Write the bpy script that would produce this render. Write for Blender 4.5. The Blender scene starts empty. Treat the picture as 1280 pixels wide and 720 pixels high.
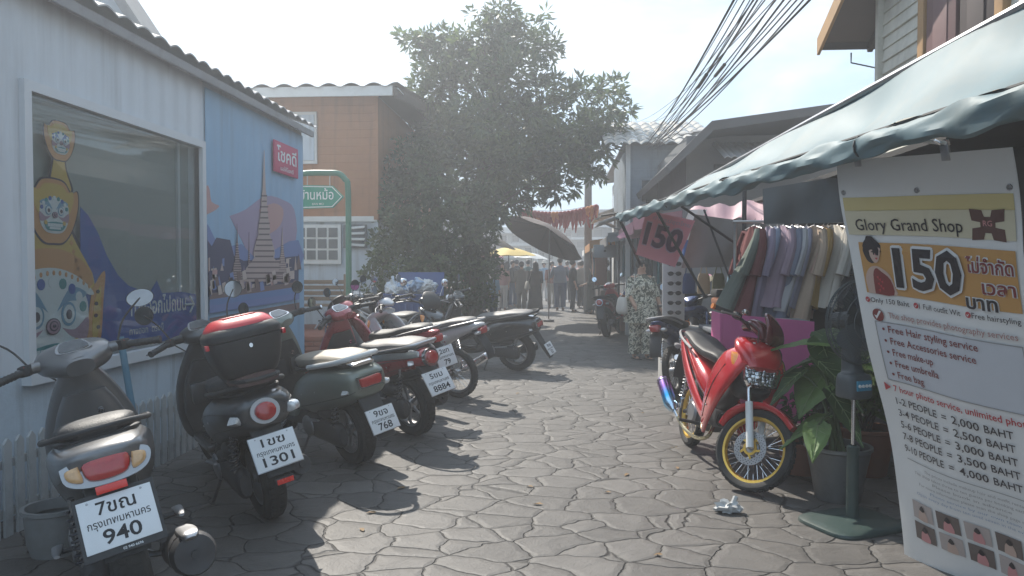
import bpy, bmesh, math, random
from mathutils import Vector, Matrix, Euler
R = math.radians
PI = math.pi
random.seed(7)
S = bpy.context.scene
COL = S.collection
# ------------------------------------------------------------------ camera
CAMZ = 1.42
F = 925.0
cam_d = bpy.data.cameras.new('camera'); cam = bpy.data.objects.new('camera', cam_d); COL.objects.link(cam)
cam.location = (0, 0, CAMZ); cam.rotation_euler = (R(90 - 1.67), 0, R(3.72))
cam_d.sensor_width = 36; cam_d.lens = 36 * F / 1280; cam_d.clip_end = 2000; cam_d.clip_start = 0.05
S.camera = cam
CM = cam.rotation_euler.to_matrix()
def ray(px, py): return CM @ Vector(((px - 640) / F, -(py - 360) / F, -1))
def G(px, py, z=0.0):
    d = ray(px, py); t = (z - CAMZ) / d.z; return Vector((0, 0, CAMZ)) + d * t
def W(px, py, Y):
    d = ray(px, py); return Vector((0, 0, CAMZ)) + d * (Y / d.y)
def WX(px, py, X):
    d = ray(px, py); return Vector((0, 0, CAMZ)) + d * (X / d.x)
# ------------------------------------------------------------------ materials
MATS = {}
def nodes(m):
    nt = m.node_tree; return nt, nt.nodes, nt.links
def mat(name, col, rough=0.5, metal=0.0, var=0.12, scale=6.0, bump=0.0, bscale=40.0, emit=0, spec=0.5, trans=0.0, coat=0.0, rvar=0.12, dirt=0.0, dirtcol=(0.12,0.1,0.08), alpha=1.0):
    if name in MATS: return MATS[name]
    m = bpy.data.materials.new(name); m.use_nodes = True
    nt, N, L = nodes(m); p = N['Principled BSDF']
    tc = N.new('ShaderNodeTexCoord')
    nz = N.new('ShaderNodeTexNoise'); nz.inputs['Scale'].default_value = scale; nz.inputs['Detail'].default_value = 6; nz.inputs['Roughness'].default_value = .65
    L.new(tc.outputs['Object'], nz.inputs['Vector'])
    mx = N.new('ShaderNodeMix'); mx.data_type = 'RGBA'
    mx.inputs['A'].default_value = (*[c * (1 - var) for c in col], 1); mx.inputs['B'].default_value = (*[min(1, c * (1 + var)) for c in col], 1)
    L.new(nz.outputs['Fac'], mx.inputs['Factor'])
    out = mx.outputs['Result']
    if dirt > 0:
        n2 = N.new('ShaderNodeTexNoise'); n2.inputs['Scale'].default_value = scale * .55; n2.inputs['Detail'].default_value = 9; n2.inputs['Roughness'].default_value = .75
        L.new(tc.outputs['Object'], n2.inputs['Vector'])
        rp = N.new('ShaderNodeMapRange'); rp.inputs[1].default_value = .48; rp.inputs[2].default_value = .72; rp.inputs[3].default_value = 0; rp.inputs[4].default_value = dirt
        L.new(n2.outputs['Fac'], rp.inputs[0])
        m2 = N.new('ShaderNodeMix'); m2.data_type = 'RGBA'; m2.inputs['B'].default_value = (*dirtcol, 1)
        L.new(rp.outputs[0], m2.inputs['Factor']); L.new(out, m2.inputs['A']); out = m2.outputs['Result']
    L.new(out, p.inputs['Base Color'])
    rr = N.new('ShaderNodeMapRange'); rr.inputs[3].default_value = max(0.02, rough - rvar * .5); rr.inputs[4].default_value = min(1, rough + rvar)
    L.new(nz.outputs['Fac'], rr.inputs[0]); L.new(rr.outputs[0], p.inputs['Roughness'])
    p.inputs['Metallic'].default_value = metal
    p.inputs['Specular IOR Level'].default_value = spec
    p.inputs['Transmission Weight'].default_value = trans
    p.inputs['Coat Weight'].default_value = coat; p.inputs['Coat Roughness'].default_value = .08
    p.inputs['Alpha'].default_value = alpha
    if emit:
        p.inputs['Emission Color'].default_value = (*col, 1); p.inputs['Emission Strength'].default_value = emit
    if bump > 0:
        n3 = N.new('ShaderNodeTexNoise'); n3.inputs['Scale'].default_value = bscale; n3.inputs['Detail'].default_value = 5
        L.new(tc.outputs['Object'], n3.inputs['Vector'])
        b = N.new('ShaderNodeBump'); b.inputs['Strength'].default_value = bump; b.inputs['Distance'].default_value = .01
        L.new(n3.outputs['Fac'], b.inputs['Height']); L.new(b.outputs['Normal'], p.inputs['Normal'])
    MATS[name] = m; return m
def stripe_bump(m, axis, period, depth=.01, strength=1.0, dark=0.6, kind='SAW'):
    """real siding / corrugation relief along one object axis"""
    nt, N, L = nodes(m); p = N['Principled BSDF']
    tc = N.new('ShaderNodeTexCoord'); w = N.new('ShaderNodeTexWave'); w.wave_type = 'BANDS'; w.bands_direction = axis; w.wave_profile = kind
    w.inputs['Scale'].default_value = (2 * PI / 20) / period ; w.inputs['Distortion'].default_value = 0
    L.new(tc.outputs['Object'], w.inputs['Vector'])
    b = N.new('ShaderNodeBump'); b.inputs['Strength'].default_value = strength; b.inputs['Distance'].default_value = depth
    L.new(w.outputs['Fac'], b.inputs['Height']); L.new(b.outputs['Normal'], p.inputs['Normal'])
    return m
def streak(m, col=(.16, .15, .13), amt=.45, lo=.52, hi=.74, sx=7.0):
    """rain streaks and grime: a stain layer stretched along z"""
    nt, N, L = nodes(m); p = N['Principled BSDF']; src = p.inputs['Base Color'].links[0].from_socket
    tc = N.new('ShaderNodeTexCoord'); mp = N.new('ShaderNodeMapping'); mp.inputs['Scale'].default_value = (sx, sx, .55)
    nz = N.new('ShaderNodeTexNoise'); nz.inputs['Scale'].default_value = 1.0; nz.inputs['Detail'].default_value = 7; nz.inputs['Roughness'].default_value = .6
    L.new(tc.outputs['Object'], mp.inputs['Vector']); L.new(mp.outputs['Vector'], nz.inputs['Vector'])
    n2 = N.new('ShaderNodeTexNoise'); n2.inputs['Scale'].default_value = .8; n2.inputs['Detail'].default_value = 4; L.new(tc.outputs['Object'], n2.inputs['Vector'])
    mu = N.new('ShaderNodeMath'); mu.operation = 'MULTIPLY'; mr = N.new('ShaderNodeMapRange'); mr.inputs[1].default_value = lo; mr.inputs[2].default_value = hi; mr.inputs[4].default_value = amt * 1.8
    L.new(nz.outputs['Fac'], mr.inputs[0]); L.new(mr.outputs[0], mu.inputs[0]); L.new(n2.outputs['Fac'], mu.inputs[1])
    mx = N.new('ShaderNodeMix'); mx.data_type = 'RGBA'; mx.inputs['B'].default_value = (*col, 1); L.new(mu.outputs[0], mx.inputs['Factor']); L.new(src, mx.inputs['A']); L.new(mx.outputs['Result'], p.inputs['Base Color']); return m
# ------------------------------------------------------------------ mesh builder
def cr(secs, sub):
    """catmull-rom through tuples"""
    if sub <= 1 or len(secs) < 3: return [tuple(s) for s in secs]
    out = []
    n = len(secs)
    for i in range(n - 1):
        p0 = secs[max(i - 1, 0)]; p1 = secs[i]; p2 = secs[i + 1]; p3 = secs[min(i + 2, n - 1)]
        for j in range(sub):
            t = j / sub
            out.append(tuple(.5 * ((2 * b) + (-a + c) * t + (2 * a - 5 * b + 4 * c - d) * t * t + (-a + 3 * b - 3 * c + d) * t ** 3) for a, b, c, d in zip(p0, p1, p2, p3)))
    out.append(tuple(secs[-1]))
    return out
_TXT = {}
def text_data(s, bold=0.0, font=None, res=3):
    k = (s, bold)
    if k in _TXT: return _TXT[k]
    c = bpy.data.curves.new('t', 'FONT'); c.body = s; c.size = 1; c.resolution_u = res; c.offset = bold; c.align_x = 'CENTER'; c.align_y = 'CENTER'
    o = bpy.data.objects.new('t', c); COL.objects.link(o)
    bpy.context.view_layer.update()
    dg = bpy.context.evaluated_depsgraph_get()
    me = bpy.data.meshes.new_from_object(o.evaluated_get(dg))
    v = [tuple(x.co) for x in me.vertices]; f = [tuple(p.vertices) for p in me.polygons]
    bpy.data.meshes.remove(me); bpy.data.objects.remove(o); bpy.data.curves.remove(c)
    if v:
        x0 = min(a[0] for a in v); x1 = max(a[0] for a in v)
        v = [(a[0] - (x0 + x1) / 2, a[1], a[2]) for a in v]
        w = x1 - x0
    else: w = 1
    _TXT[k] = (v, f, w); return _TXT[k]
class MB:
    def __init__(s): s.v = []; s.f = []; s.mi = []; s.mats = []; s.flat = []
    def raw(s, vs, fs, m, M=None, flat=False):
        if m not in s.mats: s.mats.append(m)
        k = s.mats.index(m); b = len(s.v)
        if M is not None: vs = [M @ Vector(v) for v in vs]
        s.v += [tuple(v) for v in vs]
        for f in fs: s.f.append(tuple(b + i for i in f)); s.mi.append(k); s.flat.append(flat)
        return s
    def box(s, c, size, m, rot=None, bev=0.0, M=None):
        T = Matrix.Translation(Vector(c))
        if rot is not None: T = T @ Euler(rot).to_matrix().to_4x4()
        if M is not None: T = M @ T
        hx, hy, hz = [q / 2 for q in size]
        if bev <= 0:
            vs = [(x, y, z) for x in (-hx, hx) for y in (-hy, hy) for z in (-hz, hz)]
            fs = [(0,1,3,2),(4,6,7,5),(0,4,5,1),(2,3,7,6),(0,2,6,4),(1,5,7,3)]
            return s.raw(vs, fs, m, T)
        bm = bmesh.new(); bmesh.ops.create_cube(bm, size=1)
        for v in bm.verts: v.co = Vector((v.co.x * size[0], v.co.y * size[1], v.co.z * size[2]))
        bmesh.ops.bevel(bm, geom=bm.edges[:], offset=min(bev, min(size) * .45), segments=2, affect='EDGES', profile=.6)
        bm.verts.index_update()
        s.raw([v.co.copy() for v in bm.verts], [[v.index for v in f.verts] for f in bm.faces], m, T); bm.free(); return s
    def tube(s, pts, r, m, n=8, sub=1, caps=True, M=None, close=False, flat2=1.0):
        pts = [Vector(p) for p in pts]
        rs = r if isinstance(r, (list, tuple)) else [r] * len(pts)
        if sub > 1:
            q = cr([(*p, rr) for p, rr in zip(pts, rs)], sub); pts = [Vector(a[:3]) for a in q]; rs = [max(a[3], 1e-4) for a in q]
        N_ = len(pts); vs = []; up = None
        for i, p in enumerate(pts):
            t = (pts[min(i + 1, N_ - 1)] - pts[max(i - 1, 0)])
            if close: t = pts[(i + 1) % N_] - pts[i - 1]
            t = t.normalized() if t.length > 1e-9 else Vector((0, 0, 1))
            if up is None:
                up = Vector((0, 0, 1)) if abs(t.z) < .9 else Vector((1, 0, 0))
            a = t.cross(up); a = a.normalized() if a.length > 1e-6 else t.orthogonal().normalized()
            up = a.cross(t).normalized()
            for k in range(n):
                an = 2 * PI * k / n
                vs.append(p + a * math.cos(an) * rs[i] + up * math.sin(an) * rs[i] * flat2)
        fs = []
        for i in range(N_ - 1 + (1 if close else 0)):
            j = (i + 1) % N_
            for k in range(n):
                k2 = (k + 1) % n
                fs.append((i * n + k, i * n + k2, j * n + k2, j * n + k))
        if caps and not close:
            fs.append(tuple(range(n))[::-1]); fs.append(tuple((N_ - 1) * n + k for k in range(n)))
        return s.raw(vs, fs, m, M)
    def lathe(s, prof, m, n=24, M=None, capb=False, capt=False, seg=None):
        vs = []; fs = []; K = len(prof)
        for k in range(n):
            a = 2 * PI * k / n
            for (r, z) in prof: vs.append((r * math.cos(a), r * math.sin(a), z))
        for k in range(n):
            k2 = (k + 1) % n
            for i in range(K - 1):
                fs.append((k * K + i, k2 * K + i, k2 * K + i + 1, k * K + i + 1))
        if capb: fs.append(tuple(k * K for k in range(n))[::-1])
        if capt: fs.append(tuple(k * K + K - 1 for k in range(n)))
        return s.raw(vs, fs, m, M)
    def rings(s, rg, m, M=None, caps=True):
        k = len(rg[0]); vs = [p for r_ in rg for p in r_]; fs = []
        for i in range(len(rg) - 1):
            for a in range(k):
                b = (a + 1) % k; fs.append((i * k + a, i * k + b, (i + 1) * k + b, (i + 1) * k + a))
        if caps: fs.append(tuple(range(k))[::-1]); fs.append(tuple((len(rg) - 1) * k + a for a in range(k)))
        return s.raw(vs, fs, m, M)
    def loft(s, secs, m, e=2.3, k=24, sub=4, y=0.0, M=None, caps=True):
        """path in the XZ plane; secs (x, z, halfwidth, halfheight[, lower halfheight[, y]])"""
        q = []
        for c in secs:
            c = list(c)
            if len(c) == 4: c.append(c[3])
            if len(c) == 5: c.append(0.0)
            q.append(tuple(c))
        q = cr(q, sub); rg = []
        for i, c in enumerate(q):
            a = q[max(i - 1, 0)]; b = q[min(i + 1, len(q) - 1)]
            t = Vector((b[0] - a[0], 0, b[1] - a[1])); t = t.normalized() if t.length > 1e-7 else Vector((1, 0, 0))
            up = Vector((-t.z, 0, t.x)); ring = []
            for j in range(k):
                an = 2 * PI * j / k; cc = math.cos(an); ss = math.sin(an)
                u = abs(cc) ** (2 / e) * (1 if cc >= 0 else -1) * max(c[2], .0005)
                w = abs(ss) ** (2 / e) * (1 if ss >= 0 else -1) * (max(c[3], .0005) if ss >= 0 else max(c[4], .0005))
                ring.append(Vector((c[0], y + c[5] + u, c[1])) + up * w)
            rg.append(ring)
        return s.rings(rg, m, M, caps)
    def loftz(s, secs, m, e=2.3, k=24, sub=4, M=None, caps=True):
        """secs (z, x, y, rx, ry)"""
        q = cr([tuple(c) for c in secs], sub); rg = []
        for c in q:
            ring = []
            for j in range(k):
                an = 2 * PI * j / k; cc = math.cos(an); ss = math.sin(an)
                ring.append(Vector((c[1] + abs(cc) ** (2 / e) * (1 if cc >= 0 else -1) * max(c[3], .0005), c[2] + abs(ss) ** (2 / e) * (1 if ss >= 0 else -1) * max(c[4], .0005), c[0])))
            rg.append(ring)
        return s.rings(rg, m, M, caps)
    def ell(s, c, r, m, M=None, n=16, rot=None):
        T = Matrix.Translation(Vector(c))
        if rot is not None: T = T @ Euler(rot).to_matrix().to_4x4()
        T = T @ Matrix.Diagonal((r[0], r[1], r[2], 1))
        if M is not None: T = M @ T
        h = n // 2
        prof = [(max(math.sin(PI * i / h), 1e-4), -math.cos(PI * i / h)) for i in range(h + 1)]
        return s.lathe(prof, m, n, T)
    def prism(s, pts, th, m, M=None, flat=True):
        """2-D polygon in local XY extruded by th along +Z"""
        n = len(pts)
        vs = [(p[0], p[1], 0) for p in pts] + [(p[0], p[1], th) for p in pts]
        fs = [tuple(range(n))[::-1], tuple(range(n, 2 * n))] + [(i, (i + 1) % n, n + (i + 1) % n, n + i) for i in range(n)]
        return s.raw(vs, fs, m, M, flat)
    def text(s, st, size, m, M, bold=0.0, width=None, squash=1.0):
        v, f, w = text_data(st, bold)
        sx = size * squash
        if width: sx = width / w
        return s.raw([(a[0] * sx, a[1] * size, 0) for a in v], f, m, M, True)
    def build(s, name, parent=None, X=None, smooth=35, label=None, cat=None, group=None, kind=None, mesh=None):
        me = bpy.data.meshes.new(name)
        vs = s.v if X is None else [tuple(X @ Vector(v)) for v in s.v]
        me.from_pydata(vs, [], s.f)
        for m in s.mats: me.materials.append(m)
        me.polygons.foreach_set('material_index', s.mi)
        me.polygons.foreach_set('use_smooth', [not f for f in s.flat])
        me.update(); me.validate()
        if smooth: me.set_sharp_from_angle(angle=R(smooth))
        o = bpy.data.objects.new(name, me); COL.objects.link(o)
        if parent is not None: o.parent = parent
        tag(o, label, cat, group, kind)
        return o
def tag(o, label=None, cat=None, group=None, kind=None):
    if label: o['label'] = label
    if cat: o['category'] = cat
    if group: o['group'] = group
    if kind: o['kind'] = kind
    return o
def thing(name, label, cat, loc=(0, 0, 0), rot=(0, 0, 0), group=None):
    o = bpy.data.objects.new(name, None); COL.objects.link(o); o.empty_display_size = .1
    o.location = loc; o.rotation_euler = rot; return tag(o, label, cat, group)
def copy_tree(o, parent=None):
    c = o.copy(); COL.objects.link(c)
    if parent is not None: c.parent = parent
    for ch in [x for x in S.objects if x.parent == o]: copy_tree(ch, c)
    return c
def rotabout(p, axis, ang):
    return Matrix.Translation(Vector(p)) @ Matrix.Rotation(ang, 4, Vector(axis)) @ Matrix.Translation(-Vector(p))
def frame(o, xa, ya):
    """matrix with origin o, local x = xa, y = ya, z = xa cross ya"""
    xa = Vector(xa).normalized(); ya = Vector(ya); za = xa.cross(ya).normalized(); ya = za.cross(xa)
    M = Matrix.Identity(4)
    for i in range(3): M[i][0] = xa[i]; M[i][1] = ya[i]; M[i][2] = za[i]; M[i][3] = o[i]
    return M
# ------------------------------------------------------------------ common materials
blk = mat('black_plastic', (.028, .028, .03), .5, bump=.15, bscale=300, dirt=.35, dirtcol=(.09,.085,.08))
tyre_m = mat('tyre_rubber', (.02, .02, .021), .75, bump=.2, bscale=120, dirt=.5, dirtcol=(.09,.085,.075))
chrome = mat('chrome', (.75, .75, .76), .12, 1.0, rvar=.15)
steel = mat('brushed_steel', (.45, .45, .46), .33, 1.0, dirt=.4, dirtcol=(.15,.12,.1))
alu = mat('cast_alloy', (.32, .32, .33), .45, .9, dirt=.4, dirtcol=(.08,.07,.06))
engine_m = mat('engine_grey', (.07, .07, .075), .55, .5, dirt=.6, dirtcol=(.07,.06,.05))
white_p = mat('white_paint', (.72, .72, .7), .4, dirt=.2, dirtcol=(.4,.38,.33))
ink = mat('black_ink', (.015, .015, .018), .6)
mirror_m = mat('mirror_glass', (.62, .76, .92), .02, 1.0, rvar=.02)  # blue tint paints the reflected sky into the mirror colour
# ------------------------------------------------------------------ motorcycles
red_lens = mat('red_lens', (.42, .02, .02), .12, coat=1.0, var=.25, scale=60)
amber_lens = mat('amber_lens', (.75, .27, .04), .12, coat=1.0, var=.25, scale=60)
bezel_m = mat('satin_bezel', (.40, .40, .41), .3, .6, coat=.4)
pale_amber = mat('pale_amber_lens', (.62, .36, .16), .12, coat=1.0, var=.35, scale=60)
clear_lens = mat('clear_lens', (.62, .62, .62), .08, .35, coat=1.0, var=.4, scale=70)
reflector_m = mat('red_reflector', (.75, .03, .02), .25, coat=.6, emit=0)
plate_m = mat('plate_white', (.74, .75, .76), .4, var=.05, dirt=.15, dirtcol=(.4,.38,.34))
def wheel_parts(root, name, cx, cz, r, tw, rimcol, style, spoke_m=None, X=None, disc=True, label=None):
    """tyre and rim (spokes, hub, disc) in the XZ plane around (cx, 0, cz)"""
    RY = Matrix.Translation((cx, 0, cz)) @ Matrix.Rotation(R(90), 4, 'X')
    w = MB()
    h = tw / 2; ri = r - tw * (.72 if style != 'spoke' else .8)
    prof = [(ri, -h * .62), (ri + tw * .12, -h * .85), (r - tw * .30, -h), (r - tw * .12, -h * .82), (r - .006, -h * .42), (r, 0), (r - .006, h * .42), (r - tw * .12, h * .82), (r - tw * .30, h), (ri + tw * .12, h * .85), (ri, h * .62)]
    w.lathe(prof, tyre_m, 44, RY)
    # tread blocks
    for k in range(44):
        a = 2 * PI * k / 44
        for sgn in (-1, 1):
            w.box(((r - .004) * math.cos(a + .035 * sgn), (r - .004) * math.sin(a + .035 * sgn), sgn * h * .36), (.007, .026, h * .42), tyre_m, rot=(0, 0, a), M=RY)
    wh = thing_part(name, root, label)
    w.build('tyre', wh, X=X)
    q = MB()
    q.lathe([(ri + .004, -h * .62), (ri + .006, -h * .7), (ri - .012, -h * .62), (ri - .02, -h * .2), (ri - .02, h * .2), (ri - .012, h * .62), (ri + .006, h * .7), (ri + .004, h * .62)], rimcol, 44, RY)
    hub = steel if style == 'spoke' else rimcol
    q.lathe([(0.001, -.055), (.028, -.055), (.028, -.035), (.042, -.03), (.042, .03), (.028, .035), (.028, .055), (.001, .055)], hub, 20, RY)
    if style == 'spoke':
        for k in range(36):
            a = 2 * PI * k / 36; sg = -1 if k % 2 else 1; tw_ = .5 * (1 if (k // 2) % 2 else -1)
            q.tube([(.04 * math.cos(a + tw_), .04 * math.sin(a + tw_), sg * .028), ((ri - .014) * math.cos(a), (ri - .014) * math.sin(a), sg * .003)], .0022, chrome, 5, M=RY)
    else:
        ns = {'five': 5, 'y': 6, 'three': 3}.get(style, 5)
        for k in range(ns):
            a = 2 * PI * k / ns
            for da in ((-.16, .16) if style == 'y' else (0,)):
                q.loft([(.03, 0, .016, .02), (ri * .5, 0, .010, .014), (ri - .014, 0, .014, .02)], rimcol, e=3, k=8, sub=2, M=RY @ Matrix.Rotation(a + da, 4, 'Z') @ Matrix.Rotation(R(90), 4, 'X'))
    q.build('rim', wh, X=X)
    if disc:
        d = MB()
        yy = .062
        d.lathe([(.068, yy - .002), (.108, yy - .002), (.108, yy + .002), (.068, yy + .002), (.068, yy - .002)], steel, 36, RY)
        for k in range(24):
            a = 2 * PI * k / 24
            for rr, dz in ((.078, 0), (.088, .13), (.099, 0)):
                d.lathe([(.0001, yy + .0026), (.0034, yy + .0026), (.0034, yy - .0026), (.0001, yy - .0026)], blk, 6, RY @ Matrix.Translation((rr * math.cos(a + dz), rr * math.sin(a + dz), 0)))
        for k in range(5):
            a = 2 * PI * k / 5
            d.box((.052 * math.cos(a), .052 * math.sin(a), yy), (.04, .014, .004), MATS.get('gold_rim') if style == 'spoke' else steel, rot=(0, 0, a + .4), M=RY)
        d.lathe([(.03, yy - .004), (.045, yy - .004), (.045, yy + .004), (.03, yy + .004), (.03, yy - .004)], MATS.get('gold_rim') if style == 'spoke' else steel, 20, RY)
        d.build('brake_disc', wh, X=X)
    return wh
def thing_part(name, parent, label=None):
    o = bpy.data.objects.new(name, None); COL.objects.link(o); o.parent = parent; o.empty_display_size = .05
    if label: o['label'] = label
    return o
def license_plate(root, top, mid, bot, M, w=.215, h=.172, framed=False, small=None):
    p = MB()
    fr = blk if framed else steel
    e = .012 if framed else .004
    p.box((0, -(.004 if framed else 0), -.004), (w + 2 * e, h + 2 * e + (.016 if framed else 0), .006), fr, M=M, bev=.003)
    p.box((0, 0, .0005), (w, h, .004), plate_m, M=M, bev=.0015)
    T = M @ Matrix.Translation((0, 0, .0035))
    p.text(top, .062, ink, T @ Matrix.Translation((0, h * .275, 0)), .012, width=w * .52)
    p.text(mid, .036, ink, T @ Matrix.Translation((0, h * .0, 0)), .005, width=w * .84)
    p.text(bot, .068, ink, T @ Matrix.Translation((0, -h * .285, 0)), .016, width=w * (.17 * len(bot)))
    if small: p.text(small, .012, plate_m, M @ Matrix.Translation((.02, -h / 2 - .0125, .0005)), .01)
    for x in (-w * .36, w * .36): p.ell((x, h * .44, .003), (.004, .004, .002), steel, M=M, n=8)
    return p.build('license_plate', root)
def mirror(root, base, elbow, c, rad, X=None, normal=(-1, 0, .05), shape=(1, 1), stem=None):
    m = MB(); m.tube([base, elbow, c], .0048, stem or blk, 8, sub=4)
    nrm = Vector(normal).normalized(); side = nrm.cross(Vector((0, 0, 1))).normalized(); up = side.cross(nrm)
    T = Matrix((( side.x, up.x, nrm.x, c[0]), (side.y, up.y, nrm.y, c[1]), (side.z, up.z, nrm.z, c[2]), (0, 0, 0, 1))) @ Matrix.Diagonal((rad * shape[0], rad * shape[1], 1, 1))
    m.lathe([(.001, -.022), (.55, -.02), (.85, -.012), (1, 0), (1, .004), (.95, .004)], stem or blk, 24, T)
    o = m.build('mirror', root, X=X)
    g = MB(); g.lathe([(.0005, .003), (.95, .003)], mirror_m, 24, T); g.build('mirror_glass', o, X=X)
    return o
def lens(root, name, pts, th, m, M, bulge=.4, label=None):
    """rounded lamp: polygon outline domed outward"""
    n = len(pts); cx = sum(p[0] for p in pts) / n; cy = sum(p[1] for p in pts) / n
    q = cr([tuple(p) for p in pts + pts[:1]], 4)[:-1]
    b = MB(); rg = []
    for s_, z in ((1.0, -.03), (1.0, 0), (.93, th * .6), (.7, th * .92), (.35, th), (.02, th * 1.02)):
        rg.append([(cx + (x - cx) * s_, cy + (y - cy) * s_, z) for x, y in q])
    b.rings(rg, m, M); return b.build(name, root, label=label)
def scooter(name, label, loc, yaw, lean, body, seat_m, st, plate, group='motor scooters and motorcycles parked in the row', **o):
    """local +x forward, origin at the rear tyre's ground contact"""
    root = thing(name, label, 'scooter' if st != 'sport' else 'motorcycle', (loc[0], loc[1], 0.0), (R(-lean), 0, yaw), group)
    r = o.get('r', .25); wb = 1.22; steer = o.get('steer', 12)
    trim = o.get('trim', blk); accent = o.get('accent', None)
    ax_top = Vector((.86, 0, .95)); ax_bot = Vector((wb, 0, r)); axd = (ax_top - ax_bot).normalized()
    X = rotabout(ax_bot, axd, R(steer))
    wheel_parts(root, 'rear_wheel', 0, r, r, .13, o.get('rim', alu), 'five', disc=False)
    wheel_parts(root, 'front_wheel', wb, r, r, .10, o.get('rim', alu), 'five', X=X)
    # ---- rear cowl
    b = MB()
    if st == 'click':
        secs = [(-.37, .80, .06, .015, .03), (-.34, .80, .12, .035, .075), (-.22, .78, .155, .06, .12), (-.02, .74, .18, .08, .16), (.2, .65, .175, .09, .18), (.40, .53, .15, .08, .17), (.56, .42, .125, .09, .1)]
        e = 2.6
    elif st == 'filano':
        secs = [(-.35, .655, .08, .05, .06), (-.32, .655, .145, .085, .11), (-.2, .645, .19, .115, .15), (0, .62, .215, .13, .19), (.2, .58, .21, .13, .21), (.40, .52, .175, .11, .19), (.56, .42, .13, .1, .1)]
        e = 2.9
    elif st == 'fino':
        secs = [(-.35, .72, .03, .02, .03), (-.31, .72, .085, .055, .07), (-.2, .70, .13, .075, .10), (0, .665, .16, .09, .13), (.2, .61, .165, .1, .17), (.40, .53, .15, .1, .18), (.56, .42, .12, .1, .1)]
        e = 2.3
    elif st == 'sport':
        secs = [(-.40, .80, .03, .012, .015), (-.33, .79, .07, .03, .04), (-.2, .76, .12, .05, .07), (0, .71, .15, .06, .11), (.2, .63, .16, .07, .16), (.40, .52, .15, .08, .16), (.56, .42, .12, .09, .1)]
        e = 2.5
    else:  # scoopy
        secs = [(-.35, .69, .07, .05, .05), (-.32, .69, .14, .085, .10), (-.2, .68, .19, .105, .14), (0, .65, .215, .12, .17), (.2, .60, .21, .115, .19), (.40, .52, .18, .1, .18), (.56, .42, .13, .1, .1)]
        e = 2.25
    b.loft(secs, body, e=e, k=28, sub=5)
    b.build('rear_cowl', root)
    if accent:
        a = MB()
        for sg in (-1, 1):
            a.loft([(-.31, .745, .010, .03, .02, sg * .085), (-.2, .745, .012, .04, .035, sg * .122), (.0, .72, .012, .04, .035, sg * .150), (.2, .68, .012, .035, .03, sg * .150), (.38, .60, .010, .02, .02, sg * .140)], accent, e=2, k=12)
        a.build('side_panel', root)
    # ---- seat
    s_ = MB()
    zt = secs[3][1]
    if st in ('click', 'sport'):
        sc = [(-.24, .855, .06, .018, .02), (-.18, .86, .115, .035, .03), (.02, .83, .14, .04, .04), (.12, .80, .145, .04, .05), (.22, .765, .14, .04, .05), (.38, .745, .125, .04, .06), (.52, .73, .09, .035, .07), (.6, .68, .04, .02, .05)]
    else:
        sc = [(-.26, .80, .06, .015, .02), (-.2, .805, .13, .035, .03), (0, .795, .155, .045, .04), (.16, .775, .155, .04, .05), (.34, .755, .135, .04, .06), (.5, .735, .095, .035, .07), (.58, .68, .04, .02, .05)]
    s_.loft(sc, seat_m, e=2.9, k=24, sub=5); s_.build('seat', root)
    pp = MB()
    lw = [(c[0], c[1] - c[4] * .8, c[2] + .012, .008, .03) for c in sc]
    pp.loft(lw, blk, e=2.9, k=24, sub=4)
    # ---- grab rail
    g = MB(); gm = o.get('rail', blk)
    zr = sc[1][1] - .015; rad = {'filano': .017, 'click': .009}.get(st, .013)
    g.tube([(.16, .17, zr - .05), (0, .18, zr - .02), (-.2, .165, zr + .015), (-.31, .10, zr + .04), (-.335, 0, zr + .045), (-.31, -.10, zr + .04), (-.2, -.165, zr + .015), (0, -.18, zr - .02), (.16, -.17, zr - .05)], rad, gm, 10, sub=4, flat2=1.1)
    g.build('grab_rail', root)
    sm_ = MB()
    for sg in (-1, 1):
        for frac in (.12, .55):
            pts_ = []
            for c in cr([tuple(q[:5]) for q in secs], 5)[3:-6]:
                dz = c[3] * frac if frac < .3 else -c[4] * frac
                hh = c[3] if dz > 0 else c[4]
                yy_ = c[2] * max(0, 1 - abs(dz / hh) ** e) ** (1 / e)
                pts_.append((c[0], sg * (yy_ + .0005), c[1] + dz))
            if frac < .3 and st in ('click', 'filano'): continue
            sm_.tube(pts_, .0028, blk, 5)
        for (fx, fz) in ((.28, -.06), (.05, -.07)):
            c = min(cr([tuple(q[:5]) for q in secs], 5), key=lambda q: abs(q[0] - fx)); sm_.ell((c[0], sg * (c[2] * .985), c[1] + fz * .4), (.007, .003, .007), steel, n=8)
    sm_.build('panel_seam', root)
    if o.get('badge'):
        c = min(cr([tuple(q[:5]) for q in secs], 5), key=lambda q: abs(q[0] + .02))
        bd = MB(); bd.text(o['badge'], .045, chrome, Matrix.Translation((c[0] + .03, -c[2] - .004, c[1] - .01)) @ Matrix(((1, 0, 0, 0), (0, 0, -1, 0), (0, 1, 0, 0), (0, 0, 0, 1))) @ Matrix.Rotation(R(8), 4, 'Z'), .01); bd.build('badge', root)
    # ---- under tray, floor, engine
    pp.loft([(-.26, .60, .07, .03, .05), (-.1, .57, .10, .05, .07), (.1, .52, .12, .06, .08), (.35, .40, .13, .07, .1), (.6, .27, .13, .06, .05), (.9, .26, .10, .05, .04), (.98, .34, .08, .05, .05)], blk, k=18)
    pp.build('under_tray', root)
    fl = MB(); fl.box((.74, 0, .335), (.42, .33, .045), trim if st == 'click' else body, bev=.015)
    fl.box((.74, 0, .361), (.38, .27, .008), blk, bev=.003)
    for i in range(7): fl.box((.60 + i * .045, 0, .368), (.016, .25, .006), blk)
    fl.build('footboard', root)
    en = MB()
    en.loft([(-.09, r, .03, .06), (-.04, r, .045, .09), (.12, r + .01, .05, .085), (.30, r + .03, .05, .095), (.42, r + .04, .035, .06)], engine_m, y=.115, k=18)
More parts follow.
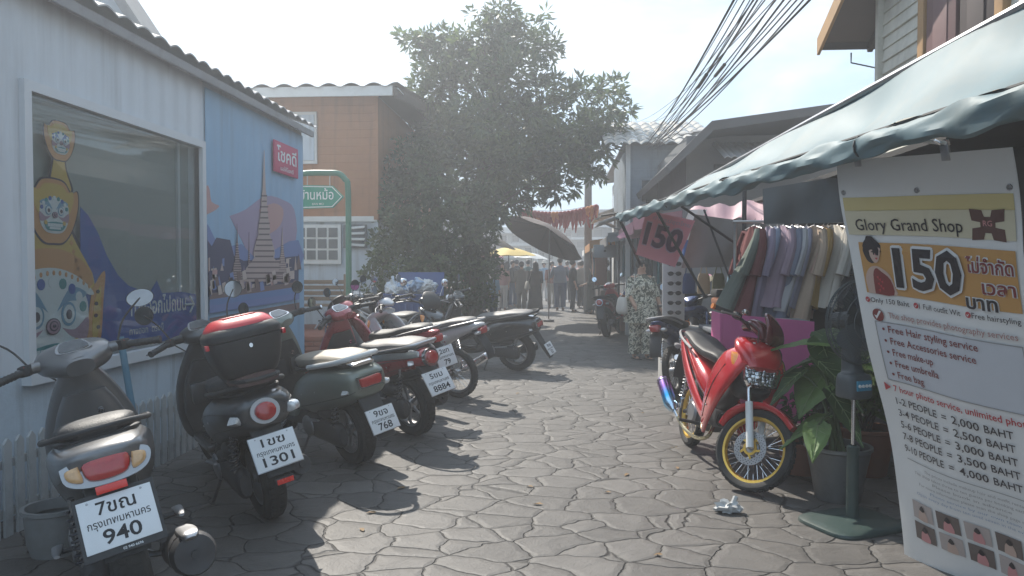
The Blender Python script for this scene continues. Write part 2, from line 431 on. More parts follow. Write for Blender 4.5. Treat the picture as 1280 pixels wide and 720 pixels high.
    en.lathe([(.001, .018), (.05, .018), (.075, .01), (.08, 0)], alu, 20, Matrix.Translation((.32, .165, r + .03)) @ Matrix.Rotation(R(-90), 4, 'X'))
    for i in range(7): en.box((.24 + i * .016, .02, r + .09), (.006, .12, .13), alu)
    en.ell((.1, .12, r + .16), (.12, .045, .06), blk, n=14)
    en.build('engine', root)
    sh = MB()
    sh.tube([(-.02, .14, r + .03), (-.10, .13, .62)], .012, chrome, 8)
    coil = [(-.03 - .06 * t + .024 * math.cos(t * 46), .14 - .01 * t + .024 * math.sin(t * 46), r + .08 + .22 * t) for t in [i / 60 for i in range(61)]]
    sh.tube(coil, .0055, o.get('coil', mat('coil_dark', (.05, .05, .06), .4, .3)), 6); sh.build('shock_absorber', root)
    ex = MB(); y_ = -.15 if st != 'click' else -.20; er = 1 if st != 'click' else 1.4
    ex.tube([(.40, -.05, .2), (.32, -.10, .16), (.22, y_, .19)], .014, steel, 8, sub=4)
    ex.tube([(.24, y_, .20), (.20, y_, .205), (.10, y_, .225), (-.20, y_ - .01, .30), (-.235, y_ - .012, .308), (-.236, y_ - .012, .308)], [q_ * er for q_ in (.02, .045, .058, .06, .052, .030)], engine_m, 20)
    ex.tube([(-.22, y_ - .012, .304), (-.25, y_ - .014, .312)], [.016, .016], blk, 10)
    if st == 'click': ex.loft([(.05, .325, .025, .010), (-.06, .352, .035, .012), (-.20, .380, .035, .012), (-.235, .372, .02, .008)], steel, y=y_ - .01, e=3, k=14)
    ex.tube([(-.17, y_ - .01, .293), (-.21, y_ - .012, .302)], [.0615 * er, .056 * er], chrome, 20)
    ex.loft([(.10, .235, .012, .04, .04, -.052), (-.04, .27, .012, .048, .048, -.058), (-.17, .30, .01, .035, .035, -.052)], o.get('guard', blk), y=y_, e=2.5, k=12)
    ex.box((.06, y_ + .06, .27), (.05, .04, .06), engine_m, bev=.01)
    ex.build('exhaust', root)
    # ---- rear fender with plate bracket
    rf = MB()
    tx = secs[0][0]; tz = secs[0][1]
    pz_ = o.get('pdz', 0); rf.loft([(tx + .12, tz - .06, .09, .03, .03), (tx + .05, tz - .12, .085, .022, .022), (tx - .03 - .5 * pz_, tz - .23 - pz_, .08, .010, .010), (tx - .085 - .6 * pz_, tz - .33 - pz_, .07, .006, .006)], blk, e=3, k=14)
    rf.tube([(tx + .06, .07, .58), (-.10, .08, .54), (.02, .07, .5)], .01, blk, 6)
    rf.build('rear_fender', root)
    PM = Matrix.Translation((tx - .045 - .7 * o.get('pdz', 0), 0, tz - .215 - o.get('pdz', 0))) @ Matrix.Rotation(R(o.get('pt', 30)), 4, 'Y') @ Matrix(((0, 0, -1, 0), (-1, 0, 0, 0), (0, 1, 0, 0), (0, 0, 0, 1)))
    if plate:
        ps = o.get('ps', 1.12)
        license_plate(root, plate[0], plate[1], plate[2], PM @ Matrix.Translation((0, 0, .02)), .215 * ps, .168 * ps, o.get('framed', False), plate[3] if len(plate) > 3 else None)
    if st in ('scoopy',):
        q = MB(); q.box((tx - .115, 0, tz - .355), (.02, .10, .035), blk, bev=.005); q.build('reflector_bracket', root)
        q = MB(); q.box((tx - .129, 0, tz - .355), (.008, .085, .026), reflector_m, bev=.003); q.build('reflector', root)
    if st == 'click':
        q = MB(); q.box((tx - .02, 0, tz - .105), (.008, .095, .027), reflector_m, bev=.002, rot=(0, R(10), 0)); q.build('reflector', root)
    # ---- lamps, plane facing backwards: local x -> -y, y -> z, z -> -x
    def back(x, z, tilt=0, yawz=0, y=0): return Matrix.Translation((x, y, z)) @ Matrix.Rotation(R(yawz), 4, 'Z') @ Matrix.Rotation(R(tilt), 4, 'Y') @ Matrix(((0, 0, -1, 0), (-1, 0, 0, 0), (0, 1, 0, 0), (0, 0, 0, 1)))
    circ = lambda rx, ry, n=10: [(rx * math.cos(2 * PI * i / n), ry * math.sin(2 * PI * i / n)) for i in range(n)]
    if st == 'click':
        B = back(tx + .02, tz - .045, 20)
        q = MB()
        q.prism(cr([(-.135, .03), (-.06, .048), (.06, .048), (.135, .03), (.125, -.025), (.06, -.052), (-.06, -.052), (-.125, -.025), (-.135, .03)], 4)[:-1], .025, bezel_m, B @ Matrix.Translation((0, 0, -.012))); q.build('lamp_bezel', root)
        lens(root, 'tail_light', [(-.075, .02), (-.05, .036), (.05, .036), (.075, .02), (.06, -.03), (0, -.042), (-.06, -.03)], .022, red_lens, B @ Matrix.Translation((0, 0, .016)))
        for sg in (-1, 1):
            lens(root, 'turn_signal', [(sg * .08, .027), (sg * .122, .018), (sg * .116, -.016), (sg * .074, -.03)], .016, pale_amber, B @ Matrix.Translation((0, 0, .016)))
    elif st == 'scoopy':
        B = back(tx + .005, tz - .0, 10)
        q = MB(); q.prism(circ(.076, .066, 28), .04, bezel_m, B @ Matrix.Translation((0, -.005, -.02))); q.build('lamp_bezel', root)
        lens(root, 'tail_light', circ(.056, .05), .03, red_lens, B @ Matrix.Translation((0, -.006, .022)))
        for sg in (-1, 1):
            B2 = back(tx + .05, tz - .03, 5, sg * 42, sg * .125)
            lens(root, 'turn_signal', [(-.06, 0), (-.01, .034), (.055, .026), (.06, -.016), (0, -.03)], .025, clear_lens, B2)
    elif st == 'filano':
        B = back(tx - .003, tz - .0, 8)
        q = MB(); q.prism([(-.105, .045), (.105, .045), (.088, -.038), (-.088, -.038)], .03, chrome, B @ Matrix.Translation((0, 0, -.015))); q.build('lamp_bezel', root)
        lens(root, 'tail_light', [(-.085, .032), (0, .036), (.085, .032), (.075, -.026), (0, -.03), (-.075, -.026)], .016, red_lens, B @ Matrix.Translation((0, 0, .016)))
        for sg in (-1, 1):
            B2 = back(tx + .06, tz - .05, 5, sg * 38, sg * .142)
            lens(root, 'turn_signal', [(-.05, 0), (0, .022), (.045, .012), (.04, -.015), (0, -.02)], .016, clear_lens, B2)
        q = MB(); q.loft([(-.31, .775, .09, .012), (-.2, .79, .10, .015), (-.12, .79, .08, .01)], chrome, k=16); q.build('tail_trim', root)
    elif st == 'fino':
        B = back(tx + .005, tz - .01, 8)
        q = MB(); q.prism(circ(.074, .074, 28), .035, chrome, B @ Matrix.Translation((0, 0, -.015))); q.build('lamp_bezel', root)
        lens(root, 'tail_light', circ(.056, .056), .03, red_lens, B @ Matrix.Translation((0, 0, .022)))
        for sg in (-1, 1):
            B2 = back(tx + .10, tz - .045, 5, sg * 50, sg * .118)
            lens(root, 'turn_signal', [(-.05, 0), (0, .024), (.045, .014), (.04, -.014), (0, -.02)], .02, clear_lens, B2)
    else:
        B = back(tx + .02, tz - .03, 25)
        lens(root, 'tail_light', [(-.06, .03), (0, .04), (.06, .03), (.04, -.04), (0, -.05), (-.04, -.04)], .025, red_lens, B)
        for sg in (-1, 1):
            B2 = back(tx + .09, tz - .07, 5, sg * 55, sg * .09)
            lens(root, 'turn_signal', [(-.05, 0), (0, .02), (.05, .01), (.04, -.014), (0, -.02)], .02, clear_lens, B2)
    # ---- front
    f = MB()
    f.loftz([(.30, .985, 0, .05, .13), (.36, 1.01, 0, .06, .19), (.5, 1.015, 0, .065, .215), (.65, .985, 0, .065, .205), (.78, .945, 0, .06, .165), (.88, .91, 0, .055, .12), (.95, .885, 0, .045, .08)], body, e=2.4, k=26, sub=4)
    f.build('front_shield', root)
    f = MB()
    f.loftz([(.36, .965, 0, .045, .15), (.5, .96, 0, .05, .18), (.65, .93, 0, .05, .165), (.76, .90, 0, .045, .13), (.84, .875, 0, .04, .09)], trim, e=3, k=22, sub=4)
    f.box((.875, .07, .63), (.06, .13, .14), trim, bev=.02); f.box((.875, -.085, .63), (.06, .1, .14), trim, bev=.02)
    f.lathe([(.001, .012), (.014, .012), (.018, 0)], chrome, 16, Matrix.Translation((.838, -.05, .74)) @ Matrix.Rotation(R(-90), 4, 'Y'))
    f.lathe([(.001, .018), (.008, .018), (.008, 0)], blk, 12, Matrix.Translation((.83, -.05, .74)) @ Matrix.Rotation(R(-90), 4, 'Y'))
    f.build('inner_shield', root)
    f = MB()
    arc = [(wb + (r + .045) * math.cos(a), r + (r + .045) * math.sin(a), .07 + .0 * a, .012, .03) for a in [R(150), R(125), R(100), R(75), R(50), R(25)]]
    f.loft([(c[0], c[1], .05 if i in (0, 5) else .078, .012, .03) for i, c in enumerate(arc)], body, e=2.5, k=16, sub=3)
    f.build('front_fender', root, X=X)
    f = MB()
    for sg in (-1, 1): f.tube([(wb, sg * .07, r), (1.05, sg * .07, .62)], [.018, .02], blk, 10)
    f.tube([(1.05, -.07, .62), (1.05, .07, .62)], .02, blk, 8); f.tube([(1.05, 0, .62), (.87, 0, .97)], .02, blk, 10)
    f.build('fork', root, X=X)
    f = MB()
    hz = 1.0
    hb = o.get('hb', 1.0)
    if st == 'click': f.loft([(1.02, hz - .04, .06, .04), (.97, hz - .005, .13, .075), (.89, hz + .01, .165, .075), (.81, hz - .01, .14, .06), (.75, hz - .03, .06, .04)], body, e=2.6, k=24, sub=4)
    f.loft([(.98, hz - .03, .05, .035), (.94, hz, .10, .06), (.87, hz + .012, .125, .06), (.80, hz + .0, .11, .05), (.755, hz - .01, .05, .03)], body, e=2.4, k=22, sub=4)
    f.build('handlebar_cowl', root, X=X)
    f = MB()
    gl = mat('dash_glass', (.12, .13, .14), .06, .2, coat=1, var=.5, scale=25)
    DM = Matrix.Translation((.835, 0, hz + .055)) @ Matrix.Rotation(R(-24), 4, 'Y')
    f.prism(cr([(.05, -.05), (.06, .0), (.05, .05), (-.035, .075), (-.05, 0), (-.035, -.075), (.05, -.05)], 4)[:-1], .014, o.get('dash_rim', chrome), DM)
    f.prism(cr([(.042, -.042), (.05, 0), (.042, .042), (-.028, .062), (-.04, 0), (-.028, -.062), (.042, -.042)], 4)[:-1], .004, gl, DM @ Matrix.Translation((0, 0, .014)))
    f.build('instrument_panel', root, X=X)
    lens(root, 'headlight', circ(.075, .06), .03, clear_lens, X @ Matrix.Translation((.985, 0, hz - .01)) @ Matrix(((0, 0, 1, 0), (1, 0, 0, 0), (0, 1, 0, 0), (0, 0, 0, 1))))
    for sg in (-1, 1):
        f = MB(); f.tube([(.87, sg * .06, hz + .005), (.84, sg * .17, hz + .015), (.80, sg * .24, hz + .012)], [.03, .026, .017], blk if st != 'click' else body, 12, sub=3)
        f.tube([(.805, sg * .22, hz + .012), (.745, sg * .345, hz - .002)], .0165, blk, 12)
        for i in range(6):
            t = .25 + i * .12; f.tube([(.805 - .06 * t, sg * (.22 + .125 * t), hz + .012 - .014 * t), (.805 - .06 * (t + .05), sg * (.22 + .125 * (t + .05)), hz + .012 - .014 * (t + .05))], .0182, blk, 10)
        f.tube([(.744, sg * .345, hz - .002), (.738, sg * .356, hz - .003)], .02, chrome if st == 'filano' else blk, 10)
        f.build('handlebar_grip', root, X=X)
        f = MB(); f.tube([(.84, sg * .20, hz + .015), (.85, sg * .25, hz + .01), (.80, sg * .36, hz - .01)], [.009, .007, .006], alu if st != 'click' else blk, 8, sub=4); f.build('brake_lever', root, X=X)
        f = MB(); f.box((.815, sg * .205, hz + .015), (.05, .05, .05), blk, bev=.01, rot=(0, 0, sg * -.4)); f.box((.795, sg * .2, hz + .03), (.01, .02, .012), reflector_m, bev=.002); f.build('switch_gear', root, X=X)
        if o.get('mirrors', (1, 1))[0 if sg < 0 else 1]:
            mh = o.get('mh', .2); my = o.get('my', .30)
            mirror(root, (.85, sg * .19, hz + .03), (.87, sg * (.2 + (my - .2) * .3), hz + .6 * mh), (.86, sg * my, hz + mh), o.get('mr', .052), X, normal=(-1, -sg * .18, -.02), shape=o.get('ms', (1, 1)), stem=o.get('mstem', blk))
    # cables
    f = MB()
    for sg in (-1, 1): f.tube([(.83, sg * .2, hz), (.95, sg * .17, hz + .0), (.97, sg * .06, hz - .12)], .004, blk, 6, sub=5)
    f.build('cable', root, X=X)
    st_ = MB(); st_.tube([(.35, .13, .24), (.40, .24, .02), (.43, .25, .012)], .009, blk, 8); st_.build('side_stand', root)
    for sg in (-1, 1):
        q = MB(); q.loft([(.22, .36, .022, .008), (.10, .375, .018, .008), (.04, .38, .01, .006)], alu, y=sg * .22, k=12); q.tube([(.13, sg * .1, .36), (.13, sg * .22, .366)], .01, blk, 6); q.build('footrest', root)
    return root
def helmet_bag(): pass
# ---------------------------------------------------------------- underbone motorcycles with big wheels
def underbone(name, label, loc, yaw, lean, body, seat_m, rim_m, steer=0, plate=None, group='motor scooters and motorcycles parked in the row', hero=False, trim=None, mirrors=True, fair=None):
    root = thing(name, label, 'motorcycle', (loc[0], loc[1], 0), (R(-lean), 0, yaw), group)
    r = .272 if not hero else .262; wb = 1.21; fair = fair or body
    ab = Vector((wb, 0, r)); at_ = Vector((.965, 0, .81)); axd = (at_ - ab).normalized(); X = rotabout(ab, axd, R(steer))
    wheel_parts(root, 'rear_wheel', 0, r, r, .075, rim_m, 'spoke', disc=False)
    wheel_parts(root, 'front_wheel', wb, r, r, .068, rim_m, 'spoke', X=X)
    f = MB()
    for sg in (-1, 1):
        f.tube([(wb + .012, sg * .085, r), (1.10, sg * .085, .53)], .024, white_p if hero else alu, 14)
        f.tube([(1.10, sg * .085, .53), (.985, sg * .085, .78)], .015, chrome, 12)
    f.box((wb - .045, .088, r + .06), (.05, .04, .09), blk if not hero else MATS['gold_rim'], bev=.01)
    f.tube([(wb, -.1, r), (wb, .1, r)], .01, steel, 10)
    f.build('fork', root, X=X)
    f = MB()
    def arcf(a0, a1, rr, w0, mat_, lo=.035):
        n = 7; L = []
        for i in range(n):
            a = R(a0 + (a1 - a0) * i / (n - 1)); ww = w0 * (1 if 0 < i < n - 1 else .55)
            L.append((wb + rr * math.cos(a), r + rr * math.sin(a), ww, .010, lo))
        f.loft(L, mat_, e=2.6, k=16, sub=3)
    arcf(165, 48, r + .03, .066, fair)
    f.build('front_fender', root, X=X)
    # leg-shield wings
    for sg in (-1, 1):
        f = MB()
        f.loft([(.62, .25, .014, .035, .035, sg * .135), (.70, .35, .018, .07, .07, sg * .165), (.80, .49, .022, .10, .11, sg * .188), (.90, .63, .026, .125, .13, sg * .19), (1.0, .76, .030, .12, .13, sg * .165), (1.07, .845, .028, .07, .09, sg * .115)], fair, e=3.0, k=20, sub=4)
        f.build('leg_shield', root)
    f = MB()
    f.loft([(.84, .93, .07, .02, .03), (.93, .92, .13, .035, .05), (1.02, .88, .155, .05, .06), (1.09, .82, .135, .055, .055), (1.13, .765, .10, .03, .03)], fair, e=2.6, k=24, sub=4)
    f.build('front_cowl', root)
    f = MB(); f.loft([(.9, .66, .12, .09, .10), (1.0, .66, .13, .11, .12), (1.08, .69, .10, .08, .09)], blk, e=3, k=18); f.build('inner_cowl', root)
    HM = Matrix.Translation((1.122, 0, .715)) @ Matrix.Rotation(R(-14), 4, 'Y') @ Matrix(((0, 0, 1, 0), (1, 0, 0, 0), (0, 1, 0, 0), (0, 0, 0, 1)))
    q = MB(); q.prism([(-.135, .075), (.135, .075), (.11, -.06), (.03, -.078), (-.03, -.078), (-.11, -.06)], .03, blk, HM @ Matrix.Translation((0, 0, -.025))); q.build('headlight_shell', root)
    hl = MB()
    for i in range(9):
        for j in range(5):
            x = -.1 + i * .025; y = -.05 + j * .024
            if abs(x) > .105 - (0.02 if j < 2 else 0): continue
            hl.box((x, y, .012 + .006 * math.sin(i * 2.1 + j)), (.0225, .0215, .012), chrome, bev=.003, rot=(random.uniform(-.5, .5), random.uniform(-.5, .5), 0), M=HM)
    hl.build('headlight_reflector', root); HM = HM @ Matrix.Diagonal((1.12, 1.15, 1, 1))
    lens(root, 'headlight', [(-.11, .055), (0, .058), (.11, .055), (.09, -.05), (0, -.064), (-.09, -.05)], .03, mat('headlight_glass', (.9, .9, .9), .03, trans=1.0, var=0, rvar=0) if hero else clear_lens, HM @ Matrix.Translation((0, 0, .012)))
    for sg in (-1, 1):
        B2 = Matrix.Translation((1.055, sg * .15, .80)) @ Matrix.Rotation(R(sg * 50), 4, 'Z') @ Matrix.Rotation(R(-20), 4, 'Y') @ Matrix(((0, 0, 1, 0), (1, 0, 0, 0), (0, 1, 0, 0), (0, 0, 0, 1)))
        lens(root, 'turn_signal', [(-.05, .05), (.02, .045), (.055, -.0), (.03, -.07), (-.02, -.03)], .02, amber_lens, B2)
    f = MB()
    for sg in (-1, 1):
        f.tube([(.70, sg * .184, .35), (.80, sg * .211, .49), (.90, sg * .217, .63), (1.0, sg * .196, .76)], .003, blk, 5, sub=4)
        f.tube([(.93, sg * .11, .945), (1.02, sg * .13, .905), (1.09, sg * .11, .86)], .0028, blk, 5, sub=4)
        f.ell((.80, sg * .21, .45), (.008, .004, .008), steel, n=8); f.ell((.69, sg * .182, .30), (.008, .004, .008), steel, n=8)
    f.ell((1.05, .04, .935), (.012, .012, .006), white_p, n=8); f.ell((1.06, -.05, .925), (.010, .010, .005), white_p, n=8)
    f.build('panel_seam', root)
    # handlebar
    f = MB(); f.loft([(1.0, .95, .05, .03, .02), (.97, 1.0, .085, .045), (.91, 1.03, .10, .045), (.85, 1.015, .07, .03), (.81, 1.0, .03, .02)], fair if not hero else MATS['dark_red_paint'], e=2.3, k=20); f.build('handlebar_cowl', root, X=X)
    f = MB(); f.loft([(1.05, .93, .085, .02), (1.055, .99, .118, .028), (1.02, 1.06, .112, .028), (.965, 1.115, .075, .02), (.94, 1.13, .025, .008)], MATS['dark_red_paint'] if hero else blk, e=2.2, k=16); f.build('windscreen', root, X=X)
    for sg in (-1, 1):
        f = MB(); f.tube([(.89, sg * .04, 1.0), (.87, sg * .16, 1.02), (.82, sg * .24, 1.03)], [.014, .012, .012], blk, 10, sub=3)
        f.tube([(.825, sg * .23, 1.03), (.765, sg * .345, 1.02)], .017, blk, 12); f.tube([(.765, sg * .345, 1.02), (.757, sg * .36, 1.019)], .019, mat('anodised_orange', (.6, .2, .05), .3, .6) if hero else blk, 12); f.build('handlebar_grip', root, X=X)
        f = MB(); f.tube([(.87, sg * .19, 1.03), (.885, sg * .25, 1.02), (.83, sg * .35, 1.0)], [.008, .007, .006], alu, 8, sub=4); f.build('brake_lever', root, X=X)
        f = MB(); f.box((.85, sg * .19, 1.03), (.045, .055, .045), blk, bev=.01)
        if sg < 0: f.ell((.87, sg * .15, 1.075), (.022, .028, .02), chrome if hero else blk, n=12)
        f.build('switch_gear', root, X=X)
        if mirrors: mirror(root, (.86, sg * .19, 1.04), (.87, sg * .21, 1.13), (.85, sg * .27, 1.24), .048, X, stem=chrome)
    # frame spine, seat, tail
    f = MB(); f.loft([(.92, .78, .05, .06), (.75, .58, .055, .07), (.60, .47, .06, .08), (.45, .46, .07, .09), (.30, .52, .08, .10)], blk, k=16)
    f.build('frame_spine', root)
    f = MB()
    f.loft([(-.42, .83, .02, .012, .012), (-.36, .82, .06, .03, .035), (-.2, .775, .09, .05, .06), (0, .72, .11, .06, .09), (.2, .65, .125, .07, .12), (.38, .57, .125, .08, .12), (.50, .48, .10, .07, .08)], body, e=2.4, k=22, sub=4); f.build('tail_cowl', root)
    if hero:
        for sg in (-1, 1):
            f = MB(); f.loft([(-.36, .83, .008, .012, .02, sg * .072), (-.25, .78, .010, .03, .03, sg * .10), (-.08, .71, .012, .035, .05, sg * .125), (.15, .60, .014, .035, .06, sg * .148), (.40, .47, .014, .04, .06, sg * .155), (.60, .37, .012, .04, .05, sg * .15), (.70, .40, .01, .04, .04, sg * .165)], body, e=2.3, k=14, sub=4); f.build('side_panel', root)
    f = MB(); f.loft([(-.30, .86, .05, .012, .02), (-.24, .865, .10, .03, .03), (-.05, .84, .125, .04, .04), (.12, .80, .13, .035, .05), (.3, .77, .12, .035, .05), (.46, .76, .09, .03, .06), (.54, .72, .05, .02, .05)], seat_m, e=2.8, k=22, sub=4); f.build('seat', root)
    f = MB(); f.tube([(.10, .135, .77), (-.15, .14, .83), (-.36, .09, .875), (-.40, 0, .88), (-.36, -.09, .875), (-.15, -.14, .83), (.10, -.135, .77)], .011, alu, 8, sub=4); f.build('grab_rail', root)
    f = MB(); f.loft([(.12, .30, .10, .07), (.2, .31, .11, .10), (.34, .31, .11, .11), (.46, .31, .09, .10), (.6, .33, .07, .06), (.68, .34, .055, .05)], engine_m, e=3, k=18)
    for i in range(8): f.box((.54 + i * .016, 0, .34), (.005, .15, .12), alu)
    f.lathe([(.001, .02), (.07, .018), (.085, 0)], alu, 22, Matrix.Translation((.3, -.11, .31)) @ Matrix.Rotation(R(90), 4, 'X'))
    f.lathe([(.001, .02), (.07, .018), (.085, 0)], alu, 22, Matrix.Translation((.3, .11, .31)) @ Matrix.Rotation(R(-90), 4, 'X'))
    f.build('engine', root)
    f = MB()
    for sg in (-1, 1): f.tube([(0, sg * .075, r), (.24, sg * .075, .33)], .016, blk, 8)
    f.box((.1, .085, r + .055), (.26, .02, .02), blk); f.build('swingarm', root)
    f = MB()
    for sg in (-1, 1):
        f.tube([(-.01, sg * .11, r + .02), (.04, sg * .11, .65)], .011, chrome, 8)
        f.tube([(-.005 + .045 * t + .022 * math.cos(t * 60), sg * .11 + .022 * math.sin(t * 60), r + .1 + .25 * t) for t in [i / 50 for i in range(51)]], .005, chrome, 6)
    f.build('shock_absorber', root)
    f = MB(); y_ = -.15 if not hero else -.17
    f.tube([(.60, -.05, .30), (.62, -.09, .2), (.45, -.11, .15), (.2, -.13, .17), (.02, y_, .27)], .014, MATS['blued_titanium'] if hero else steel, 10, sub=5)
    f.tube([(.04, y_, .26), (0, y_, .28), (-.04, y_ - .01, .30), (-.30, y_ - .02, .44), (-.31, y_ - .02, .445)], [.02, .045, .055, .055, .04] if hero else [.02, .04, .042, .042, .03], MATS['blued_titanium'] if hero else chrome, 20)
    f.tube([(-.27, y_ - .02, .425), (-.30, y_ - .02, .44)], [.057, .05] if hero else [.043, .04], chrome, 20)
    f.build('exhaust', root)
    f = MB(); f.loft([(-.30, .76, .06, .02), (-.40, .66, .07, .014), (-.46, .54, .065, .01), (-.47, .47, .06, .008)], blk, e=3, k=12); f.tube([(-.3, 0, .72), (-.1, 0, .66)], .03, blk, 8); f.build('rear_fender', root)
    PB = Matrix.Translation((-.40, 0, .77)) @ Matrix.Rotation(R(15), 4, 'Y') @ Matrix(((0, 0, -1, 0), (-1, 0, 0, 0), (0, 1, 0, 0), (0, 0, 0, 1)))
    lens(root, 'tail_light', [(-.06, .03), (0, .038), (.06, .03), (.045, -.03), (0, -.04), (-.045, -.03)], .025, red_lens, PB)
    for sg in (-1, 1):
        lens(root, 'turn_signal', [(-.03, 0), (0, .018), (.04, .012), (.035, -.014), (0, -.018)], .02, clear_lens, PB @ Matrix.Translation((sg * .08, -.015, -.02)))
    if plate:
        license_plate(root, plate[0], plate[1], plate[2], Matrix.Translation((-.475, 0, .60)) @ Matrix.Rotation(R(18), 4, 'Y') @ Matrix(((0, 0, -1, 0), (-1, 0, 0, 0), (0, 1, 0, 0), (0, 0, 0, 1))), .235, .185)
    f = MB(); f.tube([(.42, .12, .24), (.44, .24, .02), (.47, .25, .012)], .009, steel, 8); f.build('side_stand', root)
    for sg in (-1, 1):
        f = MB(); f.tube([(.42, sg * .08, .25), (.42, sg * .25, .26)], .013, blk, 8); f.build('footrest', root)
    f = MB()
    for sg in (-1, 1): f.tube([(.87, sg * .18, 1.02), (.99, sg * .12, .99), (.99, sg * .05, .85)], .004, blk, 6, sub=5)
    f.build('cable', root, X=X)
    return root
# ------------------------------------------------------------------ world, sun
SAZ = 30; SEL = 44
wd = bpy.data.worlds.new('World'); S.world = wd; wd.use_nodes = True
nt, N, L = nodes(wd)
sky = N.new('ShaderNodeTexSky'); sky.sky_type = 'NISHITA'; sky.sun_disc = False; sky.sun_elevation = R(SEL); sky.sun_rotation = R(-SAZ)
sky.air_density = 1.2; sky.dust_density = 1.0; sky.ozone_density = 1.5
bg = N['Background']; bg.inputs['Strength'].default_value = .15
tc = N.new('ShaderNodeTexCoord'); mp = N.new('ShaderNodeMapping'); mp.inputs['Scale'].default_value = (1, 1, 2.6)
cn = N.new('ShaderNodeTexNoise'); cn.inputs['Scale'].default_value = 2.3; cn.inputs['Detail'].default_value = 9; cn.inputs['Roughness'].default_value = .6; cn.inputs['Distortion'].default_value = .3
L.new(tc.outputs['Generated'], mp.inputs['Vector']); L.new(mp.outputs['Vector'], cn.inputs['Vector'])
mr = N.new('ShaderNodeMapRange'); mr.inputs[1].default_value = .48; mr.inputs[2].default_value = .68; mr.inputs[3].default_value = 0; mr.inputs[4].default_value = .75
L.new(cn.outputs['Fac'], mr.inputs[0])
mx = N.new('ShaderNodeMix'); mx.data_type = 'RGBA'; mx.inputs['B'].default_value = (3.2, 3.25, 3.3, 1)
L.new(mr.outputs[0], mx.inputs['Factor'])
sz = N.new('ShaderNodeSeparateXYZ'); L.new(tc.outputs['Generated'], sz.inputs[0])
hz = N.new('ShaderNodeMapRange'); hz.interpolation_type = 'SMOOTHSTEP'; hz.inputs[1].default_value = -.05; hz.inputs[2].default_value = .55; hz.inputs[3].default_value = .96; hz.inputs[4].default_value = .82; L.new(sz.outputs[2], hz.inputs[0])
hm = N.new('ShaderNodeMix'); hm.data_type = 'RGBA'; hm.inputs['B'].default_value = (1.32, 1.95, 2.6, 1); L.new(hz.outputs[0], hm.inputs['Factor']); L.new(sky.outputs['Color'], hm.inputs['A'])
L.new(hm.outputs['Result'], mx.inputs['A']); L.new(mx.outputs['Result'], bg.inputs['Color'])
sl = bpy.data.lights.new('sun', 'SUN'); sl.energy = 3.0; sl.angle = R(.53); sl.color = (1, .94, .84)
so = bpy.data.objects.new('sun', sl); COL.objects.link(so)
sd = Vector((-math.sin(R(SAZ)) * math.cos(R(SEL)), math.cos(R(SAZ)) * math.cos(R(SEL)), math.sin(R(SEL))))
so.rotation_euler = sd.to_track_quat('Z', 'Y').to_euler(); so.location = sd * 50
S.view_settings.view_transform = 'Standard'; S.view_settings.look = 'None'; S.view_settings.gamma = 1; S.view_settings.exposure = 1.38
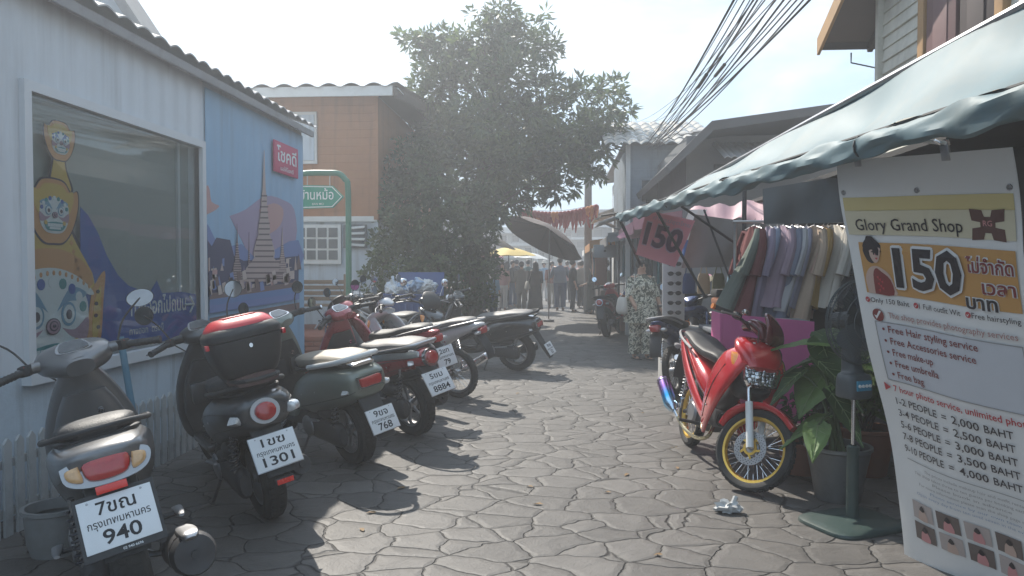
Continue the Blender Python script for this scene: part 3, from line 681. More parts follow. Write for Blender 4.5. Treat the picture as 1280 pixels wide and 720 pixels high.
# ------------------------------------------------------------------ street of stamped concrete
def pave_mat(name, col_a, col_b, groove, scale=4.35):
    m = bpy.data.materials.new(name); m.use_nodes = True; nt, N, L = nodes(m); p = N['Principled BSDF']
    tc = N.new('ShaderNodeTexCoord'); mp = N.new('ShaderNodeMapping'); mp.inputs['Scale'].default_value = (.82, 1.0, 1)
    L.new(tc.outputs['Object'], mp.inputs['Vector'])
    wn = N.new('ShaderNodeTexNoise'); wn.inputs['Scale'].default_value = 4.2; wn.inputs['Detail'].default_value = 3
    L.new(mp.outputs['Vector'], wn.inputs['Vector'])
    ad = N.new('ShaderNodeVectorMath'); ad.operation = 'MULTIPLY_ADD'; ad.inputs[1].default_value = (.15, .15, 0); L.new(wn.outputs['Color'], ad.inputs[0]); L.new(mp.outputs['Vector'], ad.inputs[2])
    ve = N.new('ShaderNodeTexVoronoi'); ve.feature = 'DISTANCE_TO_EDGE'; ve.inputs['Scale'].default_value = scale; ve.inputs['Randomness'].default_value = .82
    vc = N.new('ShaderNodeTexVoronoi'); vc.inputs['Scale'].default_value = scale; vc.inputs['Randomness'].default_value = .82
    L.new(ad.outputs[0], ve.inputs['Vector']); L.new(ad.outputs[0], vc.inputs['Vector'])
    gr = N.new('ShaderNodeMapRange'); gr.interpolation_type = 'SMOOTHSTEP'; gr.inputs[1].default_value = .002; gr.inputs[2].default_value = .024; L.new(ve.outputs['Distance'], gr.inputs[0])
    dome = N.new('ShaderNodeMapRange'); dome.interpolation_type = 'SMOOTHSTEP'; dome.inputs[1].default_value = .0; dome.inputs[2].default_value = .14; L.new(ve.outputs['Distance'], dome.inputs[0])
    # slate like chipped relief: ridged directional noise, different in each stone
    sep = N.new('ShaderNodeVectorMath'); sep.operation = 'MULTIPLY_ADD'; sep.inputs[1].default_value = (7, 7, 7); L.new(vc.outputs['Color'], sep.inputs[0]); L.new(mp.outputs['Vector'], sep.inputs[2])
    n1 = N.new('ShaderNodeTexNoise'); n1.inputs['Scale'].default_value = 5.5; n1.inputs['Detail'].default_value = 6; n1.inputs['Roughness'].default_value = .6; n1.inputs['Distortion'].default_value = .8
    L.new(sep.outputs[0], n1.inputs['Vector'])
    wv = N.new('ShaderNodeMapRange'); wv.interpolation_type = 'STEPPED'; wv.inputs[5 if False else 1].default_value = .3
    wv.inputs['Steps'].default_value = 5; wv.inputs[1].default_value = .3; wv.inputs[2].default_value = .7; L.new(n1.outputs['Fac'], wv.inputs[0])
    mixh = N.new('ShaderNodeMix'); mixh.data_type = 'FLOAT'; mixh.inputs['Factor'].default_value = .32; L.new(n1.outputs['Fac'], mixh.inputs['A']); L.new(wv.outputs[0], mixh.inputs['B'])
    n2 = N.new('ShaderNodeTexNoise'); n2.inputs['Scale'].default_value = 60; n2.inputs['Detail'].default_value = 6; n2.inputs['Roughness'].default_value = .7; L.new(tc.outputs['Object'], n2.inputs['Vector'])
    n3 = N.new('ShaderNodeTexNoise'); n3.inputs['Scale'].default_value = .55; n3.inputs['Detail'].default_value = 8; n3.inputs['Roughness'].default_value = .68; L.new(tc.outputs['Object'], n3.inputs['Vector'])
    def math_(op, a, b):
        q = N.new('ShaderNodeMath'); q.operation = op
        for i, x in enumerate((a, b)):
            if isinstance(x, (int, float)): q.inputs[i].default_value = x
            else: L.new(x, q.inputs[i])
        return q.outputs[0]
    h = math_('ADD', math_('MULTIPLY', gr.outputs[0], .6), math_('MULTIPLY', mixh.outputs['Result'], .75))
    h = math_('ADD', h, math_('MULTIPLY', dome.outputs[0], .35)); h = math_('ADD', h, math_('MULTIPLY', n2.outputs['Fac'], .22))
    b = N.new('ShaderNodeBump'); b.inputs['Strength'].default_value = .9; b.inputs['Distance'].default_value = .016; L.new(h, b.inputs['Height']); L.new(b.outputs['Normal'], p.inputs['Normal'])
    c1 = N.new('ShaderNodeMix'); c1.data_type = 'RGBA'; c1.inputs['A'].default_value = (*col_a, 1); c1.inputs['B'].default_value = (*col_b, 1)
    fac = math_('ADD', math_('MULTIPLY', n3.outputs['Fac'], .9), math_('MULTIPLY', n1.outputs['Fac'], .9)); fac = math_('SUBTRACT', fac, .45)
    L.new(fac, c1.inputs['Factor'])
    sv = N.new('ShaderNodeSeparateColor'); L.new(vc.outputs['Color'], sv.inputs['Color'])
    hv = N.new('ShaderNodeHueSaturation'); L.new(c1.outputs['Result'], hv.inputs['Color']); L.new(math_('ADD', math_('MULTIPLY', sv.outputs[0], .28), .86), hv.inputs['Value'])
    c2 = N.new('ShaderNodeMix'); c2.data_type = 'RGBA'; c2.inputs['A'].default_value = (*groove, 1); L.new(hv.outputs['Color'], c2.inputs['B']); L.new(gr.outputs[0], c2.inputs['Factor'])
    # dark spots of old gum and drips
    sp = N.new('ShaderNodeTexVoronoi'); sp.inputs['Scale'].default_value = 5; L.new(tc.outputs['Object'], sp.inputs['Vector'])
    sr = N.new('ShaderNodeMapRange'); sr.inputs[1].default_value = .05; sr.inputs[2].default_value = .075; sr.inputs[3].default_value = .55; sr.inputs[4].default_value = 0; L.new(sp.outputs['Distance'], sr.inputs[0])
    c3 = N.new('ShaderNodeMix'); c3.data_type = 'RGBA'; c3.inputs['B'].default_value = (.035, .032, .03, 1); L.new(sr.outputs[0], c3.inputs['Factor']); L.new(c2.outputs['Result'], c3.inputs['A'])
    L.new(c3.outputs['Result'], p.inputs['Base Color'])
    rg = N.new('ShaderNodeMapRange'); rg.inputs[3].default_value = .42; rg.inputs[4].default_value = .74; L.new(n3.outputs['Fac'], rg.inputs[0]); L.new(rg.outputs[0], p.inputs['Roughness'])
    p.inputs['Specular IOR Level'].default_value = .4
    return m
pave = pave_mat('stamped_concrete', (.072, .066, .062), (.158, .147, .137), (.042, .039, .037))
g = MB(); n = 60
g.raw([(-400, -60, 0), (400, -60, 0), (400, 700, 0), (-400, 700, 0)], [(0, 1, 2, 3)], pave)
g.build('street', kind='structure')
# ------------------------------------------------------------------ white shop building beside the parked scooters
WXX = -3.1
metal_w = mat('white_metal_panel', (.62, .66, .70), .45, 0, var=.05, scale=2, dirt=.12, dirtcol=(.3,.3,.3)); stripe_bump(metal_w, 'Y', .21, .02, .6, kind='SIN')
base_w = mat('blue_grey_wall_paint', (.52, .60, .67), .6, var=.06, scale=3, dirt=.35, dirtcol=(.25,.27,.28), bump=.2, bscale=60)
streak(metal_w, (.25, .25, .25), .35); streak(base_w, (.16, .17, .17), .6)
frame_w = mat('white_window_frame', (.62, .64, .66), .35, var=.04, dirt=.12, dirtcol=(.4,.4,.38))
Ynear, Yfar = -1.5, 8.75
ywa, ywb, zwa, zwb = 4.14, 6.2, .81, 2.44
shop = thing('shop_building', 'white metal clad shop with big display window and painted temple mural', 'building', (WXX, 0, 0))
w = MB(); X0 = 0
def yz(b, y0, y1, z0, z1, m, x=0, th=.12): b.box((x - th / 2, (y0 + y1) / 2, (z0 + z1) / 2), (th, y1 - y0, z1 - z0), m)
ZE = 3.05
yz(w, Ynear, ywa, zwa, ZE, metal_w); yz(w, ywb, 6.28, zwa, ZE, metal_w); yz(w, ywa, ywb, zwb, ZE, metal_w)
yz(w, Ynear, 6.28, 0, zwa, base_w); yz(w, 6.28, Yfar, 0, ZE, base_w)
w.box((-3, Yfar - .06, ZE / 2), (5.88, .12, ZE), base_w); w.box((-3, Ynear + .06, ZE / 2), (5.88, .12, ZE), base_w)
w.box((-6, (Ynear + Yfar) / 2, ZE / 2), (.12, Yfar - Ynear, ZE), base_w)
w.build('wall', shop)
wf = MB()
yz(wf, ywa - .06, ywb + .06, zwb, zwb + .06, frame_w, x=.035, th=.1); yz(wf, ywa - .08, ywb + .08, zwa - .08, zwa, frame_w, x=.06, th=.14)
yz(wf, ywa - .06, ywa, zwa, zwb, frame_w, x=.035, th=.1); yz(wf, ywb, ywb + .06, zwa, zwb, frame_w, x=.035, th=.1)
yz(wf, ywa, ywb, zwa, zwa + .03, frame_w, x=-.04, th=.05); yz(wf, ywb - .03, ywb, zwa, zwb, frame_w, x=-.04, th=.05); yz(wf, ywb - .26, ywb - .225, zwa + .4, zwb, frame_w, x=-.05, th=.03)
wf.build('window_frame', shop)
def glassmat(name, tint=(.85, .88, .88), gl_=.10):
    m = bpy.data.materials.new(name); m.use_nodes = True; nt, N, L = nodes(m); N.remove(N['Principled BSDF'])
    t = N.new('ShaderNodeBsdfTransparent'); t.inputs['Color'].default_value = (*tint, 1); gq = N.new('ShaderNodeBsdfGlossy'); gq.inputs['Roughness'].default_value = .03
    fr = N.new('ShaderNodeLayerWeight'); fr.inputs['Blend'].default_value = .5; pw = N.new('ShaderNodeMath'); pw.operation = 'POWER'; pw.inputs[1].default_value = 4; L.new(fr.outputs['Facing'], pw.inputs[0]); nz = N.new('ShaderNodeMath'); nz.operation = 'MULTIPLY_ADD'; nz.inputs[1].default_value = .7; nz.inputs[2].default_value = .05; L.new(pw.outputs[0], nz.inputs[0])
    mx = N.new('ShaderNodeMixShader'); L.new(nz.outputs[0], mx.inputs[0]); L.new(t.outputs[0], mx.inputs[1]); L.new(gq.outputs[0], mx.inputs[2]); L.new(mx.outputs[0], N['Material Output'].inputs['Surface']); return m
gl = glassmat('shop_window_glass')
b = MB(); yz(b, ywa, ywb, zwa, zwb, gl, x=.0, th=.006); b.build('window_pane', shop)
bl = mat('roller_blind', (.36, .38, .36), .8, var=.06, scale=1.5); b = MB(); yz(b, ywa, ywb - .05, zwa + .38, zwb, bl, x=-.07, th=.004); b.build('roller_blind', shop)
b = MB(); b.box((-1.5, 5.2, .45), (2.6, 2.2, .02), mat('shop_floor', (.15, .15, .15), .5)); b.box((-1.9, 5.2, 1.5), (.05, 2.4, 2.4), mat('shop_inside_dark', (.05, .05, .055), .8)); b.build('shop_interior', shop)
# roof of wavy tiles
tile = mat('fibre_cement_tile', (.26, .25, .245), .75, var=.15, scale=4, dirt=.5, dirtcol=(.1,.095,.09), bump=.3, bscale=60)
def wavy_roof(b, y0, y1, x_e, z_e, x_r, z_r, m, period=.30, amp=.03, th=.012, rows=6, axis='Y'):
    """eave at (x_e, z_e) to ridge (x_r, z_r), waves run along `axis`"""
    n = int(abs(y1 - y0) / period * 8); vs = []; fs = []
    for r_ in range(rows):
        t0 = r_ / rows; t1 = (r_ + 1) / rows + .04 / rows; base = len(vs)
        for i in range(n + 1):
            y = y0 + (y1 - y0) * i / n; wv = amp * (abs(math.sin(PI * (y - y0) / period)) * 2 - 1)
            for t, dz in ((t0, .022), (t0, .022 - th), (t1, 0)):
                x = x_e + (x_r - x_e) * t; z = z_e + (z_r - z_e) * t + wv + dz
                vs.append((x, y, z) if axis == 'Y' else (y, x, z))
        for i in range(n):
            a = base + i * 3; c = a + 3
            fs += [(a, a + 2, c + 2, c), (a, c, c + 1, a + 1)]
    b.raw(vs, fs, m)
rf = MB(); wavy_roof(rf, Ynear - .3, Yfar + .1, .16, ZE + .03, -3.2, ZE + 1.3, mat('pale_grey_sheet_roof', (.36, .36, .36), .7, var=.12, dirt=.4, dirtcol=(.18,.17,.16)), period=.22, amp=.018)
rf.box((.1, (Ynear + Yfar) / 2 - .1, ZE - .03), (.03, Yfar - Ynear + .4, .07), mat('fascia_grey', (.30, .30, .31), .6, dirt=.4), bev=.004)
rf.box((.03, (Ynear + Yfar) / 2 - .1, ZE - .0), (.16, Yfar - Ynear + .4, .01), MATS['fascia_grey'])
rf.build('roof', shop)
# printed window banner and mask picture, stuck behind the glass
def wallM(y, z, x=0): return Matrix.Translation((x, y, z)) @ Matrix(((0, 0, 1, 0), (1, 0, 0, 0), (0, 1, 0, 0), (0, 0, 0, 1)))
c_ = lambda n, *a, **k: mat(n, a, .55, var=.08, scale=8, **k)
cob = c_('print_cobalt', .04, .12, .42); gold = c_('print_gold', .68, .44, .10); orng = c_('print_orange', .68, .32, .12); whi = c_('print_white', .74, .76, .77); pnk = c_('print_pink', .50, .12, .16); skyb = c_('print_light_blue', .18, .36, .52); dkb = c_('print_dark_line', .04, .03, .06); teal = c_('print_teal', .05, .28, .30); prp = c_('print_purple', .20, .14, .30); lilp = c_('print_rose_lilac', .42, .26, .34)
b = MB(); M0 = wallM(ywa, zwa, -.035)
bl_pts = [(.50, .02), (2.05, .02), (2.05, .37), (1.80, .40), (1.50, .40), (1.43, .50), (1.34, .42), (1.22, .43), (1.05, .47), (.92, .55), (.80, .68), (.70, .84), (.60, .95), (.52, 1.0)]
b.prism(bl_pts, .003, cob, M0)
T = M0 @ Matrix.Translation((1.47, .30, .005)); b.text('ทางออกไปถนน', .17, whi, T, .02, width=.80)
b.text('ทางออก  ตรงนี้', .07, whi, M0 @ Matrix.Translation((1.28, .13, .005)), .006, width=.46)
b.tube([(1.84, .29, .006), (1.99, .29, .006)], .009, whi, 6, M=M0); b.tube([(1.93, .36, .006), (1.995, .29, .006), (1.93, .22, .006)], .009, whi, 6, M=M0)
wb_ = b.build('window_banner', shop, label='cobalt blue exit direction strip behind the glass')
M0 = wallM(ywa - .16, zwa - .02, -.035)
b = MB()
def blob(pts, m, z, sub=4, closed=True): b.prism(cr([tuple(p) for p in pts] + [tuple(pts[0])], sub)[:-1], .002, m, M0 @ Matrix.Translation((0, 0, z)))
def circle(x, y, rx, ry, m, z, n=20): b.prism([(x + rx * math.cos(2 * PI * i / n), y + ry * math.sin(2 * PI * i / n)) for i in range(n)], .002, m, M0 @ Matrix.Translation((0, 0, z)))
def face(x, y, s, z):
    for a_ in range(9):
        an = PI * (.08 + .105 * a_); circle(x + .86 * s * math.cos(an), y + .10 * s + .62 * s * math.sin(an), .10 * s, .10 * s, (teal, whi, cob)[a_ % 3], z + .003, 10)
    blob([(x - .9 * s, y + .5 * s), (x, y + .75 * s), (x + .9 * s, y + .5 * s), (x + .95 * s, y - .3 * s), (x + .6 * s, y - .8 * s), (x, y - .9 * s), (x - .6 * s, y - .8 * s), (x - .95 * s, y - .3 * s)], whi, z)
    for sg in (-1, 1):
        blob([(x + sg * .12 * s, y + .2 * s), (x + sg * .5 * s, y + .62 * s), (x + sg * .95 * s, y + .5 * s), (x + sg * .7 * s, y + .38 * s), (x + sg * .4 * s, y + .36 * s)], skyb if s > .1 else cob, z + .002)
        blob([(x + sg * .25 * s, y - .1 * s), (x + sg * .6 * s, y - .15 * s), (x + sg * .98 * s, y + .05 * s), (x + sg * .92 * s, y - .35 * s), (x + sg * .55 * s, y - .3 * s)], lilp, z + .002)
        circle(x + sg * .42 * s, y + .14 * s, .2 * s, .22 * s, skyb, z + .004); circle(x + sg * .42 * s, y + .14 * s, .15 * s, .17 * s, whi, z + .006); circle(x + sg * .42 * s, y + .13 * s, .08 * s, .09 * s, dkb, z + .008)
        circle(x + sg * .62 * s, y - .42 * s, .1 * s, .1 * s, gold, z + .006)
    circle(x, y - .06 * s, .19 * s, .15 * s, dkb, z + .006); circle(x, y - .06 * s, .17 * s, .13 * s, lilp, z + .008); circle(x, y - .05 * s, .11 * s, .09 * s, dkb, z + .010); circle(x, y - .05 * s, .09 * s, .07 * s, lilp, z + .012); circle(x, y - .05 * s, .04 * s, .03 * s, dkb, z + .014)
    blob([(x - .7 * s, y - .45 * s), (x, y - .36 * s), (x + .7 * s, y - .45 * s), (x + .5 * s, y - .74 * s), (x, y - .78 * s), (x - .5 * s, y - .74 * s)], teal, z + .004)
    for i in range(6): b.box((x + (i - 2.5) * .17 * s, y - .52 * s, z + .007), (.15 * s, .15 * s, .002), whi, M=M0)
    for i in range(5): b.box((x + (i - 2) * .15 * s, y - .66 * s, z + .007), (.13 * s, .1 * s, .002), whi, M=M0)
# tiered headdress
blob([(.01, .66), (.1, .74), (.24, .86), (.34, 1.0), (.42, 1.14), (.50, 1.14), (.53, 1.0), (.62, .84), (.76, .68), (.86, .56), (.80, .42), (.4, .40), (.01, .40)], dkb, .000)
blob([(.02, .64), (.12, .74), (.26, .86), (.36, 1.0), (.43, 1.12), (.49, 1.12), (.52, .98), (.60, .82), (.73, .66), (.80, .56), (.77, .46), (.4, .42), (.03, .42)], gold, .003)
for i in range(5): b.box((.66 - .02 * i, .56 + .055 * i, .007), (.025, .025, .002), orng, rot=(0, 0, .8), M=M0)
blob([(.36, 1.10), (.40, 1.26), (.44, 1.36), (.52, 1.36), (.55, 1.24), (.60, 1.10)], dkb, .004); blob([(.38, 1.10), (.415, 1.25), (.45, 1.35), (.51, 1.35), (.535, 1.24), (.58, 1.10)], gold, .006)
blob([(.03, .60), (.2, .72), (.45, .74), (.66, .68), (.78, .58), (.77, .50), (.6, .58), (.4, .62), (.2, .60), (.04, .50)], orng, .006)
blob([(.03, .50), (.2, .60), (.42, .62), (.62, .57), (.77, .48), (.76, .44), (.4, .52), (.04, .44)], whi, .008)
for i in range(13): circle(.06 + i * .057, .50 + .09 * math.sin(i / 12 * PI), .012, .016, orng, .011, 8)
blob([(.78, .48), (.92, .60), (.90, .40), (.86, .12), (.76, .03), (.72, .2)], orng, .007); blob([(.80, .40), (.87, .50), (.86, .30), (.81, .12), (.77, .2)], gold, .009)
for i in range(5): circle(.82 + .015 * math.sin(i * 2), .14 + i * .08, .02, .014, dkb, .012, 8)
face(.38, .28, .35, .012)
blob([(.03, .03), (.3, .10), (.6, .04), (.75, .02), (.03, .01)], teal, .010)
def tier(cx, cy, q, z):
    P = [(-1.1, .62), (-.8, .55), (-.5, .85), (0, .92), (.5, .85), (.8, .55), (1.1, .62), (1.12, .1), (.85, -.55), (.45, -.95), (0, -1.0), (-.45, -.95), (-.85, -.55), (-1.12, .1)]
    blob([(cx + x * q * 1.06, cy + y * q * 1.06) for x, y in P], dkb, z); blob([(cx + x * q, cy + y * q) for x, y in P], orng, z + .002)
    blob([(cx + x * q * .8, cy + y * q * .62 + .22 * q) for x, y in P], gold, z + .004); face(cx, cy - .12 * q, q * .66, z + .006)
tier(.41, .98, .205, .008); tier(.48, 1.42, .125, .008)
b.build('window_sticker', shop, label='printed golden tiered headdress above a grinning blue and white mask')
# ------------------------------------------------------------------ painted mural on the far half of the shop wall
b = MB(); M0 = wallM(6.30, 0, .008)
mw = Yfar - 6.30
msky = mat('mural_sky_blue', (.26, .42, .58), .6, var=.10, scale=1.2); stripe_bump(msky, 'Y', .21, .015, .4, kind='SIN')
streak(msky, (.18, .2, .22), .35)
def mp_(px, py):
    p = WX(px, py, WXX); return (p.y - 6.30, p.z)
b.prism([(0, .35), (mw, .35), (mw, 2.98), (0, 2.98)], .006, msky, M0)
def mur(pts, m, z, smooth=0):
    q = [mp_(*p) for p in pts]
    if smooth: q = cr([tuple(p) for p in q] + [tuple(q[0])], smooth)[:-1]
    q = [(max(0, a_), b_) for a_, b_ in q]
    b.prism(q, .002, m, M0 @ Matrix.Translation((0, 0, .005 + z * .002)))
lil = c_('mural_lilac', .33, .27, .38); pch = c_('mural_peach', .46, .28, .27); nav = c_('mural_navy', .055, .06, .12); brn = c_('mural_brown', .17, .12, .12); sto = c_('mural_stone', .42, .34, .32); std = c_('mural_stone_dark', .16, .12, .13); wat = c_('mural_water', .13, .22, .42); pbl = c_('mural_periwinkle', .16, .22, .42); crm = c_('mural_cream', .5, .42, .38)
mur([(243, 235), (258, 232), (262, 252), (272, 258), (256, 268), (243, 266)], pch, 1, 3)
mur([(285, 270), (305, 262), (330, 245), (352, 250), (366, 262), (368, 300), (345, 318), (318, 330), (300, 300)], lil, 1, 3)
mur([(322, 262), (340, 254), (352, 262), (348, 282), (330, 292)], pch, 2, 3)
mur([(243, 300), (255, 280), (262, 290), (275, 310), (300, 305), (320, 325), (345, 310), (371, 300), (371, 340), (243, 345)], pbl, 2, 2)
mur([(242, 308), (252, 300), (262, 308), (268, 297), (285, 300), (290, 320), (302, 326), (371, 320), (371, 358), (242, 372)], nav, 3)
random.seed(11)
for i in range(52):
    x = random.uniform(244, 368); y = random.uniform(322, 358); hh = random.uniform(5, 18)
    m_ = random.choice([brn, sto, pbl, std, crm, pch, nav, lil]); w_ = random.uniform(2, 7)
    mur([(x, y), (x + w_, y - 1), (x + w_, y + hh), (x, y + hh)] if i % 3 else [(x, y + hh), (x + w_ / 2, y - hh * .6), (x + w_, y + hh)], m_, 4 + (i % 4) * .4)
def prang(cx, top, base, hw, m1, m2, z):
    n = 14; H = base - top
    prof = [(0, .01), (.12, .03), (.3, .07), (.38, .14), (.42, .12), (.52, .2), (.6, .28), (.64, .26), (.72, .42), (.78, .5), (.82, .46), (.9, .85), (1, 1)]
    mur([(cx - hw * w_, top + H * t) for t, w_ in prof] + [(cx + hw * w_, top + H * t) for t, w_ in prof[::-1]], m1, z)
    for i in range(16):
        t = .34 + i * .042; w_ = .9 * next(p[1] for p in prof if p[0] >= t)
        mur([(cx - hw * w_, top + H * t), (cx + hw * w_, top + H * t), (cx + hw * w_, top + H * (t + .012)), (cx - hw * w_, top + H * (t + .012))], m2, z + 1)
prang(327, 188, 352, 27, sto, std, 6.5); prang(293, 280, 352, 11, std, sto, 6.3); prang(350, 284, 350, 11, sto, std, 6.3); prang(308, 290, 352, 4, brn, sto, 6.2)
mur([(242, 368), (371, 352), (371, 362), (242, 380)], brn, 8.2)
mur([(242, 376), (371, 358), (371, 368), (242, 388)], wat, 8.5); mur([(242, 384), (371, 366), (371, 374), (242, 394)], pbl, 8.8)
mur([(242, 400), (371, 378), (371, 388), (300, 398), (242, 410)], brn, 8.5)
for i in range(26):
    x = random.uniform(244, 356); y = random.uniform(338, 356) + (307 - x) * .1; mur([(x, y), (x + 4, y - 2), (x + 6, y + 9), (x + 1, y + 11)], random.choice([crm, sto, brn, pbl]), 9)
b.build('wall_mural', shop, label='painted skyline with tall temple spire, lilac clouds and river')
b = MB(); q = [mp_(337, 174), mp_(367, 174), mp_(366, 214), mp_(338, 214)]
mag = c_('sign_crimson', .50, .06, .14)
Y0, Z0 = q[0]; Y1 = q[1][0]; Z1 = q[3][1]
b.box(((Y0 + Y1) / 2, (Z0 + Z1) / 2, .035), (Y1 - Y0, Z0 - Z1, .02), mag, M=M0, bev=.004)
b.text('โชคดี', .2, whi, M0 @ Matrix.Translation(((Y0 + Y1) / 2, (Z0 + Z1) / 2 + .02, .047)), .016, width=(Y1 - Y0) * .82)
b.text('ขอให้โชคดี', .06, whi, M0 @ Matrix.Translation(((Y0 + Y1) / 2, Z1 + .05, .047)), .006, width=(Y1 - Y0) * .55)
b.build('wall_sign', shop, label='crimson square sign with white Thai lettering')
# white gable further behind
gb = thing('storage_building', 'plain white gable end rising behind the shop roof', 'building', (-8, 9, 0))
b = MB(); p0 = W(196, 62, 9.5); p1 = W(160, -8, 9.5)
pts = [(-12, 0), (p0.x, 0), (p0.x, p0.z), (p0.x - 1.6, p0.z + 2.4), (-12, p0.z + 2.4)]
T = Matrix.Translation((0, 9.5, 0)) @ Matrix(((1, 0, 0, 0), (0, 0, 1, 0), (0, 1, 0, 0), (0, 0, 0, 1)))
b.prism(pts, .3, mat('white_gable_metal', (.5, .53, .55), .5, var=.06), T); o = b.build('wall', gb); o.location = (8, -9, 0)
b = MB(); b.box((p0.x - .78, 9.45, p0.z + 1.24), (.12, .5, 2.95), tile, rot=(0, R(-33.7), 0)); o = b.build('roof', gb); o.location = (8, -9, 0)
# ------------------------------------------------------------------ orange plank house
HY = 14.0
hx = W(470, 300, HY).x; zb = W(470, 275, HY).z; ze = W(500, 117, HY).z
house = thing('plank_house', 'house with orange timber siding above a pale blue ground floor', 'house', (hx, HY, 0))
osid = mat('orange_siding', (.36, .165, .08), .6, var=.14, scale=3, dirt=.3, dirtcol=(.2,.1,.06)); stripe_bump(osid, 'Z', .155, .03, 1.0); streak(osid, (.12, .07, .045), .5)
pbw = mat('pale_blue_wall', (.50, .56, .62), .6, var=.05, scale=2, dirt=.25, dirtcol=(.3,.32,.33), bump=.2, bscale=50)
streak(pbw, (.22, .22, .2), .6); trimw = mat('white_trim', (.62, .62, .6), .5, dirt=.3, dirtcol=(.35,.33,.3))
b = MB(); wd_ = 6.0
b.box((-wd_ / 2, 3.5, (zb + ze) / 2), (wd_, 7, ze - zb), osid); b.build('upper_wall', house)
b = MB(); b.box((-wd_ / 2, 3.5, zb / 2), (wd_ - .06, 6.94, zb), pbw); b.build('ground_floor_wall', house)
b = MB(); b.box((-wd_ / 2, -.03, zb + .02), (wd_ + .06, .06, .10), trimw); b.box((0.02, -.02, (zb + ze) / 2), (.09, .09, ze - zb), osid); b.box((.01, .0, zb / 2), (.08, .08, zb), pbw); b.build('corner_trim', house)
b = MB(); wavy_roof(b, -wd_ - .4, .55, -.55, ze + .02, 7.6, ze + .95, tile, period=.42, amp=.045, axis='X')
b.box((-wd_ / 2, -.5, ze - .06), (wd_ + .9, .04, .18), trimw); b.box((.5, 3.5, ze + .38), (.05, 8.1, .2), mat('dark_timber', (.06, .05, .045), .7), rot=(R(6.6), 0, 0)); b.box((-wd_ / 2 + .05, -.25, ze - .02), (wd_ + 1, .5, .02), trimw)
b.box((.25, 3.5, ze + .03), (.5, 7.5, .03), MATS['dark_timber'])
b.build('roof', house)
def hq(px, py): p = W(px, py, HY); return p.x - hx, p.z
def rect(b, px0, py0, px1, py1, y, th, m, M=None):
    x0, z1 = hq(px0, py0); x1, z0 = hq(px1, py1); b.box(((x0 + x1) / 2, y, (z0 + z1) / 2), (x1 - x0, th, z1 - z0), m)
b = MB(); rect(b, 338, 141, 397, 205, -.03, .05, trimw); wpan = b.build('shutter_panel', house, label='plain white square panel on the orange siding')
b = MB(); rect(b, 342, 145, 394, 201, -.065, .02, pbw); b.build('panel_face', wpan)
b = MB(); rect(b, 367, 281, 427, 330, -.02, .05, trimw); win = b.build('window', house)
dkg = mat('dark_window_glass', (.10, .11, .12), .12, var=.3, scale=3)
b = MB(); 
for i in range(4):
    for j in range(3): rect(b, 371 + i * 13.6, 285 + j * 14, 382 + i * 13.6, 296.5 + j * 14, -.05, .012, dkg)
b.build('pane', win)
b = MB(); rect(b, 430, 281, 459, 310, -.03, .06, dkg); vent = b.build('wall_vent', house)
b = MB()
x0, z0 = hq(438, 310); x1, z1 = hq(457, 281)
for i in range(4): b.box(((x0 + x1) / 2, -.08, z0 + .06 + i * .11), (x1 - x0, .08, .012), trimw, rot=(R(35), R(4 - 3 * i), 0))
b.build('slat', vent)
# low brick terrace and timber bench in front of the plank house
brick = mat('red_brick_paving', (.24, .085, .055), .8, var=.25, scale=14, dirt=.3)
t = MB(); t.box((-5.0, 12.6, .16), (3.6, 2.4, .32), brick, bev=.02)
for i in range(13):
    for j in range(4): t.box((-6.7 + i * .27 + (j % 2) * .13, 11.385, .045 + j * .078), (.255, .03, .066), brick, bev=.006)
t.build('brick_terrace', label='low red brick terrace in front of the plank house', cat='terrace')
bt = mat('weathered_timber', (.20, .14, .095), .75, var=.25, scale=9, bump=.4, bscale=40)
bench = thing('garden_bench', 'slatted timber bench against the pale blue wall of the plank house', 'bench', (-4.95, 12.95, .32))
b = MB()
for i in range(4): b.box((0, .12 + i * .012, .52 + i * .10), (2.3, .03, .07), bt, bev=.006)
b.build('backrest', bench)
b = MB()
for i in range(4): b.box((0, -.36 + i * .12, .42), (2.3, .1, .03), bt, bev=.006)
b.build('seat', bench)
for x in (-1.1, 1.1):
    for y, h in ((-.36, .42), (.16, .96)):
        b = MB(); b.box((x, y, h / 2), (.07, .07, h), bt, bev=.006); b.build('leg', bench)
# ------------------------------------------------------------------ green arrow street sign on a bent pole
gp = mat('green_pole_paint', (.035, .17, .11), .4, dirt=.3); gs = mat('sign_green', (.02, .26, .17), .4, var=.05)
base = G(435, 452); 
sy = 10.6; top = W(435, 216, sy); xl = W(374, 215, sy).x
sign = thing('street_name_sign', 'green arrow street name sign hanging from a bent green pole', 'street sign', (top.x, sy, 0))
b = MB(); L_ = xl - top.x
b.tube([(0, 0, 0), (0, 0, 1.2), (0, 0, top.z - .28), (-.04, 0, top.z - .1), (-.14, 0, top.z - .01), (-.3, 0, top.z), (L_ + .12, 0, top.z), (L_ - .03, 0, top.z - .04), (L_ - .1, 0, top.z - .14)], .042, gp, 14, sub=3)
b.lathe([(.1, 0), (.1, .02), (.05, .03), (.05, .05)], gp, 16); b.build('pole', sign)
b = MB(); z1 = W(400, 231, sy).z; z0 = W(400, 262, sy).z; xr = W(431, 246, sy).x - top.x; zm = (z0 + z1) / 2
T = Matrix.Translation((0, -.03, 0)) @ Matrix(((1, 0, 0, 0), (0, 0, -1, 0), (0, 1, 0, 0), (0, 0, 0, 1)))
b.prism([(L_ - .3, z0), (xr - .16, z0 + .02), (xr, zm), (xr - .16, z1 - .02), (L_ - .3, z1)], .03, gs, T)
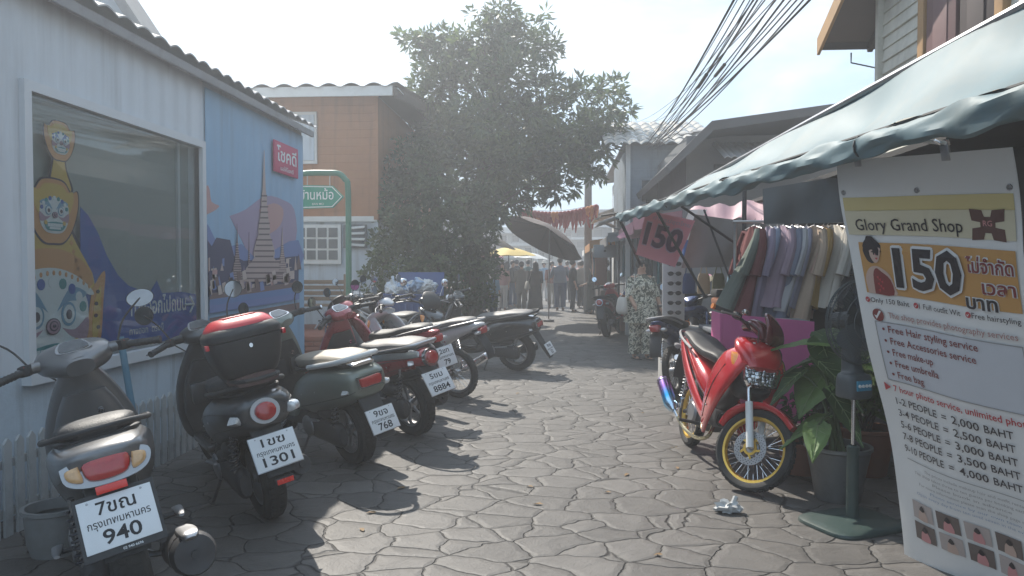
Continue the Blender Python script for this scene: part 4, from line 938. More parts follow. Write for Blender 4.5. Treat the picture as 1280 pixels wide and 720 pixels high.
b.prism([(L_ - .3, z0 + .012), (xr - .166, z0 + .032), (xr - .02, zm), (xr - .166, z1 - .032), (L_ - .3, z1 - .012), (L_ - .3, z1 - .026), (xr - .172, z1 - .045), (xr - .037, zm), (xr - .172, z0 + .045), (L_ - .3, z0 + .026)], .003, white_p, T @ Matrix.Translation((0, 0, .030)))
b.text('บ้านหม้อ', .19, white_p, T @ Matrix.Translation(((L_ + xr) / 2 - .06, zm + .02, .034)), .01, width=.5)
b.text('BAN MO', .045, white_p, T @ Matrix.Translation(((L_ + xr) / 2 - .04, zm - .105, .034)), .004)
b.build('sign_panel', sign)
b = MB(); 
for x in (L_ + .12, xr - .22): b.tube([(x, 0, z1 - .03), (x, 0, top.z)], .008, steel, 6)
b.build('sign_bracket', sign)
# ------------------------------------------------------------------ white picket fence pieces leaning by the shop wall
pf = mat('grey_white_picket', (.42, .43, .43), .7, dirt=.5, dirtcol=(.16,.15,.14), bump=.3)
def picket(name, label, x, y, ln, h, rz, lean=0, group=None):
    r_ = thing(name, label, 'fence', (x, y, 0), (R(lean), 0, rz), group)
    n = max(3, int(ln / .085))
    for k in range(n):
        b = MB(); b.prism([(0, 0), (.055, 0), (.055, h - .03), (.0275, h), (0, h - .03)], .014, pf, Matrix.Translation((k * ln / n, 0, 0)) @ Matrix(((1, 0, 0, 0), (0, 0, -1, 0), (0, 1, 0, 0), (0, 0, 0, 1)))); b.build('picket', r_)
    b = MB()
    for z in (.12, h - .14): b.box((ln / 2, .012, z), (ln, .018, .045), pf, bev=.003)
    b.build('rail', r_)
    return r_
picket('picket_fence', 'low white picket fence beside the rear of the grey scooter with plate 940', -2.9, 3.2, 1.25, .52, R(90), 0)
picket('picket_fence', 'low white picket fence behind the scooter with the black and red top box', -2.86, 4.75, .9, .50, R(90), 0)
b = MB(); b.tube([(-2.75, 4.7, 0), (-2.93, 4.75, .95)], .022, mat('sky_blue_pole', (.10, .22, .30), .5), 10); b.build('blue_pole', label='pale blue pipe leaning on the shop wall behind the top box scooter', cat='pipe')
cp = mat('grey_pot', (.20, .205, .205), .7, dirt=.4)
b = MB(); b.lathe([(.001, 0), (.17, 0), (.2, .1), (.22, .34), (.24, .35), (.24, .38), (.21, .38), (.19, .3)], cp, 28, Matrix.Translation(G(70, 690)) @ Matrix.Scale(.62, 4)); b.build('plant_pot', label='round grey pot on the ground between picket fence and grey scooter', cat='pot')
# ------------------------------------------------------------------ trees
bark = mat('bark', (.09, .07, .055), .9, var=.3, scale=12, bump=.8, bscale=25)
def leafmat(name, c, tl=.45):
    m = bpy.data.materials.new(name); m.use_nodes = True; nt, N, L = nodes(m); p = N['Principled BSDF']
    tc = N.new('ShaderNodeTexCoord'); nz = N.new('ShaderNodeTexNoise'); nz.inputs['Scale'].default_value = 1.6; nz.inputs['Detail'].default_value = 5; L.new(tc.outputs['Object'], nz.inputs['Vector'])
    mx = N.new('ShaderNodeMix'); mx.data_type = 'RGBA'; mx.inputs['A'].default_value = (*[q * .6 for q in c], 1); mx.inputs['B'].default_value = (*[q * 1.35 for q in c], 1)
    mr = N.new('ShaderNodeMapRange'); mr.inputs[1].default_value = .35; mr.inputs[2].default_value = .65; L.new(nz.outputs['Fac'], mr.inputs[0]); L.new(mr.outputs[0], mx.inputs['Factor'])
    L.new(mx.outputs['Result'], p.inputs['Base Color']); p.inputs['Roughness'].default_value = .45
    tr = N.new('ShaderNodeBsdfTranslucent'); L.new(mx.outputs['Result'], tr.inputs['Color'])
    ms = N.new('ShaderNodeMixShader'); ms.inputs[0].default_value = tl; L.new(p.outputs[0], ms.inputs[1]); L.new(tr.outputs[0], ms.inputs[2]); L.new(ms.outputs[0], N['Material Output'].inputs['Surface'])
    return m
leaf1 = leafmat('leaf_mid_green', (.085, .125, .05)); leaf2 = leafmat('leaf_dark_green', (.055, .088, .04)); leaf3 = leafmat('leaf_yellow_green', (.11, .15, .05))
def leaf(b, p, d, ln, wd, m, rng, droop=.2):
    d = Vector(d).normalized(); s_ = d.cross(Vector((rng.gauss(0, 1), rng.gauss(0, 1), rng.gauss(0, 1))))
    s_ = s_.normalized() if s_.length > 1e-6 else Vector((1, 0, 0))
    p = Vector(p); a = p; c = p + d * ln * .5 + Vector((0, 0, -droop * ln * .12)); e = p + d * ln + Vector((0, 0, -droop * ln * .5))
    b.raw([a, c + s_ * wd / 2, e, c - s_ * wd / 2], [(0, 1, 2, 3)], m, None, True)
def spray(b, c, rad, n, ln, wd, mats, rng, out=None):
    """twig clusters: leaves radiate from short twigs"""
    c = Vector(c); k = max(1, n // 9)
    for i in range(k):
        d = Vector((rng.gauss(0, 1), rng.gauss(0, 1), rng.gauss(0, .8))).normalized(); rr = rad * rng.uniform(.15, 1) ** .7
        tip = c + Vector((d.x * rr, d.y * rr, d.z * rr * .75)); m = rng.choice(mats)
        axis = (d + Vector((0, 0, .25))).normalized()
        for j in range(9):
            dd = (axis * rng.uniform(.2, 1.0) + Vector((rng.gauss(0, .6), rng.gauss(0, .6), rng.gauss(0, .5)))).normalized()
            leaf(b, tip + dd * rng.uniform(0, ln * .5), dd, ln * rng.uniform(.7, 1.2), wd, m, rng)
def tree(name, label, base, trunk_pts, trunk_r, clusters, dens, ln, wd, mats, seed, cat='tree', cname='crown'):
    rng = random.Random(seed); r_ = thing(name, label, cat, base); B = Vector(base)
    b = MB(); b.tube([Vector(p) - B for p in trunk_pts], trunk_r, bark, 12, sub=3)
    tp = [Vector(p) for p in trunk_pts]
    for (cx, cy, cz, rad) in clusters:
        c = Vector((cx, cy, cz)); s_ = min(tp[1:], key=lambda q: (q - c).length + (2 if q.z > c.z - .3 else 0)); mid = (s_ + c) / 2 + Vector((rng.uniform(-.2, .2), rng.uniform(-.2, .2), rng.uniform(-.1, .35)))
        rr = max(.025, trunk_r[-1] * .55)
        b.tube([s_ - B, mid - B, c - B], [rr, rr * .6, rr * .2], bark, 7, sub=3)
        for k in range(5):
            d = Vector((rng.gauss(0, 1), rng.gauss(0, 1), rng.gauss(.2, .7))).normalized() * rad * .8; b.tube([mid.lerp(c, .6) - B, (c + d * .4) - B, (c + d) - B], [rr * .3, rr * .2, .004], bark, 5)
    b.build('trunk', r_)
    b = MB()
    for (cx, cy, cz, rad) in clusters:
        n = int(dens * rad ** 2)
        spray(b, Vector((cx, cy, cz)) - B, rad, n, ln, wd, mats, rng)
        for k in range(7):
            d = Vector((rng.gauss(0, 1), rng.gauss(0, 1), rng.gauss(.15, .7))).normalized() * rad * rng.uniform(.75, 1.2)
            spray(b, Vector((cx, cy, cz)) + d - B, rad * .38, int(n * .06), ln, wd, mats, rng)
    b.build(cname, r_, smooth=0)
    return r_
def cl(px, py, Y, rpx): p = W(px, py, Y); return (p.x, p.y, p.z, rpx * Y / F)
TY = 16.5
C = [(625, 22, TY, 26), (648, 45, TY + .4, 30), (600, 50, TY - .3, 32), (560, 60, TY, 30), (530, 52, TY + .3, 20), (680, 60, TY, 22), (585, 90, TY + .5, 42), (640, 95, TY - .5, 44), (555, 110, TY, 32), (680, 115, TY, 30),
     (610, 145, TY - .8, 50), (660, 160, TY + .5, 46), (560, 165, TY, 40), (710, 170, TY, 36), (745, 150, TY, 26), (760, 112, TY + .2, 22), (728, 118, TY - .4, 24), (778, 140, TY + .3, 16), (740, 185, TY - .2, 30), (700, 205, TY, 34),
     (620, 205, TY - .5, 50), (570, 215, TY, 44), (660, 220, TY + .8, 40), (700, 235, TY + .4, 24), (735, 215, TY + .6, 20), (640, 250, TY + .6, 28), (536, 190, TY + .4, 30), (522, 140, TY + .8, 14), (765, 165, TY, 16), (518, 50, TY, 14), (540, 85, TY + .4, 26), (536, 120, TY, 24), (520, 165, TY + .6, 24), (600, 170, TY + .6, 40), (650, 190, TY, 40), (690, 180, TY + .6, 34), (600, 240, TY + .3, 40), (560, 150, TY + 1, 30), (625, 60, TY + .5, 30), (615, 270, TY + .8, 26), (716, 195, TY + .6, 26)]
tb = W(590, 470, TY); 
tree('street_tree', 'large leafy tree overhanging the lane beyond the plank house', (tb.x, TY, 0), [(tb.x, TY, 0), (tb.x + .05, TY, 1.2), (tb.x - .02, TY, 2.4), (tb.x + .25, TY + .1, 3.6), (tb.x + .45, TY, 4.8), (tb.x + .5, TY + .1, 6.2)], [.24, .2, .17, .14, .1, .05], [cl(*c) for c in C], 1350, .21, .06, [leaf1, leaf1, leaf2, leaf3], 3)
# smaller tree and shrubs in front of it, by the plank house
C2 = [(520, 215, 14.6, 30), (500, 250, 14.4, 30), (545, 240, 14.2, 38), (585, 255, 14.2, 34), (515, 285, 13.8, 34), (560, 290, 13.6, 40), (595, 300, 13.8, 28), (490, 300, 14.0, 24), (540, 200, 15, 32), (510, 190, 15, 18), (492, 225, 14.8, 22), (488, 275, 14.2, 20), (475, 320, 13.6, 18), (530, 320, 13.6, 34), (570, 330, 13.6, 34), (600, 330, 14, 24), (605, 275, 14.3, 22)]
tb2 = W(548, 440, 14.2)
tree('leafy_tree', 'dense round leafed small tree filling the gap beside the plank house', (tb2.x, 14.2, 0), [(tb2.x, 14.2, 0), (tb2.x - .04, 14.2, .8), (tb2.x + .03, 14.2, 1.7), (tb2.x, 14.2, 2.6)], [.13, .11, .09, .06], [cl(*c) for c in C2], 2300, .14, .06, [leaf1, leaf2, leaf2], 5)
def shrub(name, label, px, Y, cls, dens, ln, wd, mats, seed):
    bp = W(px, 400, Y); tree(name, label, (bp.x, Y, 0), [(bp.x, Y, 0), (bp.x, Y, .35), (bp.x + .05, Y, .7)], [.06, .045, .03], [cl(*c) for c in cls], dens, ln, wd, mats, seed, cat='shrub', cname='foliage')
shrub('garden_shrub', 'low pale leafed shrub against the corner of the pale blue wall', 478, 13.2, [(480, 325, 13.2, 20), (462, 345, 13.0, 14), (492, 350, 13, 22), (470, 368, 12.9, 18)], 2600, .09, .045, [leaf3, leaf1], 8)
shrub('garden_shrub', 'dark green shrub growing behind the blue rubbish cart', 525, 13.0, [(515, 340, 13, 26), (545, 335, 13.1, 26), (560, 362, 12.9, 24), (530, 372, 12.8, 24)], 2600, .10, .05, [leaf1, leaf2, leaf1], 9)
shrub('garden_shrub', 'bushy dark shrub beneath the tree behind the black scooter', 590, 13.4, [(585, 345, 13.4, 26), (600, 372, 13.2, 22), (575, 378, 13.2, 20), (605, 335, 13.5, 16)], 2600, .10, .05, [leaf2, leaf2, leaf1], 10)
# ------------------------------------------------------------------ the parked row
def headed(deg): return R(90 + deg)      # degrees turned from the street direction
grey_p = mat('grey_metallic_paint', (.18, .18, .185), .32, .5, coat=.7, var=.06, dirt=.25, dirtcol=(.16,.15,.14))
dark_p = mat('charcoal_paint', (.06, .062, .066), .3, .3, coat=.8, var=.06, dirt=.3, dirtcol=(.12,.115,.11))
sage_p = mat('sage_green_paint', (.17, .195, .165), .3, .2, coat=.8, var=.05, dirt=.25, dirtcol=(.15,.14,.12))
maroon_p = mat('maroon_paint', (.34, .025, .035), .25, .2, coat=1, var=.05, dirt=.15)
silver_p = mat('silver_paint', (.52, .54, .56), .28, .5, coat=.8, var=.05, dirt=.2)
white_b = mat('white_bike_paint', (.55, .56, .58), .3, .1, coat=.8, var=.05, dirt=.25)
red_p = mat('red_bike_paint', (.50, .012, .018), .22, .1, coat=1, var=.06, dirt=.08)
mat('dark_red_paint', (.12, .008, .014), .2, .1, coat=1, var=.05)
navy_p = mat('navy_bike_paint', (.02, .04, .14), .25, .3, coat=1, var=.1)
black_p = mat('black_bike_paint', (.014, .014, .016), .2, .1, coat=1, var=.1, dirt=.25, dirtcol=(.1,.095,.09))
mat('gold_rim', (.85, .55, .12), .28, .9)
blue_t = mat('blued_titanium', (.12, .22, .42), .2, .95, var=.9, scale=9)
nt, N, L = nodes(blue_t); p = N['Principled BSDF']; tcx = N.new('ShaderNodeTexCoord'); sx = N.new('ShaderNodeSeparateXYZ'); L.new(tcx.outputs['Object'], sx.inputs[0])
rp = N.new('ShaderNodeValToRGB'); mrx = N.new('ShaderNodeMapRange'); mrx.inputs[1].default_value = -.32; mrx.inputs[2].default_value = .1; L.new(sx.outputs[0], mrx.inputs[0]); L.new(mrx.outputs[0], rp.inputs[0])
for pos, c in ((0, (.35, .25, .4)), (.35, (.25, .12, .4)), (.6, (.02, .4, .75)), (1, (.5, .45, .3))):
    e = rp.color_ramp.elements.new(pos); e.color = (*c, 1)
L.new(rp.outputs[0], p.inputs['Base Color'])
seat_b = mat('black_vinyl_seat', (.022, .022, .024), .5, var=.1, bump=.25, bscale=220, dirt=.4, dirtcol=(.10,.095,.09))
seat_t = mat('tan_vinyl_seat', (.34, .29, .23), .5, var=.08, bump=.2, bscale=220, dirt=.3)
seat_g = mat('grey_vinyl_seat', (.17, .16, .155), .5, var=.1, bump=.2, bscale=220, dirt=.3)
brown_l = mat('brown_leather', (.10, .055, .05), .5, var=.2, bump=.3, bscale=90)
redl = mat('red_plastic', (.60, .02, .03), .35, coat=.5)
BKK = 'กรุงเทพมหานคร'
bikeA = scooter('motor_scooter', 'grey scooter with pale amber signals and plate 940 in a black frame', (-1.62, 2.76), headed(36), 11, grey_p, seat_b, 'click', ('7ขณ', BKK, '940', '02 940 6696'), framed=True, trim=grey_p, r=.27, steer=6, mirrors=(1, 1), mh=.21, my=.34, mr=.055, ms=(1.15, .8), pt=32, ps=1.05)
bikeB = scooter('motor_scooter', 'charcoal scooter with round tail lamp and plate 1301, black and red box on its rack', (-1.64, 4.08), headed(38), 11, dark_p, seat_b, 'scoopy', ('1ขฃ', BKK, '1301'), badge='Scoopy i', steer=10, mh=.22, my=.29, mr=.058, ps=1.08, trim=dark_p)
bikeC = scooter('motor_scooter', 'sage green scooter with tan seat, chrome grab rail and plate 768', (-1.47, 5.25), headed(47), 10, sage_p, seat_t, 'filano', ('9ขจ', BKK, '768'), steer=15, rail=white_p, mh=.2, my=.27, mr=.05, ps=.98, pt=25, pdz=.05)
bikeD = scooter('motor_scooter', 'maroon and silver scooter with round lamp and plate 8884', (-1.22, 6.15), headed(50), 10, maroon_p, seat_g, 'fino', ('5ขม', BKK, '8884'), steer=12, r=.27, accent=silver_p, rail=steel, mh=.2, my=.27, mr=.05, ps=1.15)
bikeE = underbone('motorcycle', 'dark maroon motorcycle with long seat and plate ending in 79, squeezed in the row', (-1.38, 7.1), headed(54), 9, maroon_p, seat_b, alu, steer=10, plate=('2ขท', BKK, '79'))
bikeF = underbone('motorcycle', 'silver and black motorcycle with large spoked rear wheel in the shade', (-1.10, 7.95), headed(62), 8, white_b, seat_g, alu, steer=12)
bikeG = scooter('motor_scooter', 'glossy black scooter parked side on at the end of the row', (-.58, 10.1), headed(70), 8, black_p, seat_g, 'filano', ('8ขผ', BKK, '52'), steer=20, r=.27, ps=1.0, pdz=.12)
# rear rack and top box carried by the charcoal scooter
def topbox(parent):
    Mw = parent.matrix_world
    bpy.context.view_layer.update(); Mw = parent.matrix_world.copy()
    r_ = thing('luggage_rack', None, None); r_.parent = parent; del_keys(r_)
    b = MB(); b.tube([(-.02, .1, .83), (-.38, .1, .87), (-.42, 0, .87), (-.38, -.1, .87), (-.02, -.1, .83)], .011, blk, 8, sub=3)
    for x in (-.1, -.2, -.3): b.tube([(x, -.1, .845), (x, .1, .845)], .008, blk, 6)
    b.loft([(-.06, .832, .10, .025), (-.2, .842, .12, .035), (-.36, .86, .11, .03)], brown_l, e=3, k=16); b.build('rack_bar', r_)
    bx = thing('top_box', 'black scooter top box with raised red lid and small round lock', 'storage box'); bx.matrix_world = Mw @ Matrix.Translation((-.20, 0, .865)) @ Matrix.Rotation(R(4), 4, 'Y') @ Matrix.Diagonal((.78, .76, .95, 1))
    b = MB(); b.loftz([(0, 0, 0, .13, .16), (.02, 0, 0, .16, .19), (.12, 0, 0, .195, .235), (.20, -.005, 0, .205, .25), (.21, -.005, 0, .205, .25)], blk, e=4, k=32, sub=3); b.build('box_shell', bx)
    b = MB(); b.loftz([(.215, -.005, 0, .21, .255), (.24, -.005, 0, .212, .257), (.255, -.005, 0, .205, .25), (.28, 0, 0, .18, .22), (.30, .01, 0, .13, .17)], blk, e=3.6, k=32, sub=3); b.build('lid', bx)
    b = MB(); b.loftz([(.262, 0, 0, .185, .235), (.285, .0, 0, .18, .225), (.315, .01, 0, .145, .19), (.328, .015, 0, .10, .15), (.33, .015, 0, .04, .08)], redl, e=3, k=32, sub=3)
    for i in range(3): b.box((-.07 + i * .05, 0, .331), (.012, .22, .008), redl, bev=.003)
    b.build('red_lid_shell', bx)
    b = MB(); b.lathe([(.001, .012), (.012, .012), (.014, 0)], chrome, 14, Matrix.Translation((-.212, 0, .17)) @ Matrix.Rotation(R(-90), 4, 'Y')); b.build('lock', bx)
    b = MB(); b.box((-.12, .258, .2), (.05, .025, .03), redl, bev=.006); b.box((-.12, -.258, .2), (.05, .025, .03), redl, bev=.006); b.build('latch', bx)
def del_keys(o):
    for k in ('label', 'category', 'group'):
        if k in o: del o[k]
topbox(bikeB)
# the further row: partly hidden machines
underbone('motorcycle', 'black motorcycle with round chrome mirrors between sage scooter and sign pole', (-2.35, 9.1), headed(-130), 8, black_p, seat_b, alu, steer=-15)
scooter('motor_scooter', 'black scooter with pale rain cover on its handlebar beside the sign pole', (-2.0, 9.55), headed(55), 8, black_p, seat_b, 'fino', None, steer=-10, mh=.24)
# motorcycles on the market side
gold = MATS['gold_rim']
red_bike = underbone('motorcycle', 'bright red underbone motorcycle with gold spoked wheels and drilled front disc', (1.02, 5.93), R(-82), 9, red_p, seat_b, gold, steer=40, hero=True, mirrors=False, group='motorcycles parked by the market stalls')
underbone('motorcycle', 'blue sport motorcycle with raised tail parked behind the red one', (1.28, 8.2), headed(-28), 8, navy_p, seat_b, blk, steer=10, fair=navy_p, group='motorcycles parked by the market stalls')
scooter('motor_scooter', 'dark red scooter seen from behind beside the woman in patterned clothes', (.95, 15.0), headed(-15), 7, maroon_p, seat_b, 'fino', None, steer=5, group='motorcycles parked by the market stalls')
# ------------------------------------------------------------------ people
skin_m = mat('skin_warm', (.42, .24, .165), .5, var=.05); skin_d = mat('skin_tan', (.26, .14, .09), .5, var=.05)
hair_m = mat('black_hair', (.015, .012, .01), .5, var=.3, scale=30, bump=.3, bscale=90)
cloth = {}
def cm(name, c, **k):
    return mat('cloth_' + name, c, .85, var=.12, scale=7, bump=.25, bscale=180, spec=.2, **k)
def pattern_cloth(name, c1, c2, c3, sc=14):
    m = mat('cloth_' + name, c1, .85, spec=.2); nt, N, L = nodes(m); p = N['Principled BSDF']
    tc = N.new('ShaderNodeTexCoord'); v = N.new('ShaderNodeTexVoronoi'); v.inputs['Scale'].default_value = sc; n_ = N.new('ShaderNodeTexNoise'); n_.inputs['Scale'].default_value = sc * 1.2; n_.inputs['Distortion'].default_value = 2.0
    L.new(tc.outputs['Object'], n_.inputs['Vector']); L.new(n_.outputs['Color'], v.inputs['Vector'])
    r = N.new('ShaderNodeValToRGB'); r.color_ramp.interpolation = 'CONSTANT'; r.color_ramp.elements[0].color = (*c1, 1); r.color_ramp.elements[1].position = .50; r.color_ramp.elements[1].color = (*c2, 1); e = r.color_ramp.elements.new(.60); e.color = (*c3, 1)
    L.new(n_.outputs['Fac'], r.inputs[0]); L.new(r.outputs[0], p.inputs['Base Color']); return m
def person(label, x, y, face_deg, H=1.62, top=None, bottom=None, skirt=False, long_top=False, hair='short', sk=None, stride=0.0, arms=((10, 20), (10, 20)), lean=0, build=1.0, hat=None, bag=None, glasses=False, group='people walking in the market lane', wide=1.0):
    """faces local -Y before turning; arms = per side (outward swing, elbow bend)"""
    sk = sk or skin_m; s_ = H / 1.65
    body = bpy.data.objects.new
    r_ = thing('person', label, 'person', (x, y, 0), (0, 0, R(face_deg)), group)
    V = {}; E = []
    def v(n, p, rad, par=None):
        V[n] = (Vector(p) * s_, rad * s_ * (1 if n[0] in 'HhF' else build))
        if par: E.append((par, n))
    v('pelvis', (0, 0, .93), .125); v('belly', (0, .0, 1.05), .12, 'pelvis'); v('chest', (0, -.0, 1.22), .135, 'belly'); v('neckb', (0, .01, 1.37), .065, 'chest'); v('neck', (0, 0, 1.43), .052, 'neckb'); v('Hjaw', (0, -.015, 1.49), .072, 'neck'); v('Hmid', (0, -.005, 1.555), .088, 'Hjaw'); v('Htop', (0, 0, 1.615), .062, 'Hmid')
    v('hnose', (0, -.10, 1.535), .014, 'Hmid'); 
    ARM = {}; LEG = {}
    for i, sg in enumerate((-1, 1)):
        ph = stride * sg
        v(f'hip{i}', (sg * .085, 0, .88), .095, 'pelvis'); v(f'knee{i}', (sg * .09, -.16 * ph - .01, .49), .06, f'hip{i}'); v(f'shin{i}', (sg * .09, -.12 * ph + .02, .33), .055, f'knee{i}'); v(f'ankle{i}', (sg * .09, -.22 * ph + .02, .085), .036, f'shin{i}'); v(f'heel{i}', (sg * .09, -.22 * ph + .0, .04), .034, f'ankle{i}'); v(f'toe{i}', (sg * .1, -.22 * ph - .15, .028), .026, f'heel{i}')
        LEG[i] = [V[f'hip{i}'][0], V[f'knee{i}'][0], V[f'ankle{i}'][0]]
        o_, eb = arms[i]; o_ = R(o_); eb = R(eb)
        sh = Vector((sg * .165, .005, 1.335)); el = sh + Vector((sg * math.sin(o_), -.05, -math.cos(o_))).normalized() * .27
        wr = el + Vector((sg * math.sin(o_) * .3 * math.cos(eb), -math.sin(eb), -math.cos(eb))).normalized() * .235
        hd = (wr - el).normalized()
        v(f'sh{i}', sh, .056, 'chest'); v(f'el{i}', el, .04, f'sh{i}'); v(f'wr{i}', wr, .027, f'el{i}'); v(f'Fpalm{i}', wr + hd * .06, .029, f'wr{i}')
        ARM[i] = [V[f'sh{i}'][0], V[f'el{i}'][0], V[f'wr{i}'][0]]
        side = Vector((0, 1, 0)) - hd * hd.y; side = side.normalized() if side.length > .1 else Vector((1, 0, 0)); curl = side.cross(hd) * -sg
        for k in range(4):
            off = side * (.024 - .016 * k); ln = (.036, .042, .039, .03)[k]; b0 = wr + hd * .095 + off
            v(f'F{i}{k}a', b0, .0088, f'Fpalm{i}'); v(f'F{i}{k}b', b0 + hd * ln, .008, f'F{i}{k}a'); v(f'F{i}{k}c', b0 + hd * ln * 1.6 + curl * .018, .0065, f'F{i}{k}b')
        v(f'F{i}ta', wr + hd * .045 - side * .03 * -1, .010, f'Fpalm{i}'); v(f'F{i}tb', wr + hd * .075 + side * .052, .0085, f'F{i}ta')
    names = list(V); me = bpy.data.meshes.new('body'); me.from_pydata([V[n][0] for n in names], [(names.index(a), names.index(b_)) for a, b_ in E], [])
    bo = bpy.data.objects.new('body', me); COL.objects.link(bo)
    sm = bo.modifiers.new('skin', 'SKIN')
    for i, n in enumerate(names):
        rr = V[n][1]; me.skin_vertices[0].data[i].radius = (rr, rr * (.8 if n in ('pelvis', 'belly', 'chest') else 1))
    me.skin_vertices[0].data[0].use_root = True
    sm.use_smooth_shade = True; sb = bo.modifiers.new('sub', 'SUBSURF'); sb.levels = 1; sb.render_levels = 1
    dg = bpy.context.evaluated_depsgraph_get(); dg.update(); m2 = bpy.data.meshes.new_from_object(bo.evaluated_get(dg)); m2.name = 'body'
    bo.modifiers.clear(); bo.data = m2; m2.materials.clear(); m2.materials.append(sk); m2.polygons.foreach_set('use_smooth', [True] * len(m2.polygons)); bo.parent = r_
    z = lambda q: q * s_; w_ = wide * build
    if top:
        b = MB()
        lo = .62 if long_top else .86
        b.loftz([(z(lo), 0, 0, z(.22 if long_top else .175) * w_, z(.16 if long_top else .135) * w_), (z(.95), 0, 0, z(.185) * w_, z(.145) * w_), (z(1.08), 0, 0, z(.165) * w_, z(.13) * w_), (z(1.24), 0, 0, z(.18) * w_, z(.135) * w_), (z(1.34), 0, 0.005, z(.165), z(.105)), (z(1.39), 0, .005, z(.105), z(.085)), (z(1.41), 0, .005, z(.07), z(.065))], top, e=2.3, k=22, sub=3)
        for i in ARM:
            a, e_, w2 = ARM[i]; b.tube([a + Vector((0, 0, .02)), a.lerp(e_, .5), e_, e_.lerp(w2, .35)], [z(.075), z(.072), z(.066), z(.06)], top, 12, sub=2)
        b.build('shirt', r_)
    if bottom:
        b = MB()
        if skirt:
            b.loftz([(z(.14), 0, 0, z(.26) * w_, z(.22) * w_), (z(.5), 0, 0, z(.22) * w_, z(.18) * w_), (z(.9), 0, 0, z(.185) * w_, z(.15) * w_), (z(1.03), 0, 0, z(.15) * w_, z(.12) * w_)], bottom, e=2.2, k=26, sub=4)
        else:
            b.loftz([(z(.78), 0, 0, z(.165) * w_, z(.125) * w_), (z(.9), 0, 0, z(.178) * w_, z(.138) * w_), (z(1.02), 0, 0, z(.15) * w_, z(.12) * w_)], bottom, e=2.3, k=20, sub=3)
            for i in LEG:
                h_, k_, a_ = LEG[i]; b.tube([h_, h_.lerp(k_, .5), k_, k_.lerp(a_, .5), a_.lerp(k_, .04)], [z(.11) * w_, z(.1) * w_, z(.08) * w_, z(.075) * w_, z(.078) * w_], bottom, 14, sub=2)
        b.build('skirt' if skirt else 'trousers', r_)
    b = MB(); hc = V['Hmid'][0]
    b.ell(hc + Vector((0, .018, .022)) * s_, (z(.092), z(.098), z(.098)), hair_m, n=18)
    if hair == 'long': b.loftz([(hc.z - z(.30), 0, z(.075), z(.06), z(.02)), (hc.z - z(.18), 0, z(.075), z(.095), z(.035)), (hc.z - z(.02), 0, z(.05), z(.095), z(.06)), (hc.z + z(.06), 0, z(.03), z(.08), z(.06))], hair_m, k=18)
    if hair == 'bun': b.ell(hc + Vector((0, .09, .075)) * s_, (z(.04), z(.04), z(.04)), hair_m, n=12)
    b.build('hair', r_)
    b = MB()
    for sg in (-1, 1): b.ell(hc + Vector((sg * .033, -.078, .0)) * s_, (z(.013), z(.009), z(.007)), ink, n=8)
    for sg in (-1, 1): b.box(hc + Vector((sg * .033, -.086, .02)) * s_, (z(.03), z(.006), z(.005)), hair_m)
    b.ell(hc + Vector((0, -.082, -.052)) * s_, (z(.022), z(.008), z(.006)), mat('lips', (.3, .08, .07), .5), n=8)
    b.build('face_details', r_)
    if glasses:
        b = MB()
        for sg in (-1, 1): b.ell(hc + Vector((sg * .036, -.092, .0)) * s_, (z(.03), z(.006), z(.022)), ink, n=12); b.tube([hc + Vector((sg * .066, -.09, .004)) * s_, hc + Vector((sg * .088, .0, .004)) * s_], .003, ink, 5)
        b.build('sunglasses', r_)
    for i in (0, 1):
        h_ = V[f'heel{i}'][0]; b = MB(); b.box(h_ + Vector((0, -.065, -.026)) * s_, (z(.085), z(.25), z(.022)), blk, bev=.008); b.box(h_ + Vector((0, -.09, .012)) * s_, (z(.09), z(.05), z(.03)), blk, bev=.008); b.build('sandal', r_)
    if hat:
        b = MB(); b.lathe([(z(.17), -.0), (z(.16), z(.01)), (z(.098), z(.025)), (z(.09), z(.09)), (z(.05), z(.125)), (.001, z(.13))], hat, 26, Matrix.Translation(hc + Vector((0, .01, .035)) * s_) @ Matrix.Rotation(R(-8), 4, 'X')); b.build('sun_hat', r_)
    if bag:
        bm_, sg = bag; i = 0 if sg < 0 else 1
        q = thing('shoulder_bag', bag_labels.pop(0), 'bag'); q.location = r_.location; q.rotation_euler = r_.rotation_euler
        c = Vector((sg * z(.26) * w_, -.02, z(.92)))
        b = MB(); b.loftz([(c.z - z(.16), c.x, c.y, z(.04), z(.12)), (c.z - z(.1), c.x, c.y, z(.07), z(.16)), (c.z + z(.05), c.x, c.y, z(.05), z(.14)), (c.z + z(.12), c.x, c.y, z(.02), z(.11))], bm_, e=2.5, k=18); b.build('pouch', q)
        b = MB(); b.tube([(c.x, c.y - .1, c.z + .08), (sg * z(.19), -.1, z(1.25)), (sg * z(.13), .0, z(1.415)), (sg * z(.19), .09, z(1.25)), (c.x, c.y + .1, c.z + .08)], .010, bm_, 6, sub=4, flat2=.5); b.build('strap', q)
    return r_
flo = pattern_cloth('floral', (.10, .105, .08), (.62, .60, .50), (.26, .24, .17), 9)
bag_labels = ['small cream bag at the side of the woman in patterned clothes', 'large pale tote bag slung beside the veiled person in the lane', 'light grey handbag carried by the person beyond the yellow parasol']
p = G(801, 449)
person('woman in loose olive and cream patterned tunic and trousers standing near the parked motorcycles', p.x, p.y, 20, 1.52, top=flo, bottom=flo, glasses=True, long_top=True, build=1.22, wide=1.12, arms=((12, 55), (22, 30)), hair='bun', bag=(cm('cream', (.5, .47, .42)), -1), group=None, hat=None, stride=.25)
